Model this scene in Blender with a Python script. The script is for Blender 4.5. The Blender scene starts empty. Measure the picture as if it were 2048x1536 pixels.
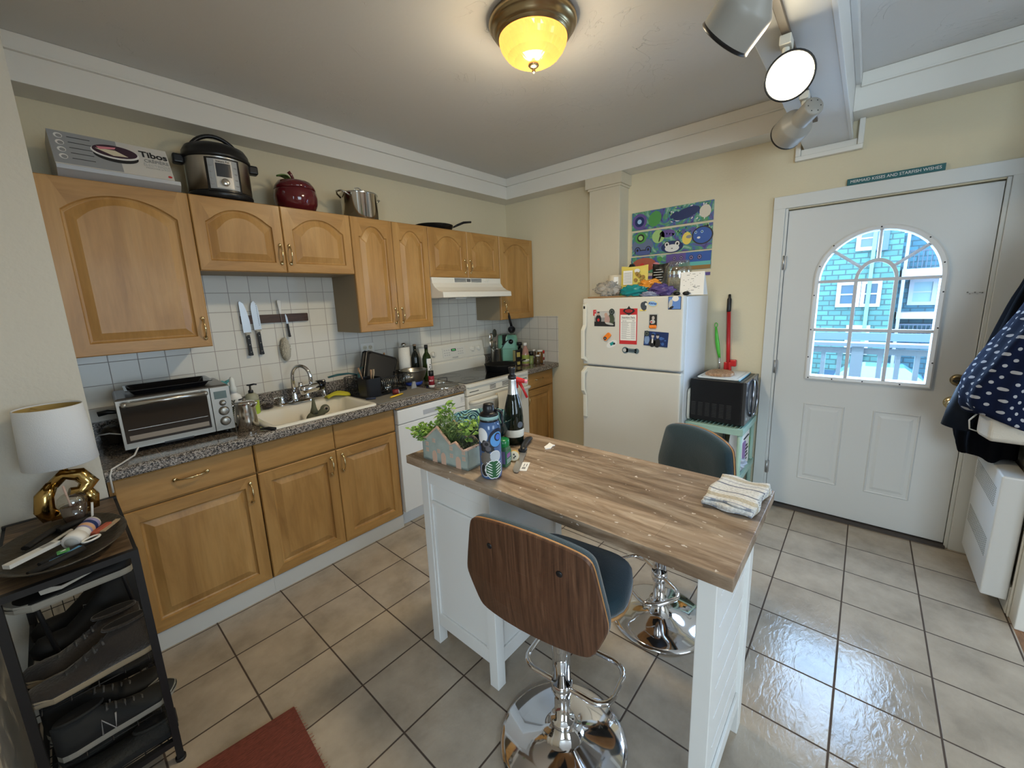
import bpy, bmesh, math, random
from mathutils import Vector, Matrix, noise
PI = math.pi
random.seed(7)
scene = bpy.context.scene
COL = scene.collection

# ------------------------------------------------------------ camera
cam_d = bpy.data.cameras.new('camera')
cam = bpy.data.objects.new('camera', cam_d); COL.objects.link(cam)
F_PX = 806.6
cam_d.sensor_fit = 'HORIZONTAL'; cam_d.sensor_width = 36.0
cam_d.lens = F_PX / 2048 * 36.0
cam_d.shift_x = -1.75 / 2048; cam_d.shift_y = -18.15 / 2048
cam_d.clip_start = 0.02; cam_d.clip_end = 300
_r = Vector((0.65340964, -0.7561544, -0.03586597)); _u = Vector((0.16106317, 0.0925718, 0.98259306)); _f = Vector((0.73967189, 0.64781246, -0.18227593))
m = Matrix.Identity(4)
for i in range(3):
    m[i][0] = _r[i]; m[i][1] = _u[i]; m[i][2] = -_f[i]
m.translation = Vector((-3.2999, -2.9088, 1.5402))
cam.matrix_world = m
scene.camera = cam

# ------------------------------------------------------------ world, sun, lights, exposure
vs = scene.view_settings
vs.view_transform = 'Standard'; vs.look = 'None'; vs.gamma = 1.0; vs.use_curve_mapping = False
vs.exposure = 0.42
world = bpy.data.worlds.new('world'); scene.world = world; world.use_nodes = True
bg = world.node_tree.nodes['Background']
bg.inputs[0].default_value = (0.46, 0.69, 1.0, 1); bg.inputs[1].default_value = 20.0

def light(name, kind, loc, energy, color, target=None, **kw):
    d = bpy.data.lights.new(name, kind); d.energy = energy; d.color = color
    for k, v in kw.items(): setattr(d, k, v)
    o = bpy.data.objects.new(name, d); COL.objects.link(o); o.location = loc
    if target is not None:
        o.rotation_euler = (Vector(target) - Vector(loc)).to_track_quat('-Z', 'Y').to_euler()
    return o
light('sun', 'SUN', (-10, 5, 30), 5.0, (1.0, 0.97, 0.9), (5, -3, 0), angle=0.01)
# daylight through the windows of the room behind the camera
light('window_light_side', 'AREA', (-2.6, -6.75, 1.6), 52, (0.70, 0.86, 1.0), (-1.8, 0, 0.9), shape='RECTANGLE', size=1.9, size_y=1.5)
light('window_light_rear', 'AREA', (-6.0, -4.6, 1.6), 88, (0.69, 0.86, 1.0), (0, -2.4, 0.9), shape='RECTANGLE', size=1.8, size_y=1.5)
pl = light('door_portal', 'AREA', (0.06, -2.935, 1.43), 1, (1, 1, 1), (-1, -2.935, 1.43), shape='RECTANGLE', size=0.58, size_y=0.92); pl.data.cycles.is_portal = True

# ------------------------------------------------------------ materials
MATS = {}
def nt(m): return m.node_tree.nodes, m.node_tree.links
def mat(name, col, rough=0.5, metal=0.0, bump=None, var=None, emis=None, alpha=None, trans=0.0, ior=1.45, sheen=0, coat=0, spec=None):
    """bump=(scale,strength[,stretch]); var=(scale, amount[,stretch])"""
    if name in MATS: return MATS[name]
    m = bpy.data.materials.new(name); m.use_nodes = True; MATS[name] = m
    N, L = nt(m); b = N['Principled BSDF']
    b.inputs['Base Color'].default_value = (*col, 1); b.inputs['Roughness'].default_value = rough; b.inputs['Metallic'].default_value = metal
    b.inputs['IOR'].default_value = ior
    if trans: b.inputs['Transmission Weight'].default_value = trans
    if sheen: b.inputs['Sheen Weight'].default_value = sheen
    if coat: b.inputs['Coat Weight'].default_value = coat; b.inputs['Coat Roughness'].default_value = 0.1
    if spec is not None: b.inputs['Specular IOR Level'].default_value = spec
    if alpha is not None: b.inputs['Alpha'].default_value = alpha
    if emis: b.inputs['Emission Color'].default_value = (*emis[0], 1); b.inputs['Emission Strength'].default_value = emis[1]
    if bump or var:
        tc = N.new('ShaderNodeTexCoord')
    if var:
        mp = N.new('ShaderNodeMapping'); L.new(tc.outputs['Object'], mp.inputs[0])
        if len(var) > 2: mp.inputs['Scale'].default_value = var[2]
        nz = N.new('ShaderNodeTexNoise'); nz.inputs['Scale'].default_value = var[0]; nz.inputs['Detail'].default_value = 5
        L.new(mp.outputs[0], nz.inputs['Vector'])
        r = N.new('ShaderNodeValToRGB'); L.new(nz.outputs['Fac'], r.inputs[0])
        a = var[1]; r.color_ramp.elements[0].position = 0.3; r.color_ramp.elements[1].position = 0.7
        r.color_ramp.elements[0].color = (*[c * (1 - a) for c in col], 1); r.color_ramp.elements[1].color = (*[min(1, c * (1 + a)) for c in col], 1)
        L.new(r.outputs[0], b.inputs['Base Color'])
    if bump:
        mp = N.new('ShaderNodeMapping'); L.new(tc.outputs['Object'], mp.inputs[0])
        if len(bump) > 2: mp.inputs['Scale'].default_value = bump[2]
        nz = N.new('ShaderNodeTexNoise'); nz.inputs['Scale'].default_value = bump[0]; nz.inputs['Detail'].default_value = 4
        L.new(mp.outputs[0], nz.inputs['Vector'])
        bp = N.new('ShaderNodeBump'); bp.inputs['Strength'].default_value = bump[1]; bp.inputs['Distance'].default_value = 0.01
        L.new(nz.outputs['Fac'], bp.inputs['Height']); L.new(bp.outputs[0], b.inputs['Normal'])
    return m

def ramp(N, stops):
    r = N.new('ShaderNodeValToRGB'); e = r.color_ramp.elements
    e[0].position = stops[0][0]; e[0].color = (*stops[0][1], 1)
    e[1].position = stops[-1][0]; e[1].color = (*stops[-1][1], 1)
    for p, c in stops[1:-1]:
        q = e.new(p); q.color = (*c, 1)
    return r

def wood_mat(name, cols, scale=(14, 14, 1.2), rough=0.35, noise_scale=2.2, distort=1.6, bump=0.05, coat=0.0, fine=0.25):
    m = mat(name, cols[1], rough, coat=coat); N, L = nt(m); b = N['Principled BSDF']
    tc = N.new('ShaderNodeTexCoord'); mp = N.new('ShaderNodeMapping'); mp.inputs['Scale'].default_value = scale
    L.new(tc.outputs['Object'], mp.inputs[0])
    nz = N.new('ShaderNodeTexNoise'); nz.inputs['Scale'].default_value = noise_scale; nz.inputs['Detail'].default_value = 8; nz.inputs['Roughness'].default_value = 0.6; nz.inputs['Distortion'].default_value = distort
    L.new(mp.outputs[0], nz.inputs['Vector'])
    r = ramp(N, [(0.28, cols[0]), (0.5, cols[1]), (0.72, cols[2])]); L.new(nz.outputs['Fac'], r.inputs[0])
    mp2 = N.new('ShaderNodeMapping'); mp2.inputs['Scale'].default_value = tuple(s * 9 for s in scale[:2]) + (scale[2] * 3,) if scale[2] < scale[0] else tuple(s * 6 for s in scale)
    L.new(tc.outputs['Object'], mp2.inputs[0])
    n2 = N.new('ShaderNodeTexNoise'); n2.inputs['Scale'].default_value = 2; n2.inputs['Detail'].default_value = 3; L.new(mp2.outputs[0], n2.inputs['Vector'])
    r2 = ramp(N, [(0.3, (1 - fine,) * 3), (0.65, (1.0,) * 3)]); L.new(n2.outputs['Fac'], r2.inputs[0])
    mx = N.new('ShaderNodeMixRGB'); mx.blend_type = 'MULTIPLY'; mx.inputs[0].default_value = 1; L.new(r.outputs[0], mx.inputs[1]); L.new(r2.outputs[0], mx.inputs[2])
    L.new(mx.outputs[0], b.inputs['Base Color'])
    bp = N.new('ShaderNodeBump'); bp.inputs['Strength'].default_value = bump; bp.inputs['Distance'].default_value = 0.003
    L.new(n2.outputs['Fac'], bp.inputs['Height']); L.new(bp.outputs[0], b.inputs['Normal'])
    return m

MAPLE = wood_mat('maple', [(0.30, 0.150, 0.042), (0.42, 0.226, 0.068), (0.50, 0.29, 0.10)], (5, 5, 0.9), 0.40, 1.5, 0.8, 0.03, coat=0.04, fine=0.12)
MAPLE_H = wood_mat('maple_rail', [(0.295, 0.147, 0.041), (0.415, 0.222, 0.066), (0.49, 0.285, 0.097)], (0.9, 5, 5), 0.40, 1.5, 0.8, 0.03, coat=0.04, fine=0.12)
CABSIDE = mat('cabinet_side', (0.28, 0.22, 0.14), 0.55)
WALNUT = wood_mat('walnut', [(0.048, 0.021, 0.011), (0.11, 0.050, 0.026), (0.17, 0.085, 0.046)], (1, 16, 0.9), 0.4, 2.0, 2.2, 0.05, fine=0.35)
PLY = wood_mat('ply_edge', [(0.36, 0.17, 0.06), (0.5, 0.25, 0.09), (0.62, 0.34, 0.13)], (1, 3, 3), 0.35, fine=0.15)
BLOCK = wood_mat('dark_strip_wood', [(0.035, 0.015, 0.009), (0.06, 0.026, 0.015), (0.09, 0.04, 0.024)], (2, 20, 20), 0.45)
OLIVE = wood_mat('olive_wood', [(0.13, 0.06, 0.03), (0.42, 0.24, 0.13), (0.62, 0.42, 0.27)], (6, 18, 6), 0.45, 2.2, 2.5)
RUSTIC = wood_mat('rack_top_wood', [(0.05, 0.03, 0.018), (0.14, 0.09, 0.05), (0.24, 0.165, 0.10)], (2, 10, 5), 0.5, 2.5, 2.5)

def island_top_mat():
    m = mat('island_laminate', (0.3, 0.2, 0.13), 0.36); N, L = nt(m); b = N['Principled BSDF']
    tc = N.new('ShaderNodeTexCoord')
    def noise_(scale, stretch, det=6, dist=0.0, rough=0.6):
        mp = N.new('ShaderNodeMapping'); mp.inputs['Scale'].default_value = stretch; L.new(tc.outputs['Object'], mp.inputs[0])
        n = N.new('ShaderNodeTexNoise'); n.inputs['Scale'].default_value = scale; n.inputs['Detail'].default_value = det; n.inputs['Distortion'].default_value = dist; n.inputs['Roughness'].default_value = rough
        L.new(mp.outputs[0], n.inputs['Vector']); return n
    n1 = noise_(1.6, (11, 1.3, 9), 9, 0.9, 0.68)
    r1 = ramp(N, [(0.30, (0.13, 0.078, 0.047)), (0.43, (0.25, 0.172, 0.112)), (0.55, (0.40, 0.305, 0.22)), (0.70, (0.54, 0.445, 0.35))]); L.new(n1.outputs['Fac'], r1.inputs[0])
    # planks: brick across x
    mpb = N.new('ShaderNodeMapping'); mpb.inputs['Rotation'].default_value = (0, 0, PI / 2); L.new(tc.outputs['Object'], mpb.inputs[0])
    bk = N.new('ShaderNodeTexBrick'); bk.inputs['Scale'].default_value = 1.0; bk.inputs['Brick Width'].default_value = 0.85; bk.inputs['Row Height'].default_value = 0.106; bk.inputs['Mortar Size'].default_value = 0.0006
    bk.inputs['Color1'].default_value = (0.72, 0.72, 0.72, 1); bk.inputs['Color2'].default_value = (1.12, 1.08, 1.05, 1); bk.inputs['Mortar'].default_value = (0.6, 0.55, 0.5, 1)
    L.new(mpb.outputs[0], bk.inputs['Vector'])
    mx = N.new('ShaderNodeMixRGB'); mx.blend_type = 'MULTIPLY'; mx.inputs[0].default_value = 0.7; L.new(r1.outputs[0], mx.inputs[1]); L.new(bk.outputs[0], mx.inputs[2])
    # saw marks across grain
    n2 = noise_(2.2, (14, 3, 3), 6, 0.5); r2 = ramp(N, [(0.35, (0.74,) * 3), (0.6, (1.0,) * 3)]); L.new(n2.outputs['Fac'], r2.inputs[0])
    mx2 = N.new('ShaderNodeMixRGB'); mx2.blend_type = 'MULTIPLY'; mx2.inputs[0].default_value = 0.9; L.new(mx.outputs[0], mx2.inputs[1]); L.new(r2.outputs[0], mx2.inputs[2])
    # specks of worn white
    n3 = noise_(55, (1, 0.6, 1), 2); n4 = noise_(3, (1, 1, 1), 2)
    mt = N.new('ShaderNodeMath'); mt.operation = 'MULTIPLY'; L.new(n3.outputs['Fac'], mt.inputs[0]); mt.inputs[1].default_value = 1.0
    r3 = ramp(N, [(0.685, (0,) * 3), (0.70, (1,) * 3)]); L.new(mt.outputs[0], r3.inputs[0])
    mx3 = N.new('ShaderNodeMixRGB'); L.new(r3.outputs[0], mx3.inputs[0]); L.new(mx2.outputs[0], mx3.inputs[1]); mx3.inputs[2].default_value = (0.62, 0.56, 0.5, 1)
    L.new(mx3.outputs[0], b.inputs['Base Color'])
    return m
ISLTOP = island_top_mat()

def tile_mat(name, p, ox, oy, axes, base, grout, mortar, rough, var=0.12, ang=0.0, bumpy=0.0):
    """square tiles, pitch p, grout lines at ox,oy in the two given axes"""
    m = mat(name, base, rough); N, L = nt(m); b = N['Principled BSDF']
    g = N.new('ShaderNodeNewGeometry'); sx = N.new('ShaderNodeSeparateXYZ'); L.new(g.outputs['Position'], sx.inputs[0])
    def ax(i, o):
        a = N.new('ShaderNodeMath'); a.operation = 'SUBTRACT'; L.new(sx.outputs[i], a.inputs[0]); a.inputs[1].default_value = o
        d = N.new('ShaderNodeMath'); d.operation = 'DIVIDE'; L.new(a.outputs[0], d.inputs[0]); d.inputs[1].default_value = p
        fl = N.new('ShaderNodeMath'); fl.operation = 'FLOOR'; L.new(d.outputs[0], fl.inputs[0])
        fr = N.new('ShaderNodeMath'); fr.operation = 'PINGPONG'; L.new(d.outputs[0], fr.inputs[0]); fr.inputs[1].default_value = 0.5
        return fl, fr
    f1, p1 = ax(axes[0], ox); f2, p2 = ax(axes[1], oy)
    mn = N.new('ShaderNodeMath'); mn.operation = 'MINIMUM'; L.new(p1.outputs[0], mn.inputs[0]); L.new(p2.outputs[0], mn.inputs[1])
    mr = N.new('ShaderNodeMapRange'); mr.inputs['From Min'].default_value = mortar / p * 0.35; mr.inputs['From Max'].default_value = mortar / p * 0.65; L.new(mn.outputs[0], mr.inputs['Value'])
    cb = N.new('ShaderNodeCombineXYZ'); L.new(f1.outputs[0], cb.inputs[0]); L.new(f2.outputs[0], cb.inputs[1])
    wn = N.new('ShaderNodeTexWhiteNoise'); L.new(cb.outputs[0], wn.inputs['Vector'])
    # cloudy variation offset per tile
    ad = N.new('ShaderNodeVectorMath'); ad.operation = 'MULTIPLY_ADD'; L.new(wn.outputs['Color'], ad.inputs[0]); ad.inputs[1].default_value = (20, 20, 20); L.new(g.outputs['Position'], ad.inputs[2])
    nz = N.new('ShaderNodeTexNoise'); nz.inputs['Scale'].default_value = 5 if p > 0.2 else 3; nz.inputs['Detail'].default_value = 6; nz.inputs['Roughness'].default_value = 0.6; L.new(ad.outputs[0], nz.inputs['Vector'])
    r = ramp(N, [(0.3, tuple(c * (1 - var) for c in base)), (0.5, base), (0.72, tuple(min(1, c * (1 + var * 0.8)) for c in base))]); L.new(nz.outputs['Fac'], r.inputs[0])
    mx = N.new('ShaderNodeMixRGB'); L.new(mr.outputs[0], mx.inputs[0]); mx.inputs[1].default_value = (*grout, 1); L.new(r.outputs[0], mx.inputs[2])
    L.new(mx.outputs[0], b.inputs['Base Color'])
    rr = N.new('ShaderNodeMapRange'); rr.inputs['To Min'].default_value = 0.9; rr.inputs['To Max'].default_value = rough; L.new(mr.outputs[0], rr.inputs['Value']); L.new(rr.outputs[0], b.inputs['Roughness'])
    bp = N.new('ShaderNodeBump'); bp.inputs['Strength'].default_value = 0.35; bp.inputs['Distance'].default_value = 0.004; L.new(mr.outputs[0], bp.inputs['Height'])
    if bumpy:
        mp = N.new('ShaderNodeMapping'); mp.inputs['Rotation'].default_value = (0, 0, 0.5); mp.inputs['Scale'].default_value = (13, 30, 10); L.new(ad.outputs[0], mp.inputs[0])
        n2 = N.new('ShaderNodeTexNoise'); n2.inputs['Scale'].default_value = 1.6; n2.inputs['Detail'].default_value = 4; n2.inputs['Distortion'].default_value = 0.8; L.new(mp.outputs[0], n2.inputs['Vector'])
        b2 = N.new('ShaderNodeBump'); b2.inputs['Strength'].default_value = bumpy; b2.inputs['Distance'].default_value = 0.004; L.new(n2.outputs['Fac'], b2.inputs['Height']); L.new(bp.outputs[0], b2.inputs['Normal']); L.new(b2.outputs[0], b.inputs['Normal'])
    else: L.new(bp.outputs[0], b.inputs['Normal'])
    return m
FLOORT = tile_mat('floor_tile', 0.2937, -2.9732, -0.5995, (0, 1), (0.39, 0.33, 0.26), (0.07, 0.048, 0.035), 0.0065, 0.16, 0.26, bumpy=0.3)
WALLT_L = tile_mat('splash_tile_left', 0.1135, -2.095, 1.53, (0, 2), (0.70, 0.68, 0.62), (0.38, 0.34, 0.31), 0.0035, 0.22, 0.03)
WALLT_B = tile_mat('splash_tile_back', 0.1135, -0.62, 1.36, (1, 2), (0.62, 0.59, 0.53), (0.30, 0.28, 0.25), 0.0035, 0.22, 0.03)

WALLP = mat('wall_paint_cream', (0.68, 0.605, 0.43), 0.75, bump=(60, 0.15))
WALLW = mat('wall_paint_pale', (0.62, 0.585, 0.50), 0.75, bump=(60, 0.15))
TRIMW = mat('trim_white', (0.76, 0.74, 0.68), 0.42)
DOORW = mat('door_white', (0.66, 0.67, 0.66), 0.4, bump=(30, 0.05))
WHITE = mat('gloss_white', (0.76, 0.75, 0.70), 0.25)
WHITE2 = mat('satin_white', (0.72, 0.72, 0.70), 0.4)
ISLW = mat('island_white', (0.74, 0.74, 0.72), 0.38)
FRIDGEW = mat('fridge_white', (0.63, 0.61, 0.55), 0.38, bump=(180, 0.12))
FRIDGES = mat('fridge_side_white', (0.66, 0.66, 0.66), 0.35, bump=(180, 0.1))
BLACK = mat('black_plastic', (0.008, 0.008, 0.009), 0.35)
BLACKM = mat('black_matte', (0.012, 0.012, 0.013), 0.7)
BLACKG = mat('black_gloss', (0.006, 0.006, 0.007), 0.08)
IRON = mat('cast_iron', (0.010, 0.010, 0.010), 0.55, metal=0.3)
CHROME = mat('chrome', (0.75, 0.75, 0.77), 0.06, metal=1)
STEEL = mat('brushed_steel', (0.55, 0.54, 0.51), 0.28, metal=1, bump=(40, 0.05, (1, 1, 20)))
STEELP = mat('polished_steel', (0.6, 0.585, 0.55), 0.14, metal=1)
BRASS = mat('brass', (0.66, 0.53, 0.30), 0.2, metal=1)
GOLD = mat('gold_glaze', (0.46, 0.31, 0.11), 0.14, metal=1)
ABRASS = mat('antique_brass', (0.38, 0.29, 0.16), 0.28, metal=1)
GLASS = mat('clear_glass', (0.95, 0.97, 0.96), 0.02, trans=1.0, ior=1.45)
def thin_glass(name, tint=(1, 1, 1), amt=0.08):
    m = bpy.data.materials.new(name); m.use_nodes = True; MATS[name] = m; N, L = nt(m); N.remove(N['Principled BSDF'])
    t = N.new('ShaderNodeBsdfTransparent'); t.inputs[0].default_value = (*tint, 1); g = N.new('ShaderNodeBsdfGlossy'); g.inputs['Roughness'].default_value = 0.02
    mx = N.new('ShaderNodeMixShader'); mx.inputs[0].default_value = amt; L.new(t.outputs[0], mx.inputs[1]); L.new(g.outputs[0], mx.inputs[2]); L.new(mx.outputs[0], N['Material Output'].inputs[0])
    return m
PANE = thin_glass('window_pane', (0.96, 0.98, 1.0), 0.05)
JARG = thin_glass('jar_glass', (0.93, 0.94, 0.92), 0.16)
RED = mat('red_plastic', (0.55, 0.02, 0.02), 0.35)
PAPER = mat('white_paper', (0.8, 0.79, 0.76), 0.8)

# ------------------------------------------------------------ mesh helper
def frame_from(d):
    d = Vector(d).normalized(); a = Vector((0, 0, 1)) if abs(d.z) < 0.9 else Vector((1, 0, 0))
    x = a.cross(d).normalized(); y = d.cross(x); return x, y, d
class MB:
    def __init__(s): s.bm = bmesh.new(); s.mats = []; s.X = Matrix.Identity(4)
    def mi(s, m):
        if m is None: return 0
        if m not in s.mats: s.mats.append(m)
        return s.mats.index(m)
    def v(s, p): return s.bm.verts.new(s.X @ Vector(p))
    def face(s, vs, m=None, smooth=False):
        try: f = s.bm.faces.new(vs)
        except ValueError: return None
        f.material_index = s.mi(m); f.smooth = smooth; return f
    def box(s, x0, x1, y0, y1, z0, z1, m=None):
        P = [(x0, y0, z0), (x1, y0, z0), (x1, y1, z0), (x0, y1, z0), (x0, y0, z1), (x1, y0, z1), (x1, y1, z1), (x0, y1, z1)]
        V = [s.v(p) for p in P]
        for q in ((3, 2, 1, 0), (4, 5, 6, 7), (0, 1, 5, 4), (1, 2, 6, 5), (2, 3, 7, 6), (3, 0, 4, 7)): s.face([V[i] for i in q], m)
        return s
    def loops(s, L, m=None, smooth=False, cap0=True, cap1=True, closed=True):
        R = [[s.v(p) for p in l] for l in L]
        for a, b in zip(R, R[1:]):
            n = len(a)
            for i in range(n if closed else n - 1):
                j = (i + 1) % n; s.face([a[i], a[j], b[j], b[i]], m, smooth)
        if cap0: s.face(R[0][::-1], m)
        if cap1: s.face(R[-1], m)
        return s
    def cyl(s, p0, p1, r0, r1=None, n=20, m=None, caps=True, smooth=True):
        p0 = Vector(p0); p1 = Vector(p1); r1 = r0 if r1 is None else r1; x, y, d = frame_from(p1 - p0)
        L = [[p + x * (r * math.cos(a)) + y * (r * math.sin(a)) for a in [2 * PI * i / n for i in range(n)]] for p, r in ((p0, r0), (p1, r1))]
        return s.loops(L, m, smooth, caps, caps)
    def lathe(s, prof, c=(0, 0, 0), n=28, m=None, axis=(0, 0, 1), smooth=True, cap0=True, cap1=True, sx=1, sy=1):
        x, y, d = frame_from(axis); c = Vector(c)
        if abs(Vector(axis).normalized().z) > 0.99: x, y = Vector((1, 0, 0)), Vector((0, 1, 0)) * (1 if d.z > 0 else -1)
        L = [[c + d * z + x * (max(r, 1e-5) * sx * math.cos(a)) + y * (max(r, 1e-5) * sy * math.sin(a)) for a in [2 * PI * i / n for i in range(n)]] for r, z in prof]
        return s.loops(L, m, smooth, cap0 and prof[0][0] > 1e-4, cap1 and prof[-1][0] > 1e-4)
    def tube(s, pts, r, n=10, m=None, caps=True, closed=False, flat=1.0):
        P = [Vector(p) for p in pts]; k = len(P); L = []; px = None
        for i, p in enumerate(P):
            if closed: t = P[(i + 1) % k] - P[i - 1]
            else: t = P[min(i + 1, k - 1)] - P[max(i - 1, 0)]
            t.normalize()
            if px is None: x, y, _ = frame_from(t)
            else:
                x = (px - t * px.dot(t)); x = x.normalized() if x.length > 1e-6 else frame_from(t)[0]; y = t.cross(x)
            px = x; rr = r[i] if isinstance(r, (list, tuple)) else r
            L.append([p + x * (rr * math.cos(a)) + y * (rr * flat * math.sin(a)) for a in [2 * PI * j / n for j in range(n)]])
        if closed: L.append(L[0]); return s.loops(L, m, True, False, False)
        return s.loops(L, m, True, caps, caps)
    def sph(s, c, r, n=16, m=None, sc=(1, 1, 1)):
        c = Vector(c); k = max(6, n // 2)
        L = [[c + Vector((r * sc[0] * math.sin(t) * math.cos(a), r * sc[1] * math.sin(t) * math.sin(a), -r * sc[2] * math.cos(t))) for a in [2 * PI * i / n for i in range(n)]] for t in [PI * (j + 0.02) / k if j == 0 else (PI * (j - 0.02) / k if j == k else PI * j / k) for j in range(k + 1)]]
        return s.loops(L, m, True)
    def prism(s, poly, d0, d1, m=None, plane='xz', smooth=False):
        f = {'xz': lambda a, b, d: (a, d, b), 'xy': lambda a, b, d: (a, b, d), 'yz': lambda a, b, d: (d, a, b)}[plane]
        return s.loops([[f(a, b, d0) for a, b in poly], [f(a, b, d1) for a, b in poly]], m, smooth)
    def grid(s, fn, nu, nv, m=None, smooth=True):
        V = [[s.v(fn(i / nu, j / nv)) for j in range(nv + 1)] for i in range(nu + 1)]
        for i in range(nu):
            for j in range(nv): s.face([V[i][j], V[i + 1][j], V[i + 1][j + 1], V[i][j + 1]], m, smooth)
        return s
    def build(s, name, m=None, parent=None, bev=0, seg=2, sub=0, solid=0, label=None, wn=False):
        bmesh.ops.recalc_face_normals(s.bm, faces=s.bm.faces)
        me = bpy.data.meshes.new(name); s.bm.to_mesh(me); s.bm.free()
        if s.mats:
            for q in s.mats: me.materials.append(q)
        else: me.materials.append(m)
        o = bpy.data.objects.new(name, me); COL.objects.link(o)
        if parent is not None: o.parent = parent
        if solid: md = o.modifiers.new('solid', 'SOLIDIFY'); md.thickness = solid; md.offset = 0
        if bev:
            md = o.modifiers.new('bevel', 'BEVEL'); md.width = bev; md.segments = seg; md.limit_method = 'ANGLE'; md.angle_limit = math.radians(40)
            me.shade_smooth() if False else None
        if sub: md = o.modifiers.new('sub', 'SUBSURF'); md.levels = sub; md.render_levels = sub
        if label: o['label'] = label
        return o
def thing(name, label, cat, loc=(0, 0, 0), rz=0.0, group=None):
    o = bpy.data.objects.new(name, None); COL.objects.link(o); o.empty_display_size = 0.05
    o.location = loc; o.rotation_euler = (0, 0, rz); o['label'] = label; o['category'] = cat
    if group: o['group'] = group
    return o
def tag(o, label, cat, group=None, kind=None):
    o['label'] = label; o['category'] = cat
    if group: o['group'] = group
    if kind: o['kind'] = kind
    return o
def struct(o): o['kind'] = 'structure'; return o
def dup(root, loc, rz, label=None, group=None):
    r = root.copy(); COL.objects.link(r); r.location = loc; r.rotation_euler = (0, 0, rz)
    if label: r['label'] = label
    if group: r['group'] = group
    for ch in list(root.children):
        c = ch.copy(); COL.objects.link(c); c.parent = r
        for g in ch.children:
            d = g.copy(); COL.objects.link(d); d.parent = c
    return r
def text(name, body, size, m, parent, loc, rot, ext=0.0006, align='CENTER', sx=1.0, shear=0.0, bold=0.0):
    cu = bpy.data.curves.new(name, 'FONT'); cu.body = body; cu.size = size; cu.extrude = ext; cu.align_x = align; cu.align_y = 'CENTER'; cu.shear = shear; cu.offset = bold
    t = bpy.data.objects.new(name, cu); COL.objects.link(t)
    bpy.context.view_layer.update()
    me = bpy.data.meshes.new_from_object(t.evaluated_get(bpy.context.evaluated_depsgraph_get())); bpy.data.objects.remove(t)
    me.materials.clear(); me.materials.append(m); me.name = name
    o = bpy.data.objects.new(name, me); COL.objects.link(o)
    if parent is not None: o.parent = parent
    o.location = loc; o.rotation_euler = rot; o.scale = (sx, 1, 1)
    return o
RX = (PI / 2, 0, 0)            # text on a face looking towards -y
RB = (PI / 2, 0, -PI / 2)      # text on a face looking towards -x
def archloop(x0, x1, z0, z1, rise, M=14, sh=0.0, ell=False):
    """counter-clockwise in x,z; 4 corners on the bottom/sides plus arch points"""
    P = [(x0, z0), ((x0 + x1) / 2, z0), (x1, z0), (x1, (z0 + z1 - rise) / 2)]
    for i in range(M + 1):
        t = i / M; x = x1 + (x0 - x1) * t
        s_ = min(1, max(0, (t - sh) / (1 - 2 * sh))); q = abs(2 * s_ - 1)
        if ell: a = PI * t; x = (x0 + x1) / 2 + (x1 - x0) / 2 * math.cos(a); f = math.sin(a)
        else: f = 1 - q ** 2.2
        P.append((x, z1 - rise + rise * f))
    P.append((x0, (z0 + z1 - rise) / 2))
    return P
def rectloop(x0, x1, z0, z1, ref, rx0, rx1):
    """rectangle sampled to match an archloop's vertex count"""
    n = len(ref); P = [(x0, z0), ((x0 + x1) / 2, z0), (x1, z0), (x1, (z0 + z1) / 2)]
    for q in ref[4:n - 1]: P.append((x0 + (q[0] - rx0) / (rx1 - rx0) * (x1 - x0), z1))
    P.append((x0, (z0 + z1) / 2)); return P

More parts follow.
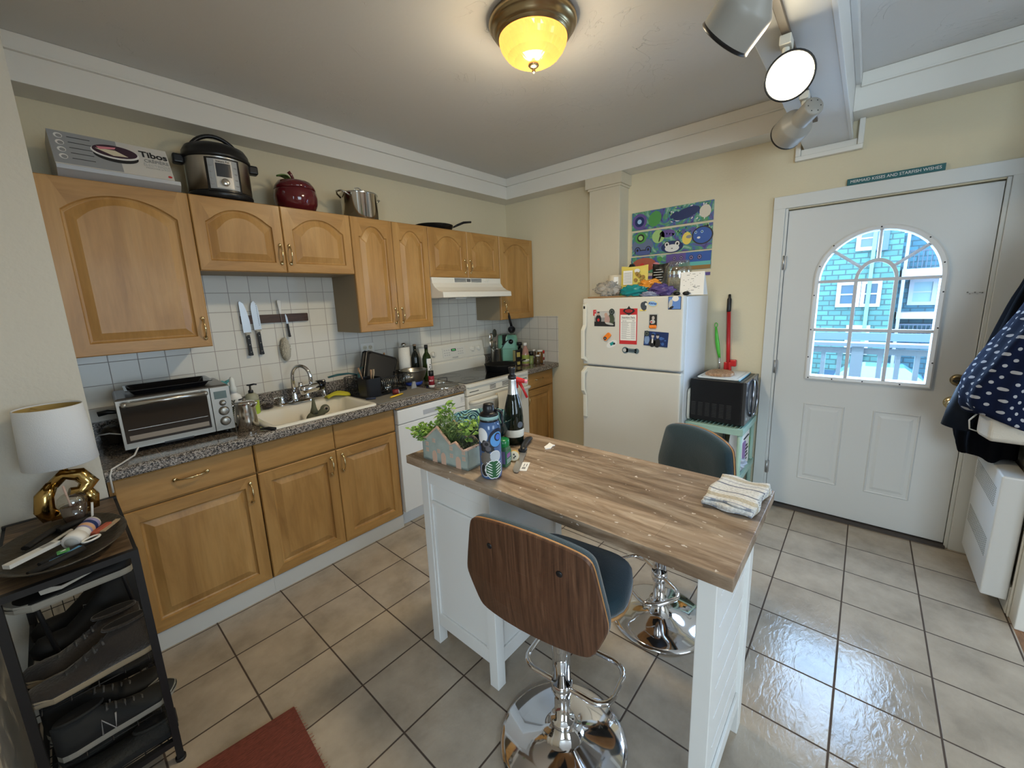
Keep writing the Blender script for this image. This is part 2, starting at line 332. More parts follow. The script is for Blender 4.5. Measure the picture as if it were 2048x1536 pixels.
# ============================================================ STRUCTURE
ZC = 2.683
mb = MB(); mb.box(-6.2, 0.16, -3.545, 0.12, -0.1, 0.0); struct(mb.build('floor', FLOORT))
OAK = wood_mat('oak_floor', [(0.16, 0.07, 0.03), (0.27, 0.13, 0.06), (0.36, 0.19, 0.09)], (3, 16, 3), 0.35)
mb = MB(); mb.box(-6.2, 0.16, -7.0, -3.545, -0.1, 0.0); struct(mb.build('floor', OAK))
CEIL = mat('ceiling_plaster', (0.66, 0.65, 0.62), 0.7)
def ceil_bump():
    N, L = nt(CEIL); b = N['Principled BSDF']; tc = N.new('ShaderNodeTexCoord')
    mp = N.new('ShaderNodeMapping'); L.new(tc.outputs['Object'], mp.inputs[0])
    n = N.new('ShaderNodeTexNoise'); n.inputs['Scale'].default_value = 3.2; n.inputs['Detail'].default_value = 4; n.inputs['Distortion'].default_value = 2.2; L.new(mp.outputs[0], n.inputs['Vector'])
    r = ramp(N, [(0.45, (0, 0, 0)), (0.497, (0, 0, 0)), (0.5, (1, 1, 1)), (0.506, (0, 0, 0))]); L.new(n.outputs['Fac'], r.inputs[0])
    n2 = N.new('ShaderNodeTexNoise'); n2.inputs['Scale'].default_value = 22; n2.inputs['Detail'].default_value = 5; L.new(mp.outputs[0], n2.inputs['Vector'])
    n3 = N.new('ShaderNodeTexNoise'); n3.inputs['Scale'].default_value = 2.7; L.new(mp.outputs[0], n3.inputs['Vector'])
    r3 = ramp(N, [(0.5, (0,) * 3), (0.6, (1,) * 3)]); L.new(n3.outputs['Fac'], r3.inputs[0])
    mm = N.new('ShaderNodeMath'); mm.operation = 'MULTIPLY'; L.new(r.outputs[0], mm.inputs[0]); L.new(r3.outputs[0], mm.inputs[1])
    a = N.new('ShaderNodeMath'); a.operation = 'MULTIPLY_ADD'; L.new(mm.outputs[0], a.inputs[0]); a.inputs[1].default_value = 0.5
    m2 = N.new('ShaderNodeMath'); m2.operation = 'MULTIPLY'; L.new(n2.outputs['Fac'], m2.inputs[0]); m2.inputs[1].default_value = 0.22; L.new(m2.outputs[0], a.inputs[2])
    bp = N.new('ShaderNodeBump'); bp.inputs['Strength'].default_value = 0.55; bp.inputs['Distance'].default_value = 0.01; L.new(a.outputs[0], bp.inputs['Height']); L.new(bp.outputs[0], b.inputs['Normal'])
ceil_bump()
mb = MB(); mb.box(-6.2, 0.16, -7.0, 0.12, ZC, ZC + 0.1); struct(mb.build('ceiling', CEIL))
mb = MB(); mb.box(-3.24, 0.15, 0.0, 0.12, 0, ZC); struct(mb.build('wall_left', WALLP))
mb = MB(); mb.box(0, 0.15, -2.4579, 0.0, 0, ZC); mb.box(0, 0.15, -3.3928, -2.4579, 2.0548, ZC); mb.box(0, 0.15, -3.7, -3.3928, 0, ZC); struct(mb.build('wall_back', WALLP))
mb = MB(); mb.box(-0.56, 0.0, -3.70, -3.55, 0, ZC); struct(mb.build('wall_right', WALLW))
mb = MB(); mb.box(-3.57, -3.24, -0.64, 0.12, 0, ZC); mb.box(-6.2, -3.57, -1.30, 0.12, 0, ZC); struct(mb.build('wall_near_left', WALLW))
mb = MB(); mb.box(-6.2, 0.15, -7.0, -6.9, 0, ZC); mb.box(-0.05, 0.15, -7.0, -3.70, 0, ZC); struct(mb.build('wall_far_room', WALLW))
mb = MB(); mb.box(-6.3, -6.2, -7.0, -1.3, 0, ZC); struct(mb.build('wall_rear', WALLW))
mb = MB(); mb.box(-4.0, -3.9, -2.65, -1.3, 0, ZC); struct(mb.build('light_block_behind', WALLW))  # unseen slab added to keep the rear window light off the shoe rack
# soffit with its upper moulding strip, on both walls
SO = 0.1758; SZ = 2.4988
mb = MB(); mb.box(-6.2, 0, -SO, 0, SZ, ZC - 0.001); mb.box(-6.2, -SO, -SO - 0.012, -SO, 2.618, ZC - 0.001); mb.box(-6.2, -SO, -SO - 0.02, -SO, 2.612, 2.622)
struct(mb.build('trim_1', TRIMW, bev=0.002))
mb = MB(); mb.box(-SO, 0, -2.52, -SO - 0.0005, SZ, ZC - 0.001); mb.box(-SO - 0.012, -SO, -2.52, -SO - 0.0125, 2.618, ZC - 0.001); mb.box(-SO - 0.02, -SO, -2.52, -SO, 2.612, 2.622)
mb.box(-SO, 0, -3.55, -2.7505, SZ, ZC - 0.001); mb.box(-SO - 0.012, -SO, -3.55, -2.7755, 2.618, ZC - 0.001); mb.box(-SO - 0.02, -SO, -3.55, -2.7755, 2.612, 2.622)
struct(mb.build('trim_2', TRIMW, bev=0.002))
# ceiling beam
mb = MB(); mb.box(-6.2, 0, -2.75, -2.52, 2.40, ZC - 0.001); mb.box(-6.2, -SO, -2.775, -2.75, 2.63, ZC - 0.001); mb.box(-6.2, -0.03, -2.758, -2.74, 2.396, 2.42)
struct(mb.build('trim_3', mat('beam_paint', (0.66, 0.665, 0.65), 0.4), bev=0.003))
# bracket frame around the beam end on the wall
mb = MB()
for (y0, y1, z0, z1) in ((-2.806, -2.479, 2.335, 2.362), (-2.506, -2.479, 2.362, 2.4988), (-2.806, -2.779, 2.362, 2.4988)): mb.box(-0.035, 0, y0, y1, z0, z1)
mb.box(-0.018, 0, -2.779, -2.506, 2.362, 2.4)
struct(mb.build('trim_4', TRIMW, bev=0.004))
# column with capital
mb = MB(); mb.box(-0.157, 0, -1.35, -1.075, 0, 2.43); mb.box(-0.185, 0, -1.375, -1.05, 2.415, 2.497); mb.box(-0.168, 0, -1.36, -1.065, 2.40, 2.42)
struct(mb.build('wall_column', mat('column_paint', (0.62, 0.56, 0.43), 0.7, bump=(50, 0.3, (1, 1, 0.2))), bev=0.003))
# splashback tiles
mb = MB(); mb.box(-3.24, 0, -0.008, 0, 0.90, 1.80); struct(mb.build('wall_left_tiles', WALLT_L))
mb = MB(); mb.box(-0.008, 0, -0.635, 0, 0.90, 1.372); struct(mb.build('wall_back_tiles', WALLT_B, bev=0.002))
# door casing, threshold
mb = MB()
mb.box(-0.022, 0, -2.45, -2.383, 0, 2.134); mb.box(-0.022, 0, -3.52, -3.402, 0, 2.134); mb.box(-0.024, 0, -3.55, -2.383, 2.062, 2.14); mb.box(-0.012, 0, -2.466, -2.45, 0, 2.062); mb.box(-0.012, 0, -3.402, -3.385, 0, 2.062)
struct(mb.build('trim_5', mat('casing_white', (0.66, 0.67, 0.65), 0.4), bev=0.003))
mb = MB(); mb.box(0.0465, 0.15, -2.52, -2.4585, 0.02, 2.054); mb.box(0.0465, 0.15, -3.392, -3.33, 0.02, 2.054); mb.box(0.0465, 0.15, -3.33, -2.52, 2.0, 2.054); mb.box(0.0465, 0.15, -3.33, -2.52, 0.0145, 0.06); struct(mb.build('trim_8', TRIMW))
mb = MB(); mb.box(-0.03, 0.15, -3.39, -2.46, 0.0, 0.014); struct(mb.build('trim_6', mat('threshold_metal', (0.06, 0.05, 0.045), 0.6)))
# opening casing on the right and the leaf edge beyond
mb = MB(); mb.box(-0.66, -0.56, -3.70, -3.545, 0, 2.2); mb.box(-0.575, -0.56, -3.545, -3.538, 0, 2.2); struct(mb.build('trim_7', TRIMW, bev=0.004))
mb = MB(); mb.box(-0.0135, 0, -2.38, -2.02, 0, 0.12); struct(mb.build('baseboard_back', TRIMW, bev=0.003))
mb = MB(); mb.box(-0.55, -0.02, -3.55, -3.535, 0, 0.14); struct(mb.build('baseboard_right', TRIMW, bev=0.003))

# ---- entry door
C_SMUDGE = mat('door_scuff', (.20, .19, .18), .8)
door = bpy.data.objects.new('door_1', None); COL.objects.link(door); struct(door)
DY0, DY1, DZ0, DZ1 = -3.3828, -2.4679, 0.022, 2.0448
ref = archloop(-3.185, -2.681, 1.0, 1.858, 0.27, 24, ell=True)
GL = lambda g, dz=0.0: archloop(-3.204 - g, -2.665 + g, 0.978 - g, 1.868 + g, 0.285 + g * 0.4, 24, ell=True)
hole = GL(0)
outer = rectloop(DY0, DY1, DZ0, DZ1, hole, -3.204, -2.665)
mb = MB(); L3 = lambda P, x: [(x, a, b) for a, b in P]
mb.loops([L3(outer, 0.045), L3(outer, 0.004), L3(hole, 0.004), L3(hole, 0.045)], DOORW, cap0=False, cap1=False)
V0 = L3(outer, 0.045); mb.loops([V0, L3(hole, 0.045)], DOORW, cap0=False, cap1=False)
# embossed lower panels
for (a, b) in ((-2.863, -2.643), (-3.213, -2.998)):
    R = lambda g, x: [(x, a + g, 0.236 + g), (x, b - g, 0.236 + g), (x, b - g, 0.783 - g), (x, a + g, 0.783 - g)]
    mb.loops([R(0, 0.0045), R(0.006, -0.001), R(0.014, 0.0038), R(0.03, 0.0038), R(0.045, -0.0005)], DOORW, cap0=False)
mb.build('door_leaf', DOORW, door)
mb = MB(); mb.loops([L3(GL(0.03), 0.003), L3(GL(0.03), -0.012), L3(GL(0.022), -0.018), L3(GL(0.004), -0.012), L3(GL(-0.002), 0.0)], WHITE2, cap0=False, cap1=False)
for (y, z) in [(-2.645, 1.5), (-2.645, 1.28), (-2.645, 1.1), (-2.655, 0.962), (-2.78, 0.962), (-2.93, 0.962), (-3.1, 0.962), (-3.222, 1.1), (-3.222, 1.3), (-3.222, 1.5), (-2.72, 1.80), (-2.932, 1.884), (-3.14, 1.80), (-2.66, 1.68), (-3.21, 1.66)]:
    mb.cyl((-0.0175, y, z), (-0.0205, y, z), 0.004, n=8, m=BLACKM)
mb.build('window_frame', WHITE2, door)
mb = MB(); X0, X1 = -0.012, 0.004; MU = mat('muntin_white', (0.6, 0.62, 0.66), 0.45)
for y in (-2.845, -3.025): mb.box(X0, X1, y - 0.009, y + 0.009, 0.978, 1.583)
for z in (1.279, 1.583): mb.box(X0 - 0.001, X1, -3.204, -2.665, z - 0.009, z + 0.009)
cy, cz = -2.9345, 1.583
for k in range(24):
    a0, a1 = PI * k / 24, PI * (k + 1) / 24
    q = lambda a, r, x: (x, cy + r * 0.95 * math.cos(a), cz + r * 1.2 * math.sin(a))
    mb.loops([[q(a0, .086, X0), q(a1, .086, X0), q(a1, .104, X0), q(a0, .104, X0)], [q(a0, .086, X1), q(a1, .086, X1), q(a1, .104, X1), q(a0, .104, X1)]])
for a in (PI * 0.22, PI / 2, PI * 0.78):
    p0 = Vector((-0.004, cy + 0.097 * .95 * math.cos(a), cz + 0.097 * 1.2 * math.sin(a))); p1 = Vector((-0.004, cy + 0.268 * math.cos(a), cz + 0.283 * math.sin(a)))
    mb.cyl(p0, p1, 0.010, n=6, smooth=False)
mb.build('muntins', MU, door)
mb = MB(); mb.loops([L3(hole, 0.018), L3(hole, 0.022)]); mb.build('window_pane', PANE, door)
mb = MB(); mb.lathe([(0.032, 0), (0.032, 0.006), (0.024, 0.012), (0.02, 0.014), (0.019, 0.02)], (0.004, -3.333, 1.01), axis=(-1, 0, 0), m=ABRASS); mb.box(-0.034, -0.014, -3.36, -3.31, 1.004, 1.014, BRASS)
mb.build('deadbolt', BRASS, door, label='round brass deadbolt with a turn lever')
mb = MB(); mb.lathe([(0.036, 0), (0.036, 0.004), (0.028, 0.012), (0.012, 0.016), (0.012, 0.035), (0.026, 0.045), (0.029, 0.058), (0.024, 0.068), (0.010, 0.072)], (0.004, -3.325, 0.877), axis=(-1, 0, 0), m=BRASS)
mb.cyl((-0.068, -3.325, 0.877), (-0.0695, -3.325, 0.877), 0.009, m=BLACKM, n=12); mb.build('door_knob', BRASS, door, label='brass door knob')
mb = MB()
for k in range(7): mb.box(-.0006, .004, -3.372 + .009 * k, -3.366 + .009 * k, 1.487 + .004 * math.sin(k * 2.3), 1.490 + .006 * math.sin(k * 2.3 + .4), C_SMUDGE)
mb.build('scuff_mark', None, door)
for z in (1.72, 1.02, 0.28):
    mb = MB(); mb.cyl((-0.016, -2.4625, z - 0.045), (-0.016, -2.4625, z + 0.045), 0.006, n=10); mb.box(-0.013, -0.0005, -2.475, -2.45, z - 0.045, z + 0.045); mb.build('hinge', mat('hinge_steel', (0.5, 0.5, 0.5), 0.4, metal=1), door)

# ============================================================ OUTSIDE
SHING = mat('teal_shingles', (0.08, 0.46, 0.42), 0.8); N, L = nt(SHING)
def shingle(m, c1, c2):
    N, L = nt(m); b = N['Principled BSDF']; g = N.new('ShaderNodeNewGeometry'); s_ = N.new('ShaderNodeSeparateXYZ'); L.new(g.outputs['Position'], s_.inputs[0]); cb = N.new('ShaderNodeCombineXYZ'); L.new(s_.outputs[1], cb.inputs[0]); L.new(s_.outputs[2], cb.inputs[1])
    bk = N.new('ShaderNodeTexBrick'); bk.inputs['Scale'].default_value = 1; bk.inputs['Brick Width'].default_value = 0.5; bk.inputs['Row Height'].default_value = 0.24; bk.inputs['Mortar Size'].default_value = 0.028
    bk.inputs['Color1'].default_value = (*c1, 1); bk.inputs['Color2'].default_value = (*c2, 1); bk.inputs['Mortar'].default_value = (*[c * 0.45 for c in c1], 1); L.new(cb.outputs[0], bk.inputs['Vector']); L.new(bk.outputs[0], b.inputs['Base Color'])
shingle(SHING, (0.009, 0.046, 0.040), (0.018, 0.070, 0.060))
SHB = mat('blue_shingles', (0.08, 0.3, 0.4), 0.8); shingle(SHB, (0.010, 0.050, 0.066), (0.015, 0.07, 0.088))
TRO = mat('house_trim', (0.16, 0.17, 0.18), 0.6); DARKW = mat('house_window_glass', (0.006, 0.025, 0.04), 0.15)
def win(parent, X, y0, y1, z0, z1, t=0.16, pane=DARKW):
    f = MB(); f.box(X - 0.08, X, y0, y1, z0, z0 + t); f.box(X - 0.08, X, y0, y1, z1 - t, z1); f.box(X - 0.08, X, y0, y0 + t, z0 + t, z1 - t); f.box(X - 0.08, X, y1 - t, y1, z0 + t, z1 - t); f.box(X - 0.06, X, y0 + t, y1 - t, (z0 + z1) / 2 - 0.03, (z0 + z1) / 2 + 0.03)
    fo = f.build('window', TRO, parent)
    p = MB(); p.box(X - 0.02, X - 0.005, y0 + t, y1 - t, z0 + t, z1 - t); p.build('pane', pane, fo)
h = thing('house', 'teal shingled house seen through the door window, with white trimmed windows', 'house', (22, -2, -3))
h.location = (0, 0, 0)
mb = MB(); mb.box(22, 28, -3.88, 9, -3, 7.5); mb.build('wall', SHING, h)
win(h, 22, -2.62, -1.74, 0.64, 1.83); win(h, 22, -3.35, -2.64, 0.64, 1.83, 0.14); win(h, 22, -3.0, -2.27, 3.2, 4.3); win(h, 22, -3.12, -2.25, -1.6, -0.22)
mb = MB(); mb.box(21.88, 22, -3.08, -2.80 - .2, 3.15, 4.3); mb.box(21.88, 22, -3.39, -3.14, 3.15, 4.2); mb.build('shutter', mat('shutter_blue', (0.01, 0.03, 0.08), 0.6), h)
mb = MB(); mb.box(21.86, 21.98, -2.98, -2.84, -3, 7); mb.build('downspout', mat('downspout', (0.04, 0.16, 0.14), 0.5), h)
mb = MB(); mb.box(21.5, 28.5, -4.05, 9.2, 7.5, 7.9); mb.build('roof', TRO, h)
h2 = thing('house', 'blue shingled house with stacked porches, behind the teal house at right', 'house', (0, 0, 0))
mb = MB(); mb.box(24, 30, -12, -3.95, -3, 4.0); mb.build('wall', SHB, h2)
win(h2, 24, -5.3, -4.35, 0.62, 1.85, 0.16, mat('pale_blind', (0.10, 0.16, 0.17), 0.7))
for (z0, z1) in ((0.05, 0.33), (1.87, 2.28)):
    mb = MB(); mb.box(22.6, 24, -12, -3.98, z0, z1); mb.build('porch_deck', TRO, h2)
for z0 in (2.28, -1.0):
    mb = MB(); mb.box(22.65, 22.7, -9, -4.0, z0 + 0.75, z0 + 0.82)
    for k in range(36): mb.box(22.66, 22.69, -4.05 - k * 0.14, -4.02 - k * 0.14, z0, z0 + 0.78)
    mb.build('porch_railing', mat('dark_railing', (0.006, 0.015, 0.025), 0.6), h2)
mb = MB(); mb.box(22.62, 22.75, -4.12, -4.0, -3, 4); mb.box(22.62, 22.75, -6.6, -6.48, -3, 4); mb.build('porch_post', TRO, h2)
# own deck
dk = thing('deck_railing', 'pale painted deck railing with balusters just outside the door', 'railing', (1.5, 0, 0))
RAILP = mat('railing_paint', (0.055, 0.075, 0.09), 0.6)
mb = MB(); mb.box(-0.07, 0.07, -6, 0.5, 1.02, 1.05); mb.box(-0.02, 0.02, -6, 0.5, 0.95, 1.0); mb.build('rail', RAILP, dk)
for y in (-2.64, -2.76, -3.04, -3.155, -3.275, -3.39, -3.51, -2.52, -2.40, -2.28, -3.63):
    mb = MB(); mb.box(-0.017, 0.017, y - 0.017, y + 0.017, 0.06, 0.96); mb.build('baluster', RAILP, dk)
mb = MB(); mb.box(-0.045, 0.045, -2.925, -2.84, -0.05, 1.02); mb.build('post', RAILP, dk)
mb = MB(); mb.box(-0.03, 0.03, -6, 0.5, 0.03, 0.09); mb.build('bottom_rail', RAILP, dk)
tag(MB().box(0.16, 1.7, -6, 0.5, -0.12, -0.02).build('deck_floor', mat('deck_boards', (0.08, 0.1, 0.12), 0.7)), 'grey blue deck floor outside the door', 'deck')
tag(MB().box(8, 60, -30, 30, -3.1, -3.0).build('gravel_lot', mat('gravel', (0.11, 0.085, 0.08), 0.9, var=(6, 0.5))), 'pinkish gravel lot below the houses', 'ground', kind='stuff')
tag(MB().box(11.9, 12, -20, 10, 0.05, 0.26).build('yard_fence_rail', mat('beam_blue', (0.012, 0.03, 0.07), 0.7)), 'dark blue fence rail crossing the yard beyond the deck', 'fence')
car = thing('car', 'dark parked car seen low between the deck balusters', 'car', (19.5, -3.6, -3.0), 0)
mb = MB(); mb.loops([[(x, y, z) for x, z in ((-0.9, .35), (.9, .35), (.9, .75), (.82, .82), (-.82, .82), (-.9, .75))] for y in (-2.1, -1.2, 0, 1.2, 2.1)], mat('car_paint', (0.006, 0.015, 0.035), 0.3)); mb.build('car_body', None, car, bev=0.05)
mb = MB(); mb.loops([[(-.78, -1.3, .82), (.78, -1.3, .82), (.78, 1.5, .82), (-.78, 1.5, .82)], [(-.6, -.7, 1.3), (.6, -.7, 1.3), (.6, .9, 1.3), (-.6, .9, 1.3)]], mat('car_glass', (0.05, 0.12, 0.2), 0.1)); mb.build('cabin', None, car)
for sx in (-1, 1):
    for sy in (-1.3, 1.3): MB().cyl((sx * .72, sy, .32), (sx * .92, sy, .32), .32, m=BLACKM).build('wheel', None, car)

# ============================================================ CABINETS
def pull(name, parent, c, vert=True, L=0.098, m=ABRASS, face_y=0):
    """bowed brass pull with leaf ends, on a face looking to -y"""
    pts = []; rad = []
    for i in range(17):
        t = i / 16; a = (t - 0.5) * L; e = abs(2 * t - 1)
        out = 0.026 * (1 - e ** 3.0) + 0.002; r = 0.0035 + 0.0022 * math.exp(-((e - 0.0) / 0.22) ** 2) + 0.003 * math.exp(-((e - 0.93) / 0.08) ** 2)
        pts.append((c[0], c[1] - out, c[2] + a) if vert else (c[0] + a, c[1] - out, c[2])); rad.append(r)
    mb = MB(); mb.tube(pts, rad, 10, BRASS)
    for s_ in (-1, 1):
        p = Vector(c) + (Vector((0, 0, s_ * L / 2)) if vert else Vector((s_ * L / 2, 0, 0)))
        mb.sph(p + Vector((0, -0.004, 0)), 0.0095, 10, BRASS, (1, .5, 1.2) if vert else (1.2, .5, 1))
    return mb.build(name, BRASS, parent)
def cab_door(parent, x0, x1, z0, z1, y, rise=0.0, sh=0.05, fr=0.052, th=0.019, name='door', wide=False):
    g = 0.0015; x0 += g; x1 -= g; z0 += g; z1 -= g
    def AL(i, dr=0.0): return archloop(x0 + fr + i, x1 - fr - i, z0 + fr + i, z1 - fr - i * 0.9 - (0.0 if rise else 0), rise, 14, sh)
    ref = AL(0); O = rectloop(x0, x1, z0, z1, ref, x0 + fr, x1 - fr); Oi = rectloop(x0 + .004, x1 - .004, z0 + .004, z1 - .004, ref, x0 + fr, x1 - fr)
    P = lambda l, d: [(a, y + th - d, b) for a, b in l]
    mb = MB()
    mb.loops([P(O, 0), P(O, th - .004), P(Oi, th), P(AL(0), th), P(AL(.004), th - .009), P(AL(.010), th - .012)], MAPLE, cap0=True, cap1=False)
    sl = 0.032
    mb.loops([P(AL(.010), th - .012), P(AL(.012), th - .012), P(AL(.012 + sl), th - .001)], MAPLE, cap0=False, cap1=True)
    # rails get the horizontal grain: bottom and top rail faces
    bm = mb.bm; hm = mb.mi(MAPLE_H); bm.faces.ensure_lookup_table()
    for f in bm.faces:
        c = f.calc_center_median()
        if abs(f.normal.y) < 0: pass
        xs = [v.co.x for v in f.verts]
        if min(abs(c.z - z0), abs(z1 - c.z)) < fr + (rise if c.z > (z0 + z1) / 2 else 0) and x0 + fr - .001 < c.x < x1 - fr + .001 and c.y < y + .003 and len(f.verts) == 4 and c.z > (z0 + z1) / 2 + .01 and min(xs) >= x0 + fr - .02: f.material_index = hm
        if c.z < z0 + fr and c.y < y + .003 and len(f.verts) == 4: f.material_index = hm
    return mb.build(name, None, parent)
UY = -0.3432
def wall_cab(name_label, x0, x1, z0, z1, doors, handles, rise, fr=0.052, sh=0.05):
    t = thing('wall_cabinet', name_label, 'cabinet', ((x0 + x1) / 2, -0.17, z0), 0, 'maple wall cabinets over the counter')
    ox, oy, oz = t.location
    mb = MB(); mb.box(x0 + .001 - ox, x1 - .001 - ox, UY + .021 - oy, -.009 - oy, 0, z1 - z0 - .001, CABSIDE)
    mb.box(x0 + .001 - ox, x1 - .001 - ox, UY + .0195 - oy, UY + .0209 - oy, 0.0, z1 - z0 - .001, MAPLE)
    mb.build('cabinet_box', None, t)
    n = len(doors) - 1
    for i in range(n):
        d = cab_door(t, doors[i] - ox, doors[i + 1] - ox, 0, z1 - z0, UY - oy, rise, sh, fr)
        hx, hz = handles[i]; pull('handle', d, (hx - ox, UY - oy, hz - oz))
    return t
wall_cab('largest maple wall cabinet, one wide arched door, under the boxed crepe maker', -3.238, -2.738, 1.3587, 2.1125, [-3.238, -2.738], [(-2.765, 1.455)], 0.075, 0.055, 0.0)
wall_cab('short wide maple cabinet with two arched doors above the sink', -2.738, -1.9079, 1.7434, 2.1125, [-2.738, -2.3229, -1.9079], [(-2.348, 1.845), (-2.298, 1.845)], 0.07, 0.052, 0.02)
wall_cab('tall narrow two door maple cabinet between sink cabinet and range hood', -1.9079, -1.2934, 1.3587, 2.1125, [-1.9079, -1.5996, -1.2934], [(-1.628, 1.46), (-1.572, 1.46)], 0.07, 0.05, 0.08)
wall_cab('short two door maple cabinet directly above the white range hood', -1.2934, -0.5038, 1.7375, 2.1125, [-1.2934, -0.8943, -0.5038], [(-0.925, 1.83), (-0.864, 1.83)], 0.07, 0.055, 0.06)
wall_cab('single door maple cabinet in the corner, right of the range hood', -0.4985, -0.006, 1.3587, 2.1125, [-0.4985, -0.012], [(-0.455, 1.48)], 0.08, 0.055, 0.06)

FY = -0.595
def base_cab(label, x0, x1, splits, drawers, dh, cols_doors, hl):
    t = thing('base_cabinet', label, 'cabinet', ((x0 + x1) / 2, -0.29, 0.0), 0, 'maple base cabinets under the counter')
    ox, oy = t.location[0], t.location[1]
    mb = MB(); mb.box(x0 + .001 - ox, x1 - .001 - ox, FY + .021 - oy, -.02 - oy, .09, .70, CABSIDE); mb.box(x0 + .001 - ox, x1 - .001 - ox, FY + .021 - oy, FY + .05 - oy, .70, .868, MAPLE_H)
    mb.box(x0 + .001 - ox, x1 - .001 - ox, FY + .0195 - oy, FY + .0208 - oy, .092, .868, MAPLE)
    mb.box(x0 + .001 - ox, x0 + .012 - ox, FY + .03 - oy, -.02 - oy, .7, .868, CABSIDE); mb.box(x1 - .012 - ox, x1 - .001 - ox, FY + .03 - oy, -.02 - oy, .7, .868, CABSIDE)
    mb.build('cabinet_box', None, t)
    for i in range(len(splits) - 1):
        a, b = splits[i] - ox, splits[i + 1] - ox
        mb = MB(); g = .002
        mb.loops([[(a + g + i_, FY - oy + y_, .7055 + g + i_), (b - g - i_, FY - oy + y_, .7055 + g + i_), (b - g - i_, FY - oy + y_, .858 - g - i_), (a + g + i_, FY - oy + y_, .858 - g - i_)] for y_, i_ in ((.019, 0), (.004, 0), (0, .006))], MAPLE_H)
        dr = mb.build('drawer', None, t)
        if dh[i]: pull('handle', dr, ((a + b) / 2, FY - oy, .79), False, .12)
        d = cab_door(t, a, b, .0938, .7000, FY - oy, 0, 0, .056)
        hx = (b - .035) if hl[i] == 'r' else (a + .035)
        pull('handle', d, (hx, FY - oy, .612))
    mb = MB(); mb.box(x0 - ox, x1 - ox, FY + .008 - oy, FY + .03 - oy, 0, .092); mb.build('toe_kick', mat('toe_kick_paint', (0.56, 0.55, 0.51), 0.5), t)
    return t
base_cab('wide maple base cabinet with one drawer and one door, left end beneath the toaster oven', -3.236, -2.7, [-3.2239, -2.7038], 1, [True], 1, ['r'])
base_cab('two door maple sink base cabinet with false drawer fronts', -2.6995, -1.869, [-2.6995, -2.2843, -1.8717], 2, [False, False], 2, ['r', 'l'])
t = base_cab('narrow maple base cabinet in the corner, right of the white range', -0.4985, -0.03, [-0.4985, -0.06], 1, [True], 1, ['l'])

# counters
GRAN = mat('granite_laminate', (0.2, 0.2, 0.2), 0.22); N, L = nt(GRAN); b_ = N['Principled BSDF']
g = N.new('ShaderNodeNewGeometry'); vo = N.new('ShaderNodeTexVoronoi'); vo.inputs['Scale'].default_value = 260; L.new(g.outputs['Position'], vo.inputs['Vector'])
sp = N.new('ShaderNodeSeparateColor'); L.new(vo.outputs['Color'], sp.inputs[0])
r = ramp(N, [(0.0, (0.025, 0.024, 0.024)), (0.25, (0.10, 0.088, 0.078)), (0.48, (0.24, 0.205, 0.175)), (0.72, (0.38, 0.345, 0.31)), (1.0, (0.48, 0.45, 0.42))]); r.color_ramp.interpolation = 'CONSTANT'; L.new(sp.outputs[0], r.inputs[0]); L.new(r.outputs[0], b_.inputs['Base Color'])
GRANT = mat('granite_tile', (0.1, 0.09, 0.08), 0.13); N, L = nt(GRANT); b_ = N['Principled BSDF']
g = N.new('ShaderNodeNewGeometry'); vo = N.new('ShaderNodeTexVoronoi'); vo.inputs['Scale'].default_value = 210; L.new(g.outputs['Position'], vo.inputs['Vector'])
sp = N.new('ShaderNodeSeparateColor'); L.new(vo.outputs['Color'], sp.inputs[0])
r = ramp(N, [(0.0, (0.015, 0.013, 0.012)), (0.3, (0.07, 0.055, 0.045)), (0.65, (0.15, 0.125, 0.10)), (1.0, (0.25, 0.21, 0.18))]); L.new(sp.outputs[0], r.inputs[0])
bk = N.new('ShaderNodeTexBrick'); bk.offset = 0; bk.inputs['Scale'].default_value = 1; bk.inputs['Brick Width'].default_value = 0.305; bk.inputs['Row Height'].default_value = 0.305; bk.inputs['Mortar Size'].default_value = 0.0015; bk.inputs['Color1'].default_value = (.92, .92, .92, 1); bk.inputs['Color2'].default_value = (1.08, 1.04, 1.0, 1); bk.inputs['Mortar'].default_value = (2.0, 1.8, 1.6, 1); L.new(g.outputs['Position'], bk.inputs['Vector'])
mx = N.new('ShaderNodeMixRGB'); mx.blend_type = 'MULTIPLY'; mx.inputs[0].default_value = 1; L.new(r.outputs[0], mx.inputs[1]); L.new(bk.outputs[0], mx.inputs[2]); L.new(mx.outputs[0], b_.inputs['Base Color'])
CZ = 0.914
def counter(x0, x1, label, hole=None):
    mb = MB()
    def slab(a, b, c, d): mb.box(a, b, c, d, CZ - .038, CZ, GRANT)
    if hole:
        hx0, hx1, hy0, hy1 = hole; slab(x0, hx0, -.60, -.008); slab(hx1, x1, -.60, -.008); slab(hx0, hx1, -.60, hy0); slab(hx0, hx1, hy1, -.008)
    else: slab(x0, x1, -.60, -.008)
    # speckled laminate nosing
    prof = [(-.60, CZ - .046), (-.634, CZ - .046), (-.6375, CZ - .040), (-.6375, CZ - .010), (-.633, CZ - .002), (-.625, CZ + .0005), (-.60, CZ + .0005)]
    mb.loops([[(x, a, b) for a, b in prof] for x in (x0, x1)], GRAN, smooth=False)
    mb.box(x0, x1, -.034, -.0085, CZ, CZ + .095, GRAN)
    o = mb.build('countertop', None, None); tag(o, label, 'countertop', 'granite speckled countertops'); return o
SINK = (-2.575, -2.025, -.575, -.20)
counter(-3.238, -1.2605, 'long grey speckled countertop running from the left wall past the sink to the range', SINK)
counter(-0.4985, -0.009, 'short grey speckled countertop in the corner, right of the range')

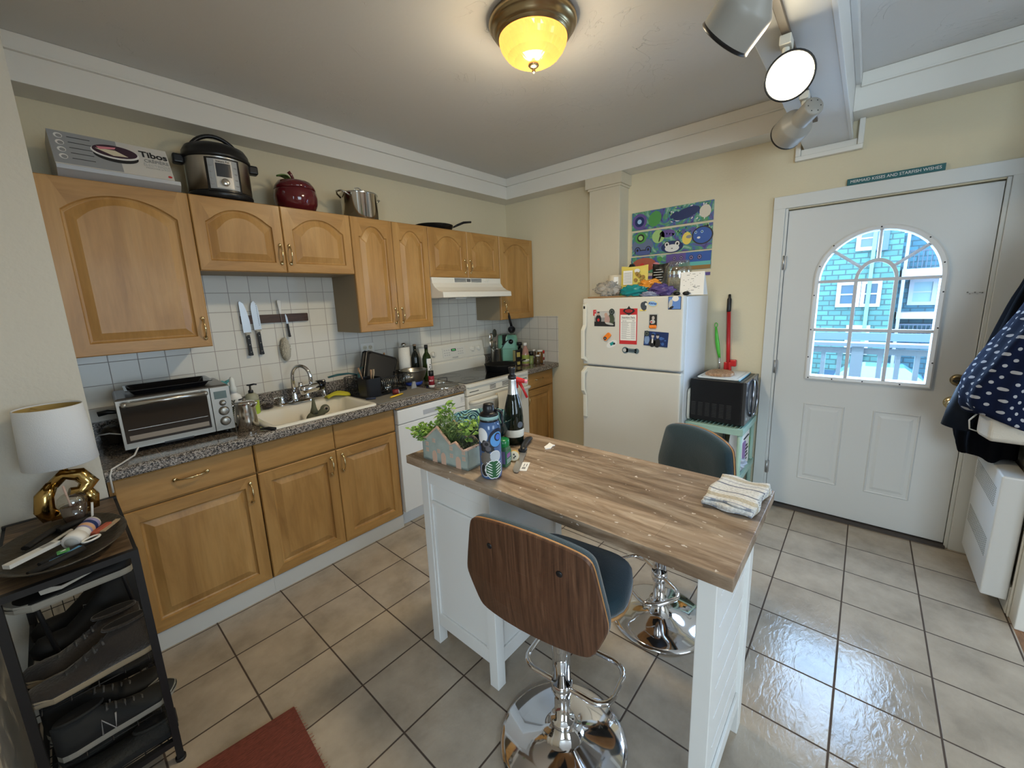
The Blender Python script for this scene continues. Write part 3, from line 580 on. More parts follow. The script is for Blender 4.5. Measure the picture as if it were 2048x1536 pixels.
# ---- sink
CREAM = mat('sink_enamel', (0.76, 0.71, 0.60), 0.16)
t = thing('sink', 'cream enamel drop-in sink set in the granite counter', 'sink', (-2.3, -0.37, CZ)); 
def rr(x0, x1, y0, y1, r, z, n=5):
    P = []
    for cx, cy, a0 in ((x1 - r, y1 - r, 0), (x0 + r, y1 - r, 90), (x0 + r, y0 + r, 180), (x1 - r, y0 + r, 270)):
        for k in range(n + 1):
            a = math.radians(a0 + 90 * k / n); P.append((cx + r * math.cos(a), cy + r * math.sin(a), z))
    return P
mb = MB(); o_ = (-2.3, -.37)
def RR(x0, x1, y0, y1, r, z): return rr(x0 - o_[0], x1 - o_[0], y0 - o_[1], y1 - o_[1], r, z)
mb.loops([RR(-2.612, -1.990, -.612, -.075, .03, .0005), RR(-2.612, -1.990, -.612, -.075, .03, .008), RR(-2.603, -1.999, -.603, -.084, .03, .014), RR(-2.585, -2.015, -.585, -.188, .05, .012), RR(-2.572, -2.028, -.572, -.202, .05, .004), RR(-2.55, -2.05, -.55, -.225, .06, -.15), RR(-2.52, -2.08, -.52, -.25, .06, -.165)], CREAM, smooth=True, cap0=False)
mb.build('basin', CREAM, t)
mb = MB(); mb.lathe([(.04, 0), (.04, .004), (.03, .003), (.028, -.001)], (0, -.01, -.1645), m=CHROME); mb.build('drain', CHROME, t)

# ---- faucet with water filter
t = thing('faucet', 'chrome gooseneck kitchen faucet with two lever handles behind the sink', 'faucet', (-2.30, -.125, CZ + .0145))
mb = MB(); mb.loops([rr(-.105, .105, -.024, .024, .02, 0), rr(-.105, .105, -.024, .024, .02, .012), rr(-.098, .098, -.017, .017, .016, .017)], CHROME, smooth=False); mb.build('base_plate', CHROME, t)
mb = MB(); mb.lathe([(.022, .015), (.018, .03), (.014, .06), (.013, .07)], (0, 0, 0), m=CHROME)
pts = [(0, 0, .06), (0, 0, .17)] + [(0, -.065 + .065 * math.cos(a), .17 + .075 * math.sin(a)) for a in [PI * k / 12 for k in range(1, 13)]] + [(0, -.13, .125)]
RS = Matrix.Rotation(0.55, 4, 'Z'); mb.X = RS
mb.tube(pts, .0115, 14, CHROME); mb.build('spout', CHROME, t)
for s_ in (-1, 1):
    mb = MB(); mb.lathe([(.02, .014), (.018, .026), (.012, .036), (.014, .05), (.012, .058), (.0, .06)], (s_ * .08, 0, 0), m=CHROME)
    mb.tube([(s_ * .08, 0, .052), (s_ * .11, -.012, .058), (s_ * .135, -.022, .056)], [.006, .005, .004], 8, CHROME); mb.build('handle', CHROME, t)
t = thing('water_filter', 'chrome and black water filter clamped on the faucet spout', 'filter', (-2.245, -.235, CZ + .115), 0.1)
mb = MB(); mb.lathe([(.0, -.07), (.026, -.065), (.031, -.05), (.031, .05), (.029, .06)], (0, 0, 0), axis=(1, .15, .05), m=CHROME); mb.build('filter_body', CHROME, t)
mb = MB(); mb.lathe([(.032, .0), (.034, .01), (.034, .03), (.026, .042), (0, .045)], (.055, .008, .004), axis=(1, .15, .05), m=BLACKG); mb.build('cap', BLACKG, t)
mb = MB(); mb.cyl((-.055, .0, .0), (-.055, .0, .05), .014, m=CHROME); mb.build('connector', CHROME, t)
t = thing('sprayer', 'small chrome pull-out sprayer standing right of the faucet', 'sprayer', (-2.11, -.13, CZ + .0145))
mb = MB(); mb.lathe([(.022, 0), (.02, .012), (.013, .02), (.012, .06), (.015, .09), (.018, .115), (.014, .125), (0, .127)], m=CHROME); mb.build('spray_body', CHROME, t)
mb = MB(); mb.box(-.006, .006, -.03, -.012, .085, .118); mb.build('trigger', BLACK, t, bev=.003)

# ---- dishwasher
t = thing('dishwasher', 'white built-in dishwasher with grey pocket handle', 'dishwasher', (-1.565, -.3, 0))
def lb(mb, x0, x1, y0, y1, z0, z1, m=None): o = t.location; mb.box(x0 - o[0], x1 - o[0], y0 - o[1], y1 - o[1], z0 - o[2], z1 - o[2], m); return mb
mb = MB(); lb(mb, -1.862, -1.268, -.58, -.03, .09, .85); mb.build('tub', WHITE2, t)
mb = MB(); lb(mb, -1.866, -1.264, -.622, -.581, .115, .745); mb.build('door', WHITE2, t, bev=.004)
mb = MB(); lb(mb, -1.866, -1.264, -.625, -.581, .748, .845); mb.build('control_panel', WHITE2, t, bev=.006)
HG = mat('pocket_grey', (0.42, 0.43, 0.45), 0.4)
mb = MB(); lb(mb, -1.66, -1.46, -.6265, -.6235, .772, .806); mb.build('pocket_handle', HG, t, bev=.001)
mb = MB()
for k in range(3): lb(mb, -1.305 + .012 * k, -1.30 + .012 * k, -.6265, -.6245, .795, .825)
lb(mb, -1.31, -1.272, -.6265, -.6245, .787, .790); mb.build('emblem', mat('grey_print', (0.45, 0.45, 0.47), .5), t)
mb = MB(); lb(mb, -1.866, -1.264, -.56, -.54, 0, .112); mb.build('toe_kick', WHITE2, t)
mb = MB(); mb.box(-1.866, -1.262, -.612, -.59, .850, .868); o = mb.build('filler_strip', MAPLE_H); tag(o, 'thin maple strip between countertop and dishwasher', 'trim strip')

# ---- range
t = thing('stove', 'white electric range with black glass cooktop and rear control panel', 'stove', (-.88, -.34, 0))
X0, X1 = -1.2575, -.5015
SW = mat('range_enamel', (0.72, 0.70, 0.63), 0.22)
mb = MB(); lb(mb, X0, X1, -.60, -.03, .06, .885); mb.build('range_body', SW, t, bev=.004)
mb = MB(); o = t.location; mb.loops([[(a - o[0], b - o[1], z) for a, b, z in rr(X0 - .001, X1 + .001, -.655, -.075, .03, z_)] for z_ in (.888, .912)], SW, smooth=False); mb.loops([[(a - o[0], b - o[1], z) for a, b, z in rr(X0 + .02, X1 - .02, -.615, -.10, .02, z_)] for z_ in (.912, .9165)], BLACKG, smooth=False)
BURN = mat('burner_ring', (0.035, 0.035, 0.04), 0.25)
for bx, by, br in ((-1.07, -.23, .095), (-.69, -.23, .075), (-1.07, -.48, .075), (-.69, -.47, .105)):
    for k in range(2):
        r_ = br * (1 - .35 * k); mb.lathe([(r_, .9166), (r_, .9169), (r_ - .003, .9169), (r_ - .003, .9166)], (bx - o[0], by - o[1], 0), m=BURN, cap0=False, cap1=False)
mb.build('cooktop', None, t, bev=.006, label='black glass cooktop in a white rim')
# backguard: slanted panel
mb = MB(); prof = [(-.035, .912), (-.10, .912), (-.105, 1.01), (-.088, 1.02), (-.098, 1.03), (-.075, 1.165), (-.06, 1.172), (-.035, 1.165)]
mb.loops([[(x - o[0], a - o[1], b) for a, b in prof] for x in (X0, X1)], SW); mb.build('backguard', SW, t, bev=.005)
def onpanel(x, s_): # s_ 0..1 up the slanted panel
    return (x - o[0], -.0985 + .023 * s_ - o[1], 1.032 + .132 * s_)
nrm = Vector((0, -.985, .17)).normalized()
for kx in (-1.205, -1.125, -.655, -.575):
    mb = MB(); c = Vector(onpanel(kx, .5)); mb.lathe([(.026, 0), (.026, .004), (.021, .006), (.020, .018), (.017, .02), (0, .02)], c, axis=nrm, m=SW); mb.box(c.x - .004, c.x + .004, c.y - .030, c.y - .012, c.z - .018, c.z + .022, SW); mb.build('knob', SW, t)
mb = MB(); c = Vector(onpanel(-.885, .5)); mb.X = Matrix.Translation(c) @ Matrix.Rotation(-.17, 4, 'X'); mb.box(-.135, .135, -.0025, .002, -.042, .042, mat('panel_face', (.68, .67, .62), .3)); mb.box(-.032, .022, -.004, 0, .004, .026, BLACK)
LED = mat('clock_green', (0.05, 0.2, 0.05), .5, emis=((0.2, 0.9, 0.3), 0.25)); mb.box(-.022, -.008, -.0045, -.003, .009, .021, LED); mb.box(-.003, .012, -.0045, -.003, .009, .021, LED)
PR = mat('grey_print2', (0.35, 0.35, 0.36), .6)
for px in (-.11, -.085, -.06, .05, .075, .10):
    for pz in (.018, -.006, -.026): mb.box(px - .007, px + .007, -.0035, -.002, pz - .0025, pz + .0025, PR)
mb.build('control_display', None, t)
text('maker_mark', 'FRIGIDAIRE', .014, PR, t, (-.885 - o[0], -.104 - o[1], 1.046), (PI / 2 - .17, 0, 0), .0004)
# front: vent strip, door with handle, drawer
mb = MB(); lb(mb, X0 + .001, X1 - .001, -.64, -.60, .822, .886, SW)
for k in range(4): lb(mb, -1.0 + 0 * k, -.93, -.6415, -.639, .833 + .010 * k, .837 + .010 * k, BLACK); lb(mb, -.85, -.70, -.6415, -.639, .833 + .010 * k, .837 + .010 * k, BLACK)
lb(mb, X0 + .01, X1 - .01, -.642, -.639, .884, .8875, BLACK); lb(mb, X0 + .03, X0 + .13, -.6415, -.639, .845, .850, BLACK); lb(mb, X1 - .12, X1 - .02, -.6415, -.639, .845, .850, BLACK)
mb.build('vent_strip', None, t)
mb = MB(); lb(mb, X0 + .002, X1 - .002, -.645, -.60, .235, .815, SW); mb.build('oven_door', None, t, bev=.01)
od = mb
mb = MB(); lb(mb, -1.13, -.63, -.648, -.644, .35, .66, BLACKG); mb.build('oven_window', None, t, bev=.001)
mb = MB(); pts = [(-1.235 - o[0], -.645 - o[1], .765), (-1.225 - o[0], -.68 - o[1], .77)] + [(x - o[0], -.692 - o[1], .772) for x in (-1.19, -1.0, -.75, -.57)] + [(-.535 - o[0], -.68 - o[1], .77), (-.525 - o[0], -.645 - o[1], .765)]
mb.tube(pts, .0155, 12, SW); mb.build('oven_handle', SW, t)
mb = MB(); lb(mb, X0 + .004, X1 - .004, -.64, -.60, .075, .228, SW); mb.build('storage_drawer', None, t, bev=.008)

DT = mat('floral_towel', (.58, .53, .42), .95, bump=(250, .3))
tw = thing('dish_towel', 'cream floral dish towel hanging over the oven door handle', 'towel', (-.84, -.70, .45)); mb = MB()
def dtf(u_, v_):
    x = -.15 + .30 * u_ + .006 * math.sin(9 * v_); y = -.014 - .010 * math.sin(11 * u_ + 1.2 * v_) * (.3 + v_); z = .352 - .40 * v_ + .06 * u_ * v_
    if v_ < .08: y = .012 - .026 * v_ / .08; z = .346 + .010 * math.sin(PI * v_ / .08 * .5)
    return (x, y, z)
mb.grid(dtf, 30, 30); mb.build('towel_cloth', DT, tw, solid=.003)
mb = MB()
def fl(x, z, r_, m, e=0): 
    u_ = (x + .15) / .3; v_ = (.352 - z) / .40; y = dtf(u_, v_)[1] - .0035 - e; mb.sph((x, y, z), r_, 10, m, (1, .12, 1))
FO = mat('flower_orange', (.65, .12, .04), .8); FY = mat('flower_yellow', (.65, .42, .03), .8); FG = mat('flower_green', (.10, .17, .05), .8); FR = mat('flower_red', (.5, .04, .03), .8)
for k in range(5): a = 2 * PI * k / 5; fl(-.115 + .016 * math.cos(a), .17 + .016 * math.sin(a), .013, FO)
fl(-.115, .17, .008, FY, .002); fl(-.07, .175, .013, FG); fl(-.125, .12, .014, FG); fl(-.08, .11, .017, FG); fl(-.10, .08, .014, FO)
for k in range(9): fl(.05 + .022 * math.sin(k * 2.1), .34 - .022 * k, .014, FY if k < 6 else FG); fl(.075 + .015 * math.cos(k * 1.7), .30 - .026 * k, .012, FG)
fl(.01, .33, .012, FR); mb.build('printed_flowers', None, tw)
mb = MB(); mb.box(.09, .15, -.030, -.020, -.02, .03, BLACKM); mb.build('dark_hem', None, tw)
# ---- range hood
t = thing('range_hood', 'white under-cabinet range hood with vent slots', 'range hood', (-.9, -.2, 1.575))
o = t.location; HW = mat('hood_white', (0.74, 0.72, 0.66), 0.35)
X0, X1 = -1.2905, -.5065
mb = MB(); prof = [(-.01, 1.737), (-.352, 1.737), (-.356, 1.694), (-.385, 1.66), (-.43, 1.632), (-.478, 1.62), (-.482, 1.578), (-.46, 1.576), (-.02, 1.576)]
mb.loops([[(x - o[0], a - o[1], b - o[2]) for a, b in prof] for x in (X0, X1)], HW, smooth=False); mb.build('hood_shell', HW, t, bev=.003)
mb = MB(); G = mat('vent_dark', (0.12, 0.12, 0.12), .6)
for a, b in ((-1.06, -.935), (-.875, -.755)):
    for k in range(5): mb.box(a - o[0], b - o[0], -.3585 - o[1], -.351 - o[1], 1.702 + k * .0065 - o[2], 1.705 + k * .0065 - o[2])
mb.box(-.925 - o[0], -.885 - o[0], -.3575 - o[1], -.351 - o[1], 1.704 - o[2], 1.73 - o[2]); mb.build('vent_slots', G, t)
mb = MB(); mb.box(-.72 - o[0], -.695 - o[0], -.362 - o[1], -.351 - o[1], 1.709 - o[2], 1.728 - o[2]); mb.box(-.68 - o[0], -.655 - o[0], -.362 - o[1], -.351 - o[1], 1.709 - o[2], 1.728 - o[2]); mb.build('switches', HW, t, bev=.002)
mb = MB(); mb.box(-1.1 - o[0], -.98 - o[0], -.40 - o[1], -.31 - o[1], 1.565 - o[2], 1.577 - o[2]); mb.build('hood_lamp_cover', mat('lamp_cover', (.6, .6, .58), .3), t, bev=.003)

# ---- fridge
t = thing('refrigerator', 'white top-freezer refrigerator with magnets and photos on its door', 'refrigerator', (-.3, -1.632, 0)); o = t.location
FX = -.5687
mb = MB(); lb(mb, -.495, -.03, -2.0097, -1.385, .02, 1.525); lb(mb, -.495, -.17, -1.385, -1.2539, .02, 1.525); mb.build('fridge_body', FRIDGES, t, bev=.008)
mb = MB(); lb(mb, FX, -.500, -2.0097, -1.2539, 1.026, 1.531); mb.build('freezer_door', FRIDGEW, t, bev=.012, seg=3)
mb = MB(); lb(mb, FX, -.500, -2.0097, -1.2539, .06, 1.012); mb.build('fridge_door', FRIDGEW, t, bev=.012, seg=3)
mb = MB(); lb(mb, -.53, -.44, -2.005, -1.26, 0, .055, BLACKM); mb.build('kick_grille', BLACKM, t)
HC = mat('handle_cream', (.70, .67, .57), .35)
for z0, z1, flip in ((1.045, 1.50, 1), (.60, 1.005, -1)):
    mb = MB(); yy = -1.285
    if flip > 0: prof = [(FX, z1), (FX - .025, z1 - .01), (FX - .025, z0 + .29), (FX - .055, z0 + .25), (FX - .055, z0 + .03), (FX, z0), (FX, z0 + .03), (FX - .038, z0 + .05), (FX - .038, z0 + .24), (FX - .01, z0 + .28), (FX, z1 - .02)]
    else: prof = [(FX, z0), (FX - .025, z0 + .01), (FX - .025, z1 - .22), (FX - .055, z1 - .18), (FX - .055, z1 - .03), (FX, z1), (FX, z1 - .03), (FX - .038, z1 - .05), (FX - .038, z1 - .17), (FX - .01, z1 - .21), (FX, z0 + .02)]
    mb.loops([[(a - o[0], y - o[1], b) for a, b in prof] for y in (yy - .014, yy + .014)], HC); mb.build('handle', HC, t, bev=.003, label='cream angled door handle')
mb = MB(); lb(mb, FX - .026, FX - .020, -1.292, -1.278, 1.455, 1.475, BLACK); mb.build('handle_badge', BLACK, t)

# ============================================================ ON THE FRIDGE DOOR (flat things on the plane x = FX, facing -x)
GB = 'magnets and pictures on the freezer door'
def fthing(name, label, cat, y, z): return thing(name, label, cat, (FX - .0006, y, z), 0, GB)
def fb(mb, y0, y1, z0, z1, m, d0=0.0, d1=.0008): mb.box(-d1, -d0, min(y0, y1), max(y0, y1), z0, z1, m); return mb
def fellipse(mb, y, z, ry, rz, m, d=.001, d0=0.0, n=24, rot=0.0):
    P = []
    for k in range(n):
        a = 2 * PI * k / n; u_, v_ = ry * math.cos(a), rz * math.sin(a); P.append((y + u_ * math.cos(rot) - v_ * math.sin(rot), z + u_ * math.sin(rot) + v_ * math.cos(rot)))
    mb.loops([[(-d0, a, b) for a, b in P], [(-d, a, b) for a, b in P]], m); return mb
def C_(n, c, r=.5): return mat('c_' + n, c, r)
SKIN = C_('skin', (.5, .32, .25)); DK = C_('dark', (.02, .02, .022)); WT = C_('white', (.75, .74, .72)); GY = C_('grey', (.28, .28, .28)); RD = C_('red', (.55, .03, .035)); NV = C_('navy', (.012, .03, .12)); BL = C_('blue', (.03, .10, .38)); OR = C_('orange', (.85, .22, .02)); YL = C_('yellow', (.8, .62, .12)); GN = C_('green', (.08, .3, .08)); LG = C_('light_grey', (.5, .5, .48)); TE = C_('teal', (.02, .3, .3)); PU = C_('purple', (.12, .08, .28)); PK = C_('pink', (.7, .25, .3)); LB = C_('light_blue', (.35, .55, .8)); CRM = C_('cream', (.7, .62, .45)); BR = C_('brown', (.2, .1, .05)); LGN = C_('light_green', (.35, .55, .2))
# photo of two people, left
t = fthing('photo', 'glossy photo of two people outdoors, leftmost picture on the freezer door', 'photo', -1.443, 1.3785)
mb = MB(); fb(mb, -.085, .085, -.055, .055, GY); fb(mb, -.083, .083, 0.01, .053, LG, d1=.001); fb(mb, -.085, .085, -.055, -.02, DK, d1=.0012)
fellipse(mb, .05, -.005, .024, .036, DK, .0016); fellipse(mb, .05, .038, .010, .013, SKIN, .0018); fb(mb, .04, .06, .044, .052, DK, d1=.002); fellipse(mb, .05, -.008, .010, .012, RD, .002)
fellipse(mb, -.022, -.005, .022, .034, C_('dusty_pink', (.45, .3, .27)), .0016); fellipse(mb, -.012, .03, .013, .015, SKIN, .0018); fellipse(mb, -.055, .0, .024, .04, C_('foliage', (.06, .08, .05)), .0014)
fellipse(mb, -.04, -.035, .035, .008, LG, .0018, rot=.2); mb.build('print', None, t)
t = fthing('letter_magnet', 'small red outlined letter magnet over the left photo corner', 'magnet', -1.364, 1.424)
mb = MB(); fb(mb, -.010, .014, -.022, .022, RD, d1=.003); fb(mb, -.007, .004, 0.004, .014, PK, d1=.0036); fb(mb, -.010, .002, -.022, -.006, FRIDGEW, d1=.0034); mb.build('letter', None, t)
for y, z, r_, lab in ((-1.503, 1.43, .021, 'round dark green badge magnet at the left photo top corner'), (-1.771, 1.279, .018, 'round dark badge magnet on the corner of the tuxedo photo')):
    t = thing('badge_magnet', lab, 'magnet', (FX - .0026, y, z), 0, GB)
    mb = MB(); fellipse(mb, 0, 0, r_, r_ * 1.1, C_('badge', (.03, .045, .04)), .003); fellipse(mb, 0, 0, r_ * .6, r_ * .66, GY, .0035); fellipse(mb, 0, 0, r_ * .5, r_ * .56, C_('badge', (.03, .045, .04)), .004); mb.build('badge', None, t)
# price list with red header
t = fthing('price_list', 'tall red and white printed list in the middle of the freezer door', 'paper', -1.631, 1.325)
mb = MB(); fb(mb, -.067, .067, -.127, .127, RD); fb(mb, -.06, .06, -.10, .083, PAPER, d1=.0012)
for k in range(15): fb(mb, .052, -.002 + .015 * math.sin(k * 3), .02 - k * .0078, .0225 - k * .0078, GY, d1=.0015); fb(mb, -.02, -.052, .02 - k * .0078, .0225 - k * .0078, GY, d1=.0015)
fb(mb, .055, -.055, .052, .054, DK, d1=.0015); fb(mb, .055, -.055, .028, .030, DK, d1=.0015); mb.build('sheet', None, t)
text('heading', 'Nutrition Facts', .0165, DK, t, (-.0014, 0, .064), RB, .0002, bold=.0003); text('heading', 'calories', .011, DK, t, (-.0014, .03, .04), RB, .0002); text('heading', '230', .012, DK, t, (-.0014, -.038, .04), RB, .0002)
t = thing('crest_magnet', 'dark red bordered crest magnet clipped at the top of the list', 'magnet', (FX - .0026, -1.636, 1.435), 0, GB)
mb = MB(); P = [(-.045, 0), (-.03, -.012), (0, -.03), (.03, -.012), (.045, 0), (.035, .014), (.012, .018), (0, .035), (-.012, .018), (-.035, .014)]
mb.loops([[(0, a, b) for a, b in P], [(-.004, a, b) for a, b in P]], DK); fellipse(mb, 0, .0, .028, .011, RD, .0048); fb(mb, .02, -.02, -.002, .002, DK, d1=.0052); mb.build('crest', None, t)
# bird and speech bubble magnet
t = fthing('bird_magnet', 'dark bird shaped magnet on a gold base beside a blue speech bubble', 'magnet', -1.748, 1.468)
mb = MB(); fellipse(mb, .006, -.002, .02, .03, C_('bird_grey', (.05, .06, .08)), .003, rot=-.3); fellipse(mb, -.004, .018, .015, .014, C_('bird_grey', (.05, .06, .08)), .0034); fellipse(mb, -.012, .012, .007, .009, WT, .004); fb(mb, .034, -.012, -.034, -.025, YL, d1=.0028)
mb.build('bird', None, t)
t = fthing('bubble_magnet', 'oval blue and white speech bubble magnet beside the bird magnet', 'magnet', -1.805, 1.482)
mb = MB(); fellipse(mb, 0, 0, .034, .021, YL, .0024, rot=.15); fellipse(mb, 0, 0, .031, .018, LB, .003, rot=.15); mb.build('bubble', None, t)
text('lettering', 'AWW', .021, BL, t, (-.0034, 0, 0), (PI / 2, .15, -PI / 2), .0003, bold=.001)
# sky photo top right
t = fthing('photo', 'small square photo of blue sky and rock, top right corner of the freezer door', 'photo', -1.952, 1.4835)
mb = MB(); fb(mb, -.042, .042, -.042, .042, DK); fb(mb, -.039, .039, -.039, .039, C_('sky_print', (.12, .25, .6)), d1=.0011); fellipse(mb, -.005, .028, .022, .018, WT, .0016); fellipse(mb, .026, -.005, .012, .03, LG, .0015, rot=.2); fellipse(mb, .02, -.03, .016, .008, DK, .0018, rot=-.5); mb.build('print', None, t)
# small photo with orange clip
t = fthing('photo', 'small narrow photo of a person held by an orange clip', 'photo', -1.812, 1.368)
mb = MB(); fb(mb, -.032, .032, -.046, .046, LG); fb(mb, -.026, .026, -.04, .04, DK, d1=.0011); fellipse(mb, 0, .018, .010, .013, C_('face_pale', (.5, .45, .42)), .0016); fellipse(mb, .004, -.008, .018, .014, LG, .0015); fellipse(mb, .012, -.01, .006, .006, RD, .002); mb.build('print', None, t)
t = thing('pumpkin_magnet', 'orange ribbed magnet below the small narrow photo', 'magnet', (FX - .002, -1.812, 1.326), 0, GB)
mb = MB(); [mb.sph((-.004, k * .012, 0), .012, 10, OR, (.7, .8, 1.1)) for k in (-1.4, -.5, .5, 1.4)]; mb.build('pumpkin', None, t)
# tuxedo photo
t = fthing('photo', 'dark blue formal photo of two people in tuxedos', 'photo', -1.834, 1.2425); t.rotation_euler = (.06, 0, 0)
mb = MB(); fb(mb, -.084, .084, -.05, .05, NV)
for k in range(14): fellipse(mb, random.uniform(-.07, .07), random.uniform(-.04, .04), random.uniform(.006, .018), random.uniform(.004, .012), C_('galaxy', (.05, .12, .35)), .0010 + .0001 * k)
fellipse(mb, .062, -.01, .018, .03, C_('mist', (.2, .3, .5)), .0026)
for y, c in ((.022, WT), (-.012, DK)):
    fellipse(mb, y, -.028, .022, .03, DK, .003); fellipse(mb, y, .018, .0095, .013, C_('face_pale', (.5, .45, .42)), .0034); fellipse(mb, y, .029, .0095, .006, DK, .0038); fb(mb, y - .005, y + .005, -.03, .002, c, d1=.0036)
fb(mb, -.084, .084, -.05, -.0485, DK, d1=.0044); mb.build('print', None, t)
# orange key fob like magnet + round
t = thing('toy_magnet', 'orange capsule shaped magnet with a black dial', 'magnet', (FX - .001, -1.468, 1.248), 0, GB); t.rotation_euler = (-.75, 0, 0)
mb = MB(); mb.loops([[(d, a, b) for a, b, _ in rr(-.034, .034, -.018, .018, .014, 0)] for d in (0, -.012)], OR); fellipse(mb, .018, 0, .013, .013, DK, .0135); fellipse(mb, .018, 0, .006, .006, GY, .015); mb.build('capsule', None, t, bev=.003)
t = thing('cup_magnet', 'oval white magnet with a green figure, below the orange capsule', 'magnet', (FX - .0005, -1.503, 1.194), 0, GB); t.rotation_euler = (-.5, 0, 0)
mb = MB(); fellipse(mb, 0, 0, .045, .024, WT, .002); fb(mb, -.02, .012, -.010, .012, TE, d1=.003); fb(mb, -.028, -.012, -.014, 0, DK, d1=.0034); mb.build('oval', None, t)
t = thing('bottle_opener', 'grey blue magnetic bottle opener low on the freezer door', 'bottle opener', (FX - .0008, -1.654, 1.153), 0, GB); t.rotation_euler = (.04, 0, 0)
mb = MB(); fellipse(mb, .042, 0, .024, .023, C_('opener', (.10, .15, .17)), .004); fellipse(mb, -.044, 0, .018, .019, C_('opener', (.10, .15, .17)), .004); fb(mb, -.044, .044, -.014, .014, C_('opener', (.10, .15, .17)), d1=.004); fellipse(mb, .046, 0, .013, .013, LG, .0046); fb(mb, -.04, .02, -.004, .004, C_('opener_dark', (.04, .06, .08)), d1=.0048); mb.build('opener', None, t)

# ============================================================ ON TOP OF THE FRIDGE  (top at 1.531)
FT = 1.5315
GF = 'clutter on top of the refrigerator'
t = thing('cork_tray', 'flat brown board lying on the left of the fridge top', 'board', (-.40, -1.47, FT))
mb = MB(); mb.box(-.12, .14, -.21, .20, 0, .012); mb.build('board', mat('cork', (.30, .17, .08), .8), t, bev=.003)
t = thing('paper_roll', 'cream paper roll with a printed side, left on top of the fridge', 'roll', (-.37, -1.43, FT + .0125))
mb = MB(); mb.lathe([(.055, 0), (.055, .155), (.018, .155), (.018, .02)], m=mat('cream_paper', (.62, .56, .44), .8)); mb.build('roll', None, t)
mb = MB(); P = [(-.057 * math.cos(a), -.057 * math.sin(a)) for a in [0.2 + .12 * k for k in range(6)]]; mb.loops([[(a, b, z) for a, b in P] for z in (.02, .14)], PAPER, closed=False, cap0=False, cap1=False); mb.build('label_strip', PAPER, t, solid=.001)
def lump(name, label, cat, loc, dims, m, seed, amp=.35, rz=0, n=44, group=None, flat=.15, mats=None):
    """crumpled bag: noisy ellipsoid resting on its base"""
    t = thing(name, label, cat, loc, rz, group); mb = MB(); rs = Vector((seed * 7.3, seed * 1.7, seed * 3.1))
    def fn(u_, v_):
        a = 2 * PI * u_; b = PI * (v_ * .98 + .01); d = Vector((math.sin(b) * math.cos(a), math.sin(b) * math.sin(a), -math.cos(b)))
        d2 = Vector((d.x, d.y, d.z)); k = 1 - .12 + amp * (noise.noise(d2 * 2.2 + rs)) + amp * .9 * abs(noise.noise(d2 * 4.5 + rs)) + amp * .35 * abs(noise.noise(d2 * 11 + rs))
        p = Vector((d.x * dims[0] / 2 * k, d.y * dims[1] / 2 * k, (d.z * k + 1) * dims[2] / 2)); p.z = max(p.z, 0); return p
    mb.grid(fn, n, n, m); o = mb.build(name + '_body', None, t); return t, o
BAGC = mat('clear_bag', (.85, .83, .8), .12, trans=.75, ior=1.2)
lump('plastic_bag', 'crumpled clear plastic bag of bits at the left edge of the fridge top', 'bag', (-.455, -1.41, FT + .0125), (.10, .17, .10), BAGC, 3, .6)
def pouch(name, label, y, x, w, h, mfront, group=None, tilt=.12, rz=0.0, depth=.045, z=FT, top_bow=.008):
    t = thing(name, label, 'bag', (x, y, z), rz, group)
    def side(s_):
        def fn(u_, v_):
            yy = (u_ - .5) * w; zz = v_ * h; th = depth * (math.sin(PI * min(max(u_, 0), 1)) ** .5) * (1 - v_) ** .6 * .5 + .001
            zz += .004 * noise.noise(Vector((u_ * 5, v_ * 5, s_ + y * 9))) if 0 < v_ < 1 else 0
            return (-s_ * th + tilt * zz * .4 + .004 * noise.noise(Vector((u_ * 6, v_ * 7, y * 5))), -yy, zz - (top_bow * math.sin(PI * u_) if v_ > .9 else 0) + .0)
        return fn
    mb = MB(); mb.grid(side(1), 14, 16, mfront); mb.grid(side(-1), 14, 16, mfront); mb.build('pouch_body', None, t); return t
YP = mat('yellow_foil', (.68, .56, .13), .25)
t = pouch('snack_pouch', 'yellow foil snack pouch standing on the fridge with a nutrition label', -1.600, -.42, .205, .225, YP, None)
mb = MB(); fb(mb, .075, .005, .09, .19, PAPER, d0=.014, d1=.0185)
for k in range(9): fb(mb, .07, .01, .10 + k * .009, .103 + k * .009, GY, d0=.0185, d1=.019)
mb.build('nutrition_label', None, t)
mb = MB()
for (y, z) in ((-.02, .12), (-.045, .15), (-.065, .115), (-.05, .09), (-.03, .165), (-.075, .14)): fellipse(mb, y, z, .013, .013, C_('walnut_print', (.33, .2, .05)), .021, .012)
fb(mb, .10, .082, 0, .05, GN, d0=.018, d1=.022); fellipse(mb, -.03, .185, .02, .014, WT, .019, .010); mb.build('printed_nuts', None, t)
t = thing('binder_clip', 'small black clip on top of the yellow snack pouch', 'clip', (-.40, -1.575, FT + .217), 0)
mb = MB(); mb.prism([(-.022, 0), (.022, 0), (.012, .02), (-.012, .02)], -.012, .012, BLACK, 'yz'); mb.tube([(-.01, -.012, .018), (-.02, -.016, .04), (-.02, .0, .04), (-.01, 0, .02)], .0015, 6, CHROME); mb.build('clip', None, t)
t = pouch('coffee_pouch', 'black striped pouch behind the yellow snack pouch', -1.745, -.30, .12, .235, mat('black_foil', (.012, .012, .012), .3), None)
mb = MB()
for k in range(8): fb(mb, .035 - .01 * math.sin(k * 2), -.02 + .008 * math.sin(k * 3), .06 + k * .018, .064 + k * .018, WT, d0=.002, d1=.019)
mb.build('white_stripes', None, t)
lump('snack_bag', 'teal crumpled snack bag lying before the yellow pouch', 'bag', (-.50, -1.635, FT), (.085, .19, .08), mat('teal_foil', (.01, .22, .24), .18), 5, .35)
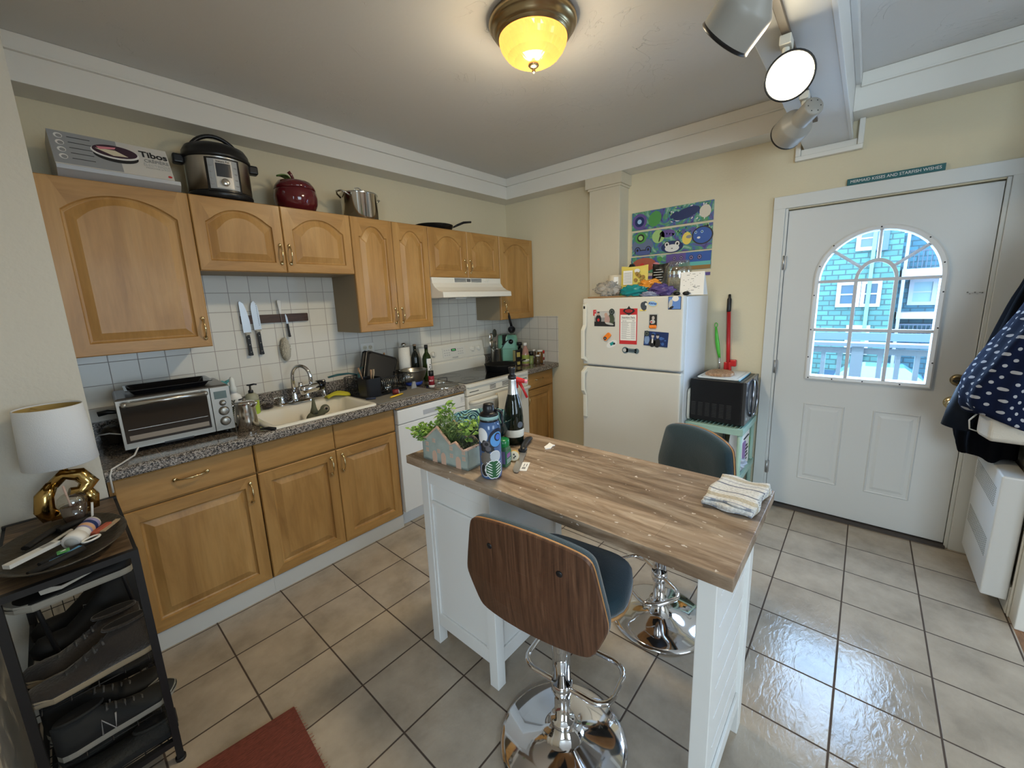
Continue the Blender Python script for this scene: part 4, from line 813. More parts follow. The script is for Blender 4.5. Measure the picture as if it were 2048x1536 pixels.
lump('snack_bag', 'orange crumpled snack bag lying between teal bag and jar', 'bag', (-.44, -1.73, FT + .03), (.09, .16, .085), mat('orange_foil', (.75, .30, .04), .2), 9, .4)
lump('candy_bag', 'purple crumpled candy bag in front of the clear jar', 'bag', (-.49, -1.825, FT), (.09, .16, .08), mat('purple_foil', (.09, .06, .2), .22), 11, .5)
lump('wrapper', 'small silvery blue wrapper at the front edge of the fridge top', 'wrapper', (-.53, -1.76, FT), (.05, .1, .03), mat('silver_foil', (.28, .3, .42), .2), 14, .6)
# big clear jar
t = thing('glass_jar', 'large empty clear jar with screw neck on top of the fridge', 'jar', (-.37, -1.905, FT))
mb = MB(); mb.lathe([(.075, 0), (.082, .006), (.083, .17), (.078, .195), (.066, .205), (.066, .235), (.063, .235), (.063, .205), (.075, .192), (.079, .17), (.078, .01), (0, .008)], m=JARG, n=36, cap0=True); mb.build('jar_body', None, t)
mb = MB(); [mb.lathe([(.067, z), (.069, z + .002), (.067, z + .004)], m=JARG, n=30, cap0=False, cap1=False) for z in (.212, .222)]; mb.build('screw_thread', None, t)
# calendar card
t = thing('desk_calendar', 'white tent calendar with small handwriting at the right of the fridge top', 'calendar', (-.46, -2.03, FT), 0)
mb = MB(); mb.loops([[(-.03, .075, 0), (-.03, -.075, 0), (.01, -.065, .15), (.01, .085, .15)], [(-.028, .075, 0), (-.028, -.075, 0), (.012, -.065, .15), (.012, .085, .15)]], PAPER)
mb.loops([[(.06, .075, 0), (.06, -.075, 0), (.01, -.065, .15), (.01, .085, .15)], [(.062, .075, 0), (.062, -.075, 0), (.012, -.065, .15), (.012, .085, .15)]], PAPER); mb.build('card', None, t)
mb = MB()
for k in range(26):
    z = .02 + .12 * random.random(); y = -.055 + .115 * random.random(); w = random.choice((.004, .006, .018)); x = -.03 + .04 * z / .15
    mb.box(x - .0016, x + .0002, y - w / 2, y + w / 2, z, z + .003, GY)
mb.build('handwriting', GY, t)
t = thing('sunglasses', 'dark sunglasses lying at the front right corner of the fridge top', 'sunglasses', (-.50, -2.0 + .03, FT)); 
mb = MB(); [mb.sph((0, s_ * .03, .012), .024, 12, BLACKG, (.5, 1, .55)) for s_ in (-1, 1)]; mb.tube([(0, -.055, .014), (.05, -.05, .01), (.09, -.045, .005)], .002, 6, BLACK); mb.build('lenses', None, t)

# ============================================================ POSTER and sign
def poster():
    m = mat('painted_poster', (.1, .1, .3), .5); N, L = nt(m); b = N['Principled BSDF']
    g = N.new('ShaderNodeNewGeometry'); nz = N.new('ShaderNodeTexNoise'); nz.inputs['Scale'].default_value = 7; nz.inputs['Detail'].default_value = 3; nz.inputs['Distortion'].default_value = 3.5; L.new(g.outputs['Position'], nz.inputs['Vector'])
    r = ramp(N, [(0.25, (.03, .03, .16)), (0.38, (.10, .09, .28)), (0.46, (.05, .15, .36)), (0.54, (.08, .27, .10)), (0.62, (.16, .36, .30)), (0.72, (.40, .52, .40)), (0.8, (.5, .5, .25))]); L.new(nz.outputs['Fac'], r.inputs[0]); L.new(r.outputs[0], b.inputs['Base Color']); return m
PM = poster()
def strip(label, y0, y1, z0, z1, base=PM):
    t = thing('painted_panel', label, 'painting', (-.001, (y0 + y1) / 2, (z0 + z1) / 2), 0, 'painted panels on the wall above the fridge'); w, h = (y1 - y0) / 2, (z1 - z0) / 2
    mb = MB(); mb.box(-.009, 0, -w, w, -h, h, base); mb.build('panel', None, t, bev=.001); return t, w, h
def fe(mb, y, z, ry, rz, m, d, rot=0): return fellipse(mb, y, z, ry, rz, m, .009 + d, .0085, 24, rot)
SL = [-.048, -.048, -.048]
t, w, h = strip('top painted panel with a purple whirl and a dark blue whale on green', -2.009, -1.387, 2.062, 2.20)
mb = MB(); fe(mb, .245, -.005, .06, .062, PU, .0005); fe(mb, .245, -.005, .04, .04, NV, .001); fe(mb, .245, -.005, .018, .018, LB, .0015); fe(mb, .12, 0, .05, .06, GN, .0005, .5); fe(mb, -.12, .005, .10, .038, NV, .001, -.25); fe(mb, -.06, -.01, .03, .035, WT, .0006, .3); fe(mb, -.03, .005, .035, .016, NV, .0012, -.6); fe(mb, -.255, .0, .04, .045, C_('cream_print', (.65, .6, .5)), .0005)
for k in range(70): fe(mb, random.uniform(-.3, .02), random.uniform(-.06, .06), .009, .004, random.choice((LGN, TE, WT, NV, GN)), .0004, random.uniform(0, 3))
mb.build('painted_shapes', None, t)
t, w, h = strip('middle painted panel with cartoon frogs and a blue bear shape', -2.008, -1.392, 1.862, 2.045)
mb = MB(); fe(mb, .22, -.02, .09, .06, C_('slate', (.13, .17, .28)), .0004)
def eyes(y, z, s_, base, m2=DK):
    for d in (-1, 1): fe(mb, y + d * s_, z, s_ * .55, s_ * .6, DK, .0008); fe(mb, y + d * s_, z, s_ * .42, s_ * .47, base, .0012); fe(mb, y + d * s_, z, s_ * .2, s_ * .24, m2, .0016)
fe(mb, .215, -.07, .07, .022, DK, .0005); fe(mb, .215, -.073, .064, .018, C_('frog_blue', (.08, .11, .3)), .0009); eyes(.215, -.05, .045, C_('frog_blue', (.08, .11, .3)))
fe(mb, .235, .045, .05, .045, GN, .0006); fe(mb, .235, .045, .03, .03, DK, .001, .5); fe(mb, .235, .045, .02, .018, LGN, .0014, .5)
fe(mb, .09, .04, .05, .05, LGN, .0005); fe(mb, .075, .03, .006, .035, DK, .001, .3)
fe(mb, -.02, -.05, .085, .045, NV, .0006); fe(mb, -.02, -.06, .055, .028, WT, .0010); eyes(-.02, -.03, .04, WT); fe(mb, -.02, -.062, .008, .003, DK, .0014)
fe(mb, -.13, .0, .035, .045, YL, .0006); fe(mb, -.145, .01, .022, .012, GY, .001)
fe(mb, -.24, .01, .075, .065, DK, .0006); fe(mb, -.24, .01, .066, .057, BL, .001); eyes(-.215, .035, .022, LB); fe(mb, -.215, -.005, .012, .008, WT, .0014)
fe(mb, .02, .055, .06, .03, PU, .0005)
for k in range(40): fe(mb, random.uniform(-.3, .03), random.uniform(.035, .085), .008, .004, random.choice((LGN, TE, NV, GN)), .0005, random.uniform(0, 3))
mb.build('painted_shapes', None, t)
t, w, h = strip('lower painted panel in red, purple and turquoise with frog eyes', -2.008, -1.386, 1.72, 1.85)
mb = MB(); fe(mb, .20, 0, .10, .055, C_('rust', (.4, .1, .06)), .0005); fe(mb, .215, -.005, .02, .02, RD, .0009); fe(mb, .1, -.01, .03, .022, PK, .0009); fe(mb, .07, .035, .02, .02, GN, .001)
mb.box(-.0096, -.0088, -.31, -.03, -.064, -.035, C_('ochre', (.3, .17, .05))); mb.box(-.0097, -.0088, -.31, -.08, -.036, -.008, C_('aqua', (.12, .45, .42))); mb.box(-.0095, -.0088, -.31, -.13, -.008, .062, BL); mb.box(-.0095, -.0088, -.13, .02, -.03, .062, PU)
eyes(-.07, .03, .026, C_('lilac', (.25, .2, .4))); eyes(-.2, .025, .03, C_('lilac', (.25, .2, .4))); mb.build('painted_shapes', None, t)
t, w, h = strip('lowest painted panel, a thin purple strip partly behind the jar', -2.006, -1.45, 1.672, 1.694, PU)
t = thing('wooden_sign', 'narrow dark teal wooden sign lettered in white above the door', 'sign', (-.013, -2.955, 2.141)); SG = mat('sign_teal', (.015, .11, .12), .5)
mb = MB(); mb.box(-.009, .008, -.204, .204, 0, .036); mb.build('board', SG, t, bev=.001)
text('lettering', 'MERMAID KISSES AND STARFISH WISHES', .0225, WT, t, (-.0095, 0, .018), RB, .0004, sx=.93)

# ============================================================ KNIVES AND WALL
t = thing('magnetic_strip', 'dark wooden magnetic knife strip on the tiles above the sink', 'knife rack', (-2.31, -.009, 1.479))
mb = MB(); mb.loops([[(a, y, b) for a, b, _ in rr(-.2, .2, -.0265, .0265, .006, 0)] for y in (0, -.016)], BLOCK); mb.build('strip', None, t, bev=.002)
KN = 'knives on the magnetic strip'
def knife(label, x, ztip, zb, ze, wid, lean, granton=False, small=False):
    t = thing('knife', label, 'knife', (x, -.0275, 1.48), 0, KN); t.rotation_euler = (0, lean, 0)
    a, b, c = ztip - 1.48, zb - 1.48, ze - 1.48
    P = [(-wid * .5, b), (wid * .5, b), (wid * .5, b + (a - b) * .35), (wid * .36, b + (a - b) * .65), (wid * .05, b + (a - b) * .92), (-wid * .35, a), (-wid * .5, a - .01)]
    if granton: P = [(-wid * .5, b), (wid * .5, b), (wid * .5, b + (a - b) * .6), (wid * .42, b + (a - b) * .82), (wid * .15, b + (a - b) * .96), (0, a), (-wid * .3, b + (a - b) * .93), (-wid * .48, b + (a - b) * .8)]
    mb = MB(); mb.prism(P, -.0012, .0012, mat('knife_steel', (.62, .68, .76), .3, metal=.75)); bl = mb.build('blade', None, t, bev=.0005)
    if granton:
        mb = MB()
        for k in range(13): z = b + .03 + k * .0105; mb.sph((wid * .28, -.0013, z), .004, 8, mat('dimple', (.25, .28, .33), .4, metal=.8), (.5, .1, 1.0))
        mb.build('hollow_dimples', None, bl)
    hw = .011 if not small else .006
    mb = MB(); mb.loops([[(x_ * s_, y_ * 1.0, z_) for x_, y_ in ((-hw, -.008), (hw * .8, -.008), (hw * .8, .008), (-hw, .008))] for z_, s_ in ((b - (.012 if not small else 0), .8), (b - .03 if not small else b - .02, 1), ((b + c) / 2, .9), (c + .02, 1.0), (c, 1.25), (c - .004, 1.0))], BLACK)
    mb.build('handle', None, t, bev=.002)
    if not small:
        mb = MB(); mb.box(-wid * .42, wid * .42, -.005, .005, b - .004, b + .003, STEELP); mb.box(-hw * .9, hw * .8, -.0078, .0078, b - .02, b - .003, STEELP); mb.build('bolster', None, t, bev=.001)
        mb = MB(); [mb.cyl((-.001, -.0085, z), (-.001, .0085, z), .003, n=10, m=STEELP) for z in (b - .035, (b + c) / 2 - .005, c + .018)]; mb.build('rivets', None, t)
    return t
knife('long pointed chef knife with black handle, leftmost on the strip', -2.486, 1.594, 1.40, 1.262, .044, -.02)
knife('santoku style knife with hollow dimples along its blade, second on the strip', -2.427, 1.594, 1.413, 1.262, .042, -.03, True)
knife('small paring knife with black handle at the right of the strip', -2.25, 1.505, 1.441, 1.357, .013, -.05, small=True)
t = thing('dust_brush', 'fluffy cream duster with white handle hanging from the knife strip', 'duster', (-2.284, -.030, 1.40)); 
mb = MB(); mb.loops([[(x * s_, y, z) for x, y in ((-.012, -.004), (.012, -.004), (.012, .004), (-.012, .004))] for z, s_ in ((.105, .35), (.13, .6), (.17, .95), (.19, 1), (.197, .6))], WHITE2); mb.build('handle', None, t, bev=.003)
MB().cyl((0, 0, .107), (.004, 0, -.05), .0018, m=GY, n=8).build('wire', None, t)
FL = mat('lambswool', (.66, .60, .46), .95, sheen=.5, bump=(260, 1.0))
mb = MB(); rs = Vector((3, 1, 2))
def fz(u_, v_):
    a = 2 * PI * u_; b = PI * (.01 + .98 * v_); d = Vector((math.sin(b) * math.cos(a), math.sin(b) * math.sin(a), -math.cos(b))); k = 1 + .55 * abs(noise.noise(d * 8 + rs)) + .35 * noise.noise(d * 19)
    return (.002 + d.x * .025 * k, -.0 + d.y * .019 * k, -.125 + d.z * .075 * (1 + .15 * (k - 1)))
mb.grid(fz, 48, 64); mb.build('wool_head', FL, t)
def outlet(label, x, z, w, h, parts):
    t = thing('outlet', label, 'power outlet', (x, -.009, z)); mb = MB(); mb.box(-w / 2, w / 2, -.006, 0, -h / 2, h / 2); mb.build('plate', WHITE, t, bev=.003)
    for px in parts:
        mb = MB()
        for s_ in (-1, 1):
            mb.cyl((px, -.006, s_ * .02), (px, -.009, s_ * .02), .0165, n=20, m=mat('outlet_face', (.62, .58, .45), .4))
            for q in (-.006, .006): mb.box(px + q - .001, px + q + .001, -.0095, -.0085, s_ * .02 - .002, s_ * .02 + .007, BLACKM)
            mb.cyl((px, -.009, s_ * .02 - .008), (px, -.0095, s_ * .02 - .008), .0022, n=8, m=BLACKM)
        mb.build('receptacle', None, t)
outlet('white double wall outlet on the tiles behind the dish rack', -1.69, 1.2, .114, .112, (-.023, .023))

# ============================================================ ON TOP OF THE WALL CABINETS
TZ = 2.1128
t = thing('crepe_maker_box', 'long white and silver boxed crepe maker lying on the leftmost cabinet', 'box', (-2.965, -.19, TZ), .02)
BW = mat('box_card', (.60, .58, .54), .45)
# profile in y,z : leaning front
prof = [(-.13, 0), (-.155, .03), (-.155, .045), (-.135, .052), (-.05, .205), (.12, .19), (.13, 0)]
mb = MB(); mb.loops([[(x, a, b) for a, b in prof] for x in (-.20, .19)], BW, smooth=False); mb.build('carton', None, t, bev=.002)
SL_ = mat('box_silver', (.40, .41, .43), .35, metal=.4)
mb = MB(); mb.loops([[(x, a, b) for a, b in ((-.1305, -.0) , (-.1565, .03), (-.1565, .046), (-.1545, .046), (-.1545, .03), (-.1285, 0))] for x in (-.2, .2055)], SL_, smooth=False); mb.build('silver_edge', None, t)
ang = math.atan2(.153, .085)                     # slope of the printed face
F = Matrix.Translation((0, -.1355, .052)) @ Matrix.Rotation(ang, 4, 'X')
mb = MB(); mb.X = F
def fbx(x0, x1, y0, y1, m, e=.0006): mb.box(x0, x1, y0, y1, 0, e, m)
fbx(-.2, .01, .005, .173, mat('box_grey', (.30, .31, .32), .45))
for k in range(4): mb.lathe([(.013, 0), (.013, .001)], (-.17, .04 + k * .036, .0005), m=WT, n=16); mb.lathe([(.009, 0), (.009, .0014)], (-.168, .038 + k * .036, .0006), m=GY, n=16)
for k in range(5): fbx(-.145, -.075, .035 + k * .028, .038 + k * .028, DK, .001)
mb.build('printed_face', None, t); mb = MB(); mb.X = F
mb.loops([[(.0 + .075 * math.cos(a), .088 + .035 * math.sin(a) * 1, z) for a in [2 * PI * k / 32 for k in range(32)]] for z in (.0005, .0012)], DK); 
mb.loops([[(.0 + .08 * math.cos(a), .106 + .036 * math.sin(a), z) for a in [2 * PI * k / 32 for k in range(32)]] for z in (.0012, .0018)], WT)
mb.loops([[(.0 + .075 * math.cos(a), .112 + .033 * math.sin(a), z) for a in [2 * PI * k / 32 for k in range(32)]] for z in (.0018, .0024)], mat('plum', (.05, .025, .04), .4))
mb.loops([[(-.065, .115, z), (-.01, .087, z), (.04, .092, z), (.0, .118, z)] for z in (.0024, .003)], CRM); mb.loops([[(-.06, .125, z), (-.05, .112, z), (.0, .125, z), (.005, .135, z)] for z in (.0024, .0034)], PK)
mb.build('griddle_picture', None, t); mb = MB(); mb.X = F
mb.loops([[(.175 + .008 * math.cos(a), .018 + .006 * math.sin(a), z) for a in [2 * PI * k / 16 for k in range(16)]] for z in (.0005, .0012)], RD)
mb.build('round_logo', None, t)
def boxtext(body, size, m, x, y, sx=1, bold=0):
    o = text('lettering', body, size, m, t, (0, 0, 0), (0, 0, 0), .0003, sx=1, bold=bold); o.matrix_local = F @ Matrix.Translation((x, y, .0009)) @ Matrix.Diagonal((sx, 1, 1, 1))
boxtext('Tibos', .045, DK, .135, .128, 1.0, .0012); boxtext('CRÊPIÈRE', .024, GY, .14, .093, .9, .0004); boxtext('ÉLECTRIQUE', .019, LG, .14, .07, .95); boxtext('DÉCOUVREZ LE GOÛT', .009, LG, .14, .054)

t = thing('pressure_cooker', 'black and steel electric pressure cooker with display, standing on the short cabinet', 'pressure cooker', (-2.555, -.20, TZ), -.10); t.scale = (.95, .95, .97)
mb = MB(); mb.lathe([(.135, 0), (.152, .008), (.155, .03), (.15, .042)], m=BLACK, n=48); mb.build('base_ring', None, t)
mb = MB(); mb.lathe([(.151, .042), (.151, .205), (.155, .21)], m=STEEL, n=48); mb.build('steel_body', None, t)
mb = MB(); mb.lathe([(.155, .208), (.162, .214), (.163, .226), (.157, .234), (.155, .25), (.14, .275), (.10, .292), (.05, .298), (0, .298)], m=BLACK, n=48); mb.build('lid', BLACK, t)
mb = MB(); pts = [(-.115 + .23 * k / 14, 0, .262 + .085 * math.sin(PI * k / 14) ** .6) for k in range(15)]; mb.tube(pts, .011, 12, BLACK, flat=1.0); mb.build('lid_handle', BLACK, t)
for s_ in (-1, 1):
    mb = MB(); mb.box(min(s_ * .148, s_ * .198), max(s_ * .148, s_ * .198), -.028, .028, .178, .225, BLACK); mb.build('side_handle', None, t, bev=.01, seg=3)
mb = MB()
def curved(a0, a1, z0, z1, r_, th, m, n=12):
    mb.loops([[(rr_ * math.sin(a), -rr_ * math.cos(a), z) for rr_, z in ((r_, z0), (r_ + th, z0), (r_ + th, z1), (r_, z1))] for a in [a0 + (a1 - a0) * k / n for k in range(n + 1)]], m, smooth=False)
curved(-.52, .52, .035, .20, .150, .006, BLACK); curved(-.44, .44, .045, .192, .153, .005, mat('panel_grey', (.35, .37, .39), .35)); curved(-.25, .25, .05, .188, .155, .0045, mat('panel_silver', (.62, .60, .56), .3)); curved(-.215, .215, .105, .172, .1565, .004, mat('lcd_dark', (.05, .055, .065), .2))
mb.build('control_panel', None, t)
mb = MB(); mb.lathe([(.019, 0), (.019, .009), (.015, .012), (0, .012)], (0, -.159, .077), axis=(0, -1, 0), m=STEELP); mb.build('dial', None, t)
mb = MB()
for a in (-.35, .35):
    for k in range(4): r_ = .1585; mb.box(r_ * math.sin(a) - .008, r_ * math.sin(a) + .008, -r_ * math.cos(a) - .0015, -r_ * math.cos(a) + .002, .065 + k * .03, .07 + k * .03, GY)
mb.build('button_marks', GY, t); text('lettering', 'Instant Pot', .014, DK, t, (0, -.1605, .18), RX, .0006)
mb = MB(); mb.tube([(-.13, .03, .004), (-.16, .0, .004), (-.185, -.08, .004), (-.15, -.12, .004), (-.18, -.13, .004)], .004, 8, BLACK); mb.build('cord', None, t)

t = thing('apple_cookie_jar', 'dark red glazed apple shaped jar with green leaves on the short cabinet', 'jar', (-2.165, -.20, TZ), 0)
AP = mat('apple_glaze', (.10, .008, .012), .08, coat=.5)
mb = MB(); mb.lathe([(.075, 0), (.10, .012), (.117, .05), (.121, .085), (.117, .12), (.113, .128)], m=AP, n=40, cap1=False); mb.build('jar_body', None, t)
mb = MB(); mb.lathe([(.1145, .129), (.110, .15), (.092, .175), (.06, .186), (.03, .18), (0, .17)], m=AP, n=40); mb.build('lid', None, t)
mb = MB(); mb.tube([(0, 0, .17), (-.004, 0, .2), (-.012, 0, .22), (-.026, 0, .236)], [.011, .009, .009, .011], 10, AP); mb.build('stem', None, t)
LF = mat('leaf_glaze', (.13, .23, .06), .15, var=(12, .6))
for s_, rz_ in ((-1, PI + .1), (1, .15)):
    mb = MB(); mb.X = Matrix.Rotation(rz_, 4, 'Z')
    mb.grid(lambda u_, v_: (.015 + .085 * u_, (v_ - .5) * .06 * math.sin(PI * min(1, u_ * .95 + .05)) ** .7, .187 + .018 * math.sin(PI * u_) - .4 * (v_ - .5) ** 2 * .06 + (.012 if s_ < 0 else -.012) * u_), 10, 6, LF); mb.build('leaf', None, t, solid=.004)
t = thing('stock_pot', 'steel stock pot with lid and loop handles on top of the cabinets', 'pot', (-1.745, -.20, TZ), .25)
mb = MB(); mb.lathe([(.112, 0), (.119, .006), (.119, .165), (.124, .17), (.121, .172), (.116, .166), (.115, .01)], m=STEELP, n=48); mb.build('pot_body', None, t)
mb = MB(); mb.lathe([(.120, .171), (.119, .176), (.09, .184), (.03, .19), (0, .191)], m=STEELP, n=48); mb.tube([(-.035, 0, .188), (-.032, 0, .21), (0, 0, .22), (.032, 0, .21), (.035, 0, .188)], .004, 8, CHROME); mb.build('lid', None, t)
for s_ in (-1, 1):
    mb = MB(); mb.tube([(s_ * .117, -.045, .14), (s_ * .15, -.04, .158), (s_ * .168, -.02, .168), (s_ * .168, .02, .168), (s_ * .15, .04, .158), (s_ * .117, .045, .14)], .006, 10, STEELP); mb.build('handle', None, t)
t = thing('frying_pan', 'black frying pan with its curved handle pointing right, on top of the cabinets', 'frying pan', (-1.10, -.185, TZ), 0)
mb = MB(); mb.lathe([(.125, 0), (.145, .006), (.155, .04), (.157, .042), (.152, .041), (.14, .009), (0, .006)], m=mat('pan_black', (.015, .015, .015), .25, metal=.5), n=48); mb.build('pan', None, t)
mb = MB(); mb.tube([(.152, -.02, .03), (.19, -.03, .05)], .006, 8, STEEL); mb.tube([(.185, -.03, .048), (.22, -.04, .066), (.28, -.055, .092), (.35, -.07, .102)], [.009, .013, .014, .012], 12, BLACK, flat=.7); mb.build('handle', None, t)

# ============================================================ ON THE COUNTER
Z = CZ + .0005
t = thing('toaster_oven', 'large stainless toaster oven with glass door and three dials', 'toaster oven', (-2.932, -.285, Z), -.05)
# local: front faces -y
t.scale = (.94, 1, .97)
mb = MB(); mb.box(-.225, .225, -.155, .16, .018, .262); mb.build('oven_shell', mat('oven_steel', (.16, .15, .14), .30, metal=.9, bump=(60, .05, (20, 1, 1))), t, bev=.012, seg=3)
FS = mat('oven_face', (.36, .345, .31), .34, metal=.85)
mb = MB(); mb.box(-.225, .135, -.168, -.156, .022, .255, FS); mb.box(-.214, .122, -.1695, -.1675, .050, .232, mat('oven_glass', (.018, .015, .012), .06)); mb.build('oven_door', None, t, bev=.002)
mb = MB(); mb.box(.137, .225, -.170, -.156, .022, .255, FS); mb.build('control_column', None, t, bev=.002)
mb = MB(); mb.cyl((-.195, -.205, .238), (.11, -.205, .238), .011, m=STEEL); [mb.cyl((x, -.165, .238), (x, -.205, .238), .009, m=STEEL) for x in (-.18, .095)]; [mb.sph((x, -.205, .238), .0125, 12, FS) for x in (-.197, .112)]; mb.build('door_handle', None, t)
mb = MB(); [mb.box(-.2, .112, -.1705, -.1690, z, z + .0018, STEEL) for z in (.112,)]; mb.box(-.2, .112, -.1702, -.169, .062, .085, mat('crumb_tray', (.25, .2, .15), .4, metal=.6)); mb.build('wire_rack', None, t)
mb = MB(); mb.box(.152, .208, -.1715, -.169, .192, .232, mat('lcd_green', (.13, .18, .18), .2)); mb.build('display', None, t, bev=.001)
for z, r_ in ((.168, .012), (.125, .021), (.070, .021)):
    mb = MB(); mb.lathe([(r_ + .003, 0), (r_ + .003, .003), (r_, .004), (r_ * .95, .014), (r_ * .8, .016), (0, .016)], (.185, -.169, z), axis=(0, -1, 0), m=FS); mb.lathe([(r_ + .004, 0), (r_ + .004, .0015)], (.185, -.169, z), axis=(0, -1, 0), m=BLACK); mb.build('dial', None, t)
mb = MB(); mb.box(-.08, .04, -.1695, -.150, .018, .026, BLACK); mb.build('tray_slot', None, t)
for x in (-.19, .19):
    for y in (-.13, .13): MB().cyl((x, y, 0), (x, y, .02), .018, m=BLACK, n=14).build('foot', None, t)
t = thing('baking_pan', 'black rimmed baking pan lying on top of the toaster oven', 'baking pan', (-2.94, -.30, Z + .2545), -.05)
mb = MB(); mb.loops([rr(-.135, .135, -.085, .085, .015, 0), rr(-.155, .155, -.105, .105, .02, .026), rr(-.165, .165, -.112, .112, .02, .027), rr(-.165, .165, -.112, .112, .02, .023)], BLACKG, cap1=False)
mb.loops([rr(-.155, .155, -.105, .105, .02, .026), rr(-.133, .133, -.083, .083, .015, .004)], BLACKG, cap0=False); mb.build('pan', None, t)
t = thing('electric_griddle', 'dark glass lidded pan with a black looped handle, left of the toaster oven', 'pan', (-3.205 + .05, -.13, Z))
mb = MB(); mb.lathe([(.06, 0), (.075, .01), (.08, .05), (.082, .055), (.05, .085), (0, .095)], m=mat('smoked_glass', (.03, .022, .015), .08), n=32, sx=.7); mb.build('pan_body', None, t)
mb = MB(); mb.tube([(-.045, -.02, .155), (-.01, -.025, .160), (.025, -.03, .152), (.034, -.03, .14), (.034, -.02, .10), (.03, -.01, .07)], [.013, .012, .008, .005, .004, .004], 10, BLACK); mb.build('handle', None, t)
# white cord with pink tag
t = thing('power_cord', 'white cord with a pink paper tag hanging over the left end of the counter', 'cord', (-3.13, -.25, Z))
mb = MB(); mb.tube([(-.10, .02, .07), (-.05, -.01, .075), (0, -.06, .065), (.035, -.11, .055), (.03, -.17, .03), (.0, -.25, .006), (-.05, -.33, .004), (-.085, -.385, .004), (-.094, -.395, -.02), (-.095, -.398, -.09)], .0035, 8, mat('cord_white', (.62, .60, .56), .4)); mb.build('cord_wire', None, t)
mb = MB(); mb.X = Matrix.Translation((.028, -.115, .058)) @ Matrix.Rotation(-.5, 4, 'Y') @ Matrix.Rotation(.2, 4, 'Z'); mb.box(-.03, .035, -.014, .014, -.001, .001, C_('tag_pink', (.62, .36, .34))); mb.build('tag', None, t)

# bottles
def bottle(name, label, cat, x, y, prof, m, parts=(), group=None, z=Z, sx=1, sy=1, rz=0, n=24):
    t = thing(name, label, cat, (x, y, z), rz, group); mb = MB(); mb.lathe(prof, m=m, n=n, sx=sx, sy=sy); mb.build('bottle', None, t)
    for nm, pr, pm in parts:
        mb = MB(); mb.lathe(pr, m=pm, n=n, sx=sx, sy=sy); mb.build(nm, None, t)
    return t
MILKY = mat('milky_plastic', (.66, .68, .64), .25)
t = bottle('spray_bottle', 'clear spray bottle with teal pump, behind the white patterned soap bottle', 'bottle', -2.665, -.13, [(.03, 0), (.033, .01), (.033, .12), (.022, .15), (.013, .165), (.013, .175)], mat('clear_blue', (.6, .72, .72), .1, trans=.5), [('collar', [(.016, .172), (.016, .19), (.01, .2)], C_('pump_teal', (.08, .32, .32)))])
mb = MB(); mb.tube([(0, 0, .195), (0, 0, .21), (-.02, -.012, .222), (-.036, -.02, .222)], [.008, .010, .009, .004], 10, C_('pump_teal', (.08, .32, .32))); mb.tube([(0, 0, .215), (.022, .01, .222), (.03, .014, .214)], [.009, .008, .005], 8, C_('pump_teal', (.08, .32, .32))); mb.build('pump_head', None, t)
t = bottle('soap_bottle', 'white soap bottle printed with dark leafy branches, beside the toaster oven', 'bottle', -2.668, -.275, [(.034, 0), (.036, .008), (.036, .14), (.03, .158), (.016, .168), (.016, .178)], mat('bottle_white', (.75, .74, .71), .3), [('collar', [(.018, .172), (.018, .20), (.013, .212), (.012, .25), (.006, .262), (0, .264)], MILKY)])
mb = MB()
for k in range(9):
    a = -2.6 + .11 * k * .7; z = .012 + .014 * k; r_ = .0366
    for s_ in (-1, 1):
        a2 = a + s_ * .22; mb.tube([(r_ * math.cos(a) , r_ * math.sin(a), z), (r_ * math.cos(a2), r_ * math.sin(a2), z + .014)], [.0012, .0022], 5, C_('leaf_print', (.04, .06, .03)))
    mb.tube([(r_ * math.cos(a), r_ * math.sin(a), z), (r_ * math.cos(a + .077), r_ * math.sin(a + .077), z + .014)], .0012, 5, C_('leaf_print', (.04, .06, .03)))
mb.build('leaf_print', None, t); text('lettering', 'HAND\nSOAP', .0115, DK, t, (.022, -.0315, .128), (PI / 2, 0, .55), .001, bold=.0006)
t = bottle('dish_soap_bottle', 'green dish soap bottle with a black pump', 'bottle', -2.555, -.165, [(.034, 0), (.036, .01), (.036, .085), (.034, .09)], mat('soap_green', (.38, .50, .06), .15), [('shoulder', [(.036, .09), (.037, .105), (.028, .128), (.014, .135)], C_('olive_cap', (.35, .34, .24))), ('pump', [(.014, .133), (.013, .15), (.006, .156), (.005, .185), (0, .186)], BLACK)], z=Z)
mb = MB(); mb.tube([(.0, 0, .183), (.02, -.006, .186), (.034, -.01, .182)], [.006, .005, .004], 8, BLACK); mb.tube([(0, 0, .183), (-.016, .004, .185)], [.006, .004], 8, BLACK); mb.build('nozzle', None, t)
t = thing('scrubber', 'dark bristly pot scrubber by the left faucet handle', 'scrubber', (-2.47, -.14, Z + .014)); mb = MB()
for k in range(160):
    d = Vector((random.gauss(0, 1), random.gauss(0, 1), abs(random.gauss(0, .8)))).normalized(); mb.cyl(d * .012 + Vector((0, 0, .004)), (d.x * .032, d.y * .03, .003 + d.z * .034), .0012, .0008, 5, C_('bristle', (.05, .035, .03)))
mb.sph((0, 0, .013), .02, 12, C_('bristle', (.05, .035, .03)), (1.1, 1, .6)); mb.build('bristles', None, t)
t = thing('milk_pitcher', 'polished steel pitcher with lid at the left sink corner', 'pitcher', (-2.675, -.475, Z), -.5)
mb = MB(); mb.lathe([(.050, 0), (.052, .003), (.046, .09), (.044, .135), (.047, .145)], m=STEELP, n=40, cap1=False); mb.lathe([(.0465, .144), (.045, .15), (.02, .156), (.008, .158), (.007, .165), (0, .166)], m=CHROME, n=40, cap0=False); mb.build('pitcher_body', None, t)
mb = MB(); mb.tube([(.04, -.02, .13), (.056, -.028, .143), (.064, -.032, .15)], [.014, .009, .004], 10, CHROME); mb.build('spout', None, t)
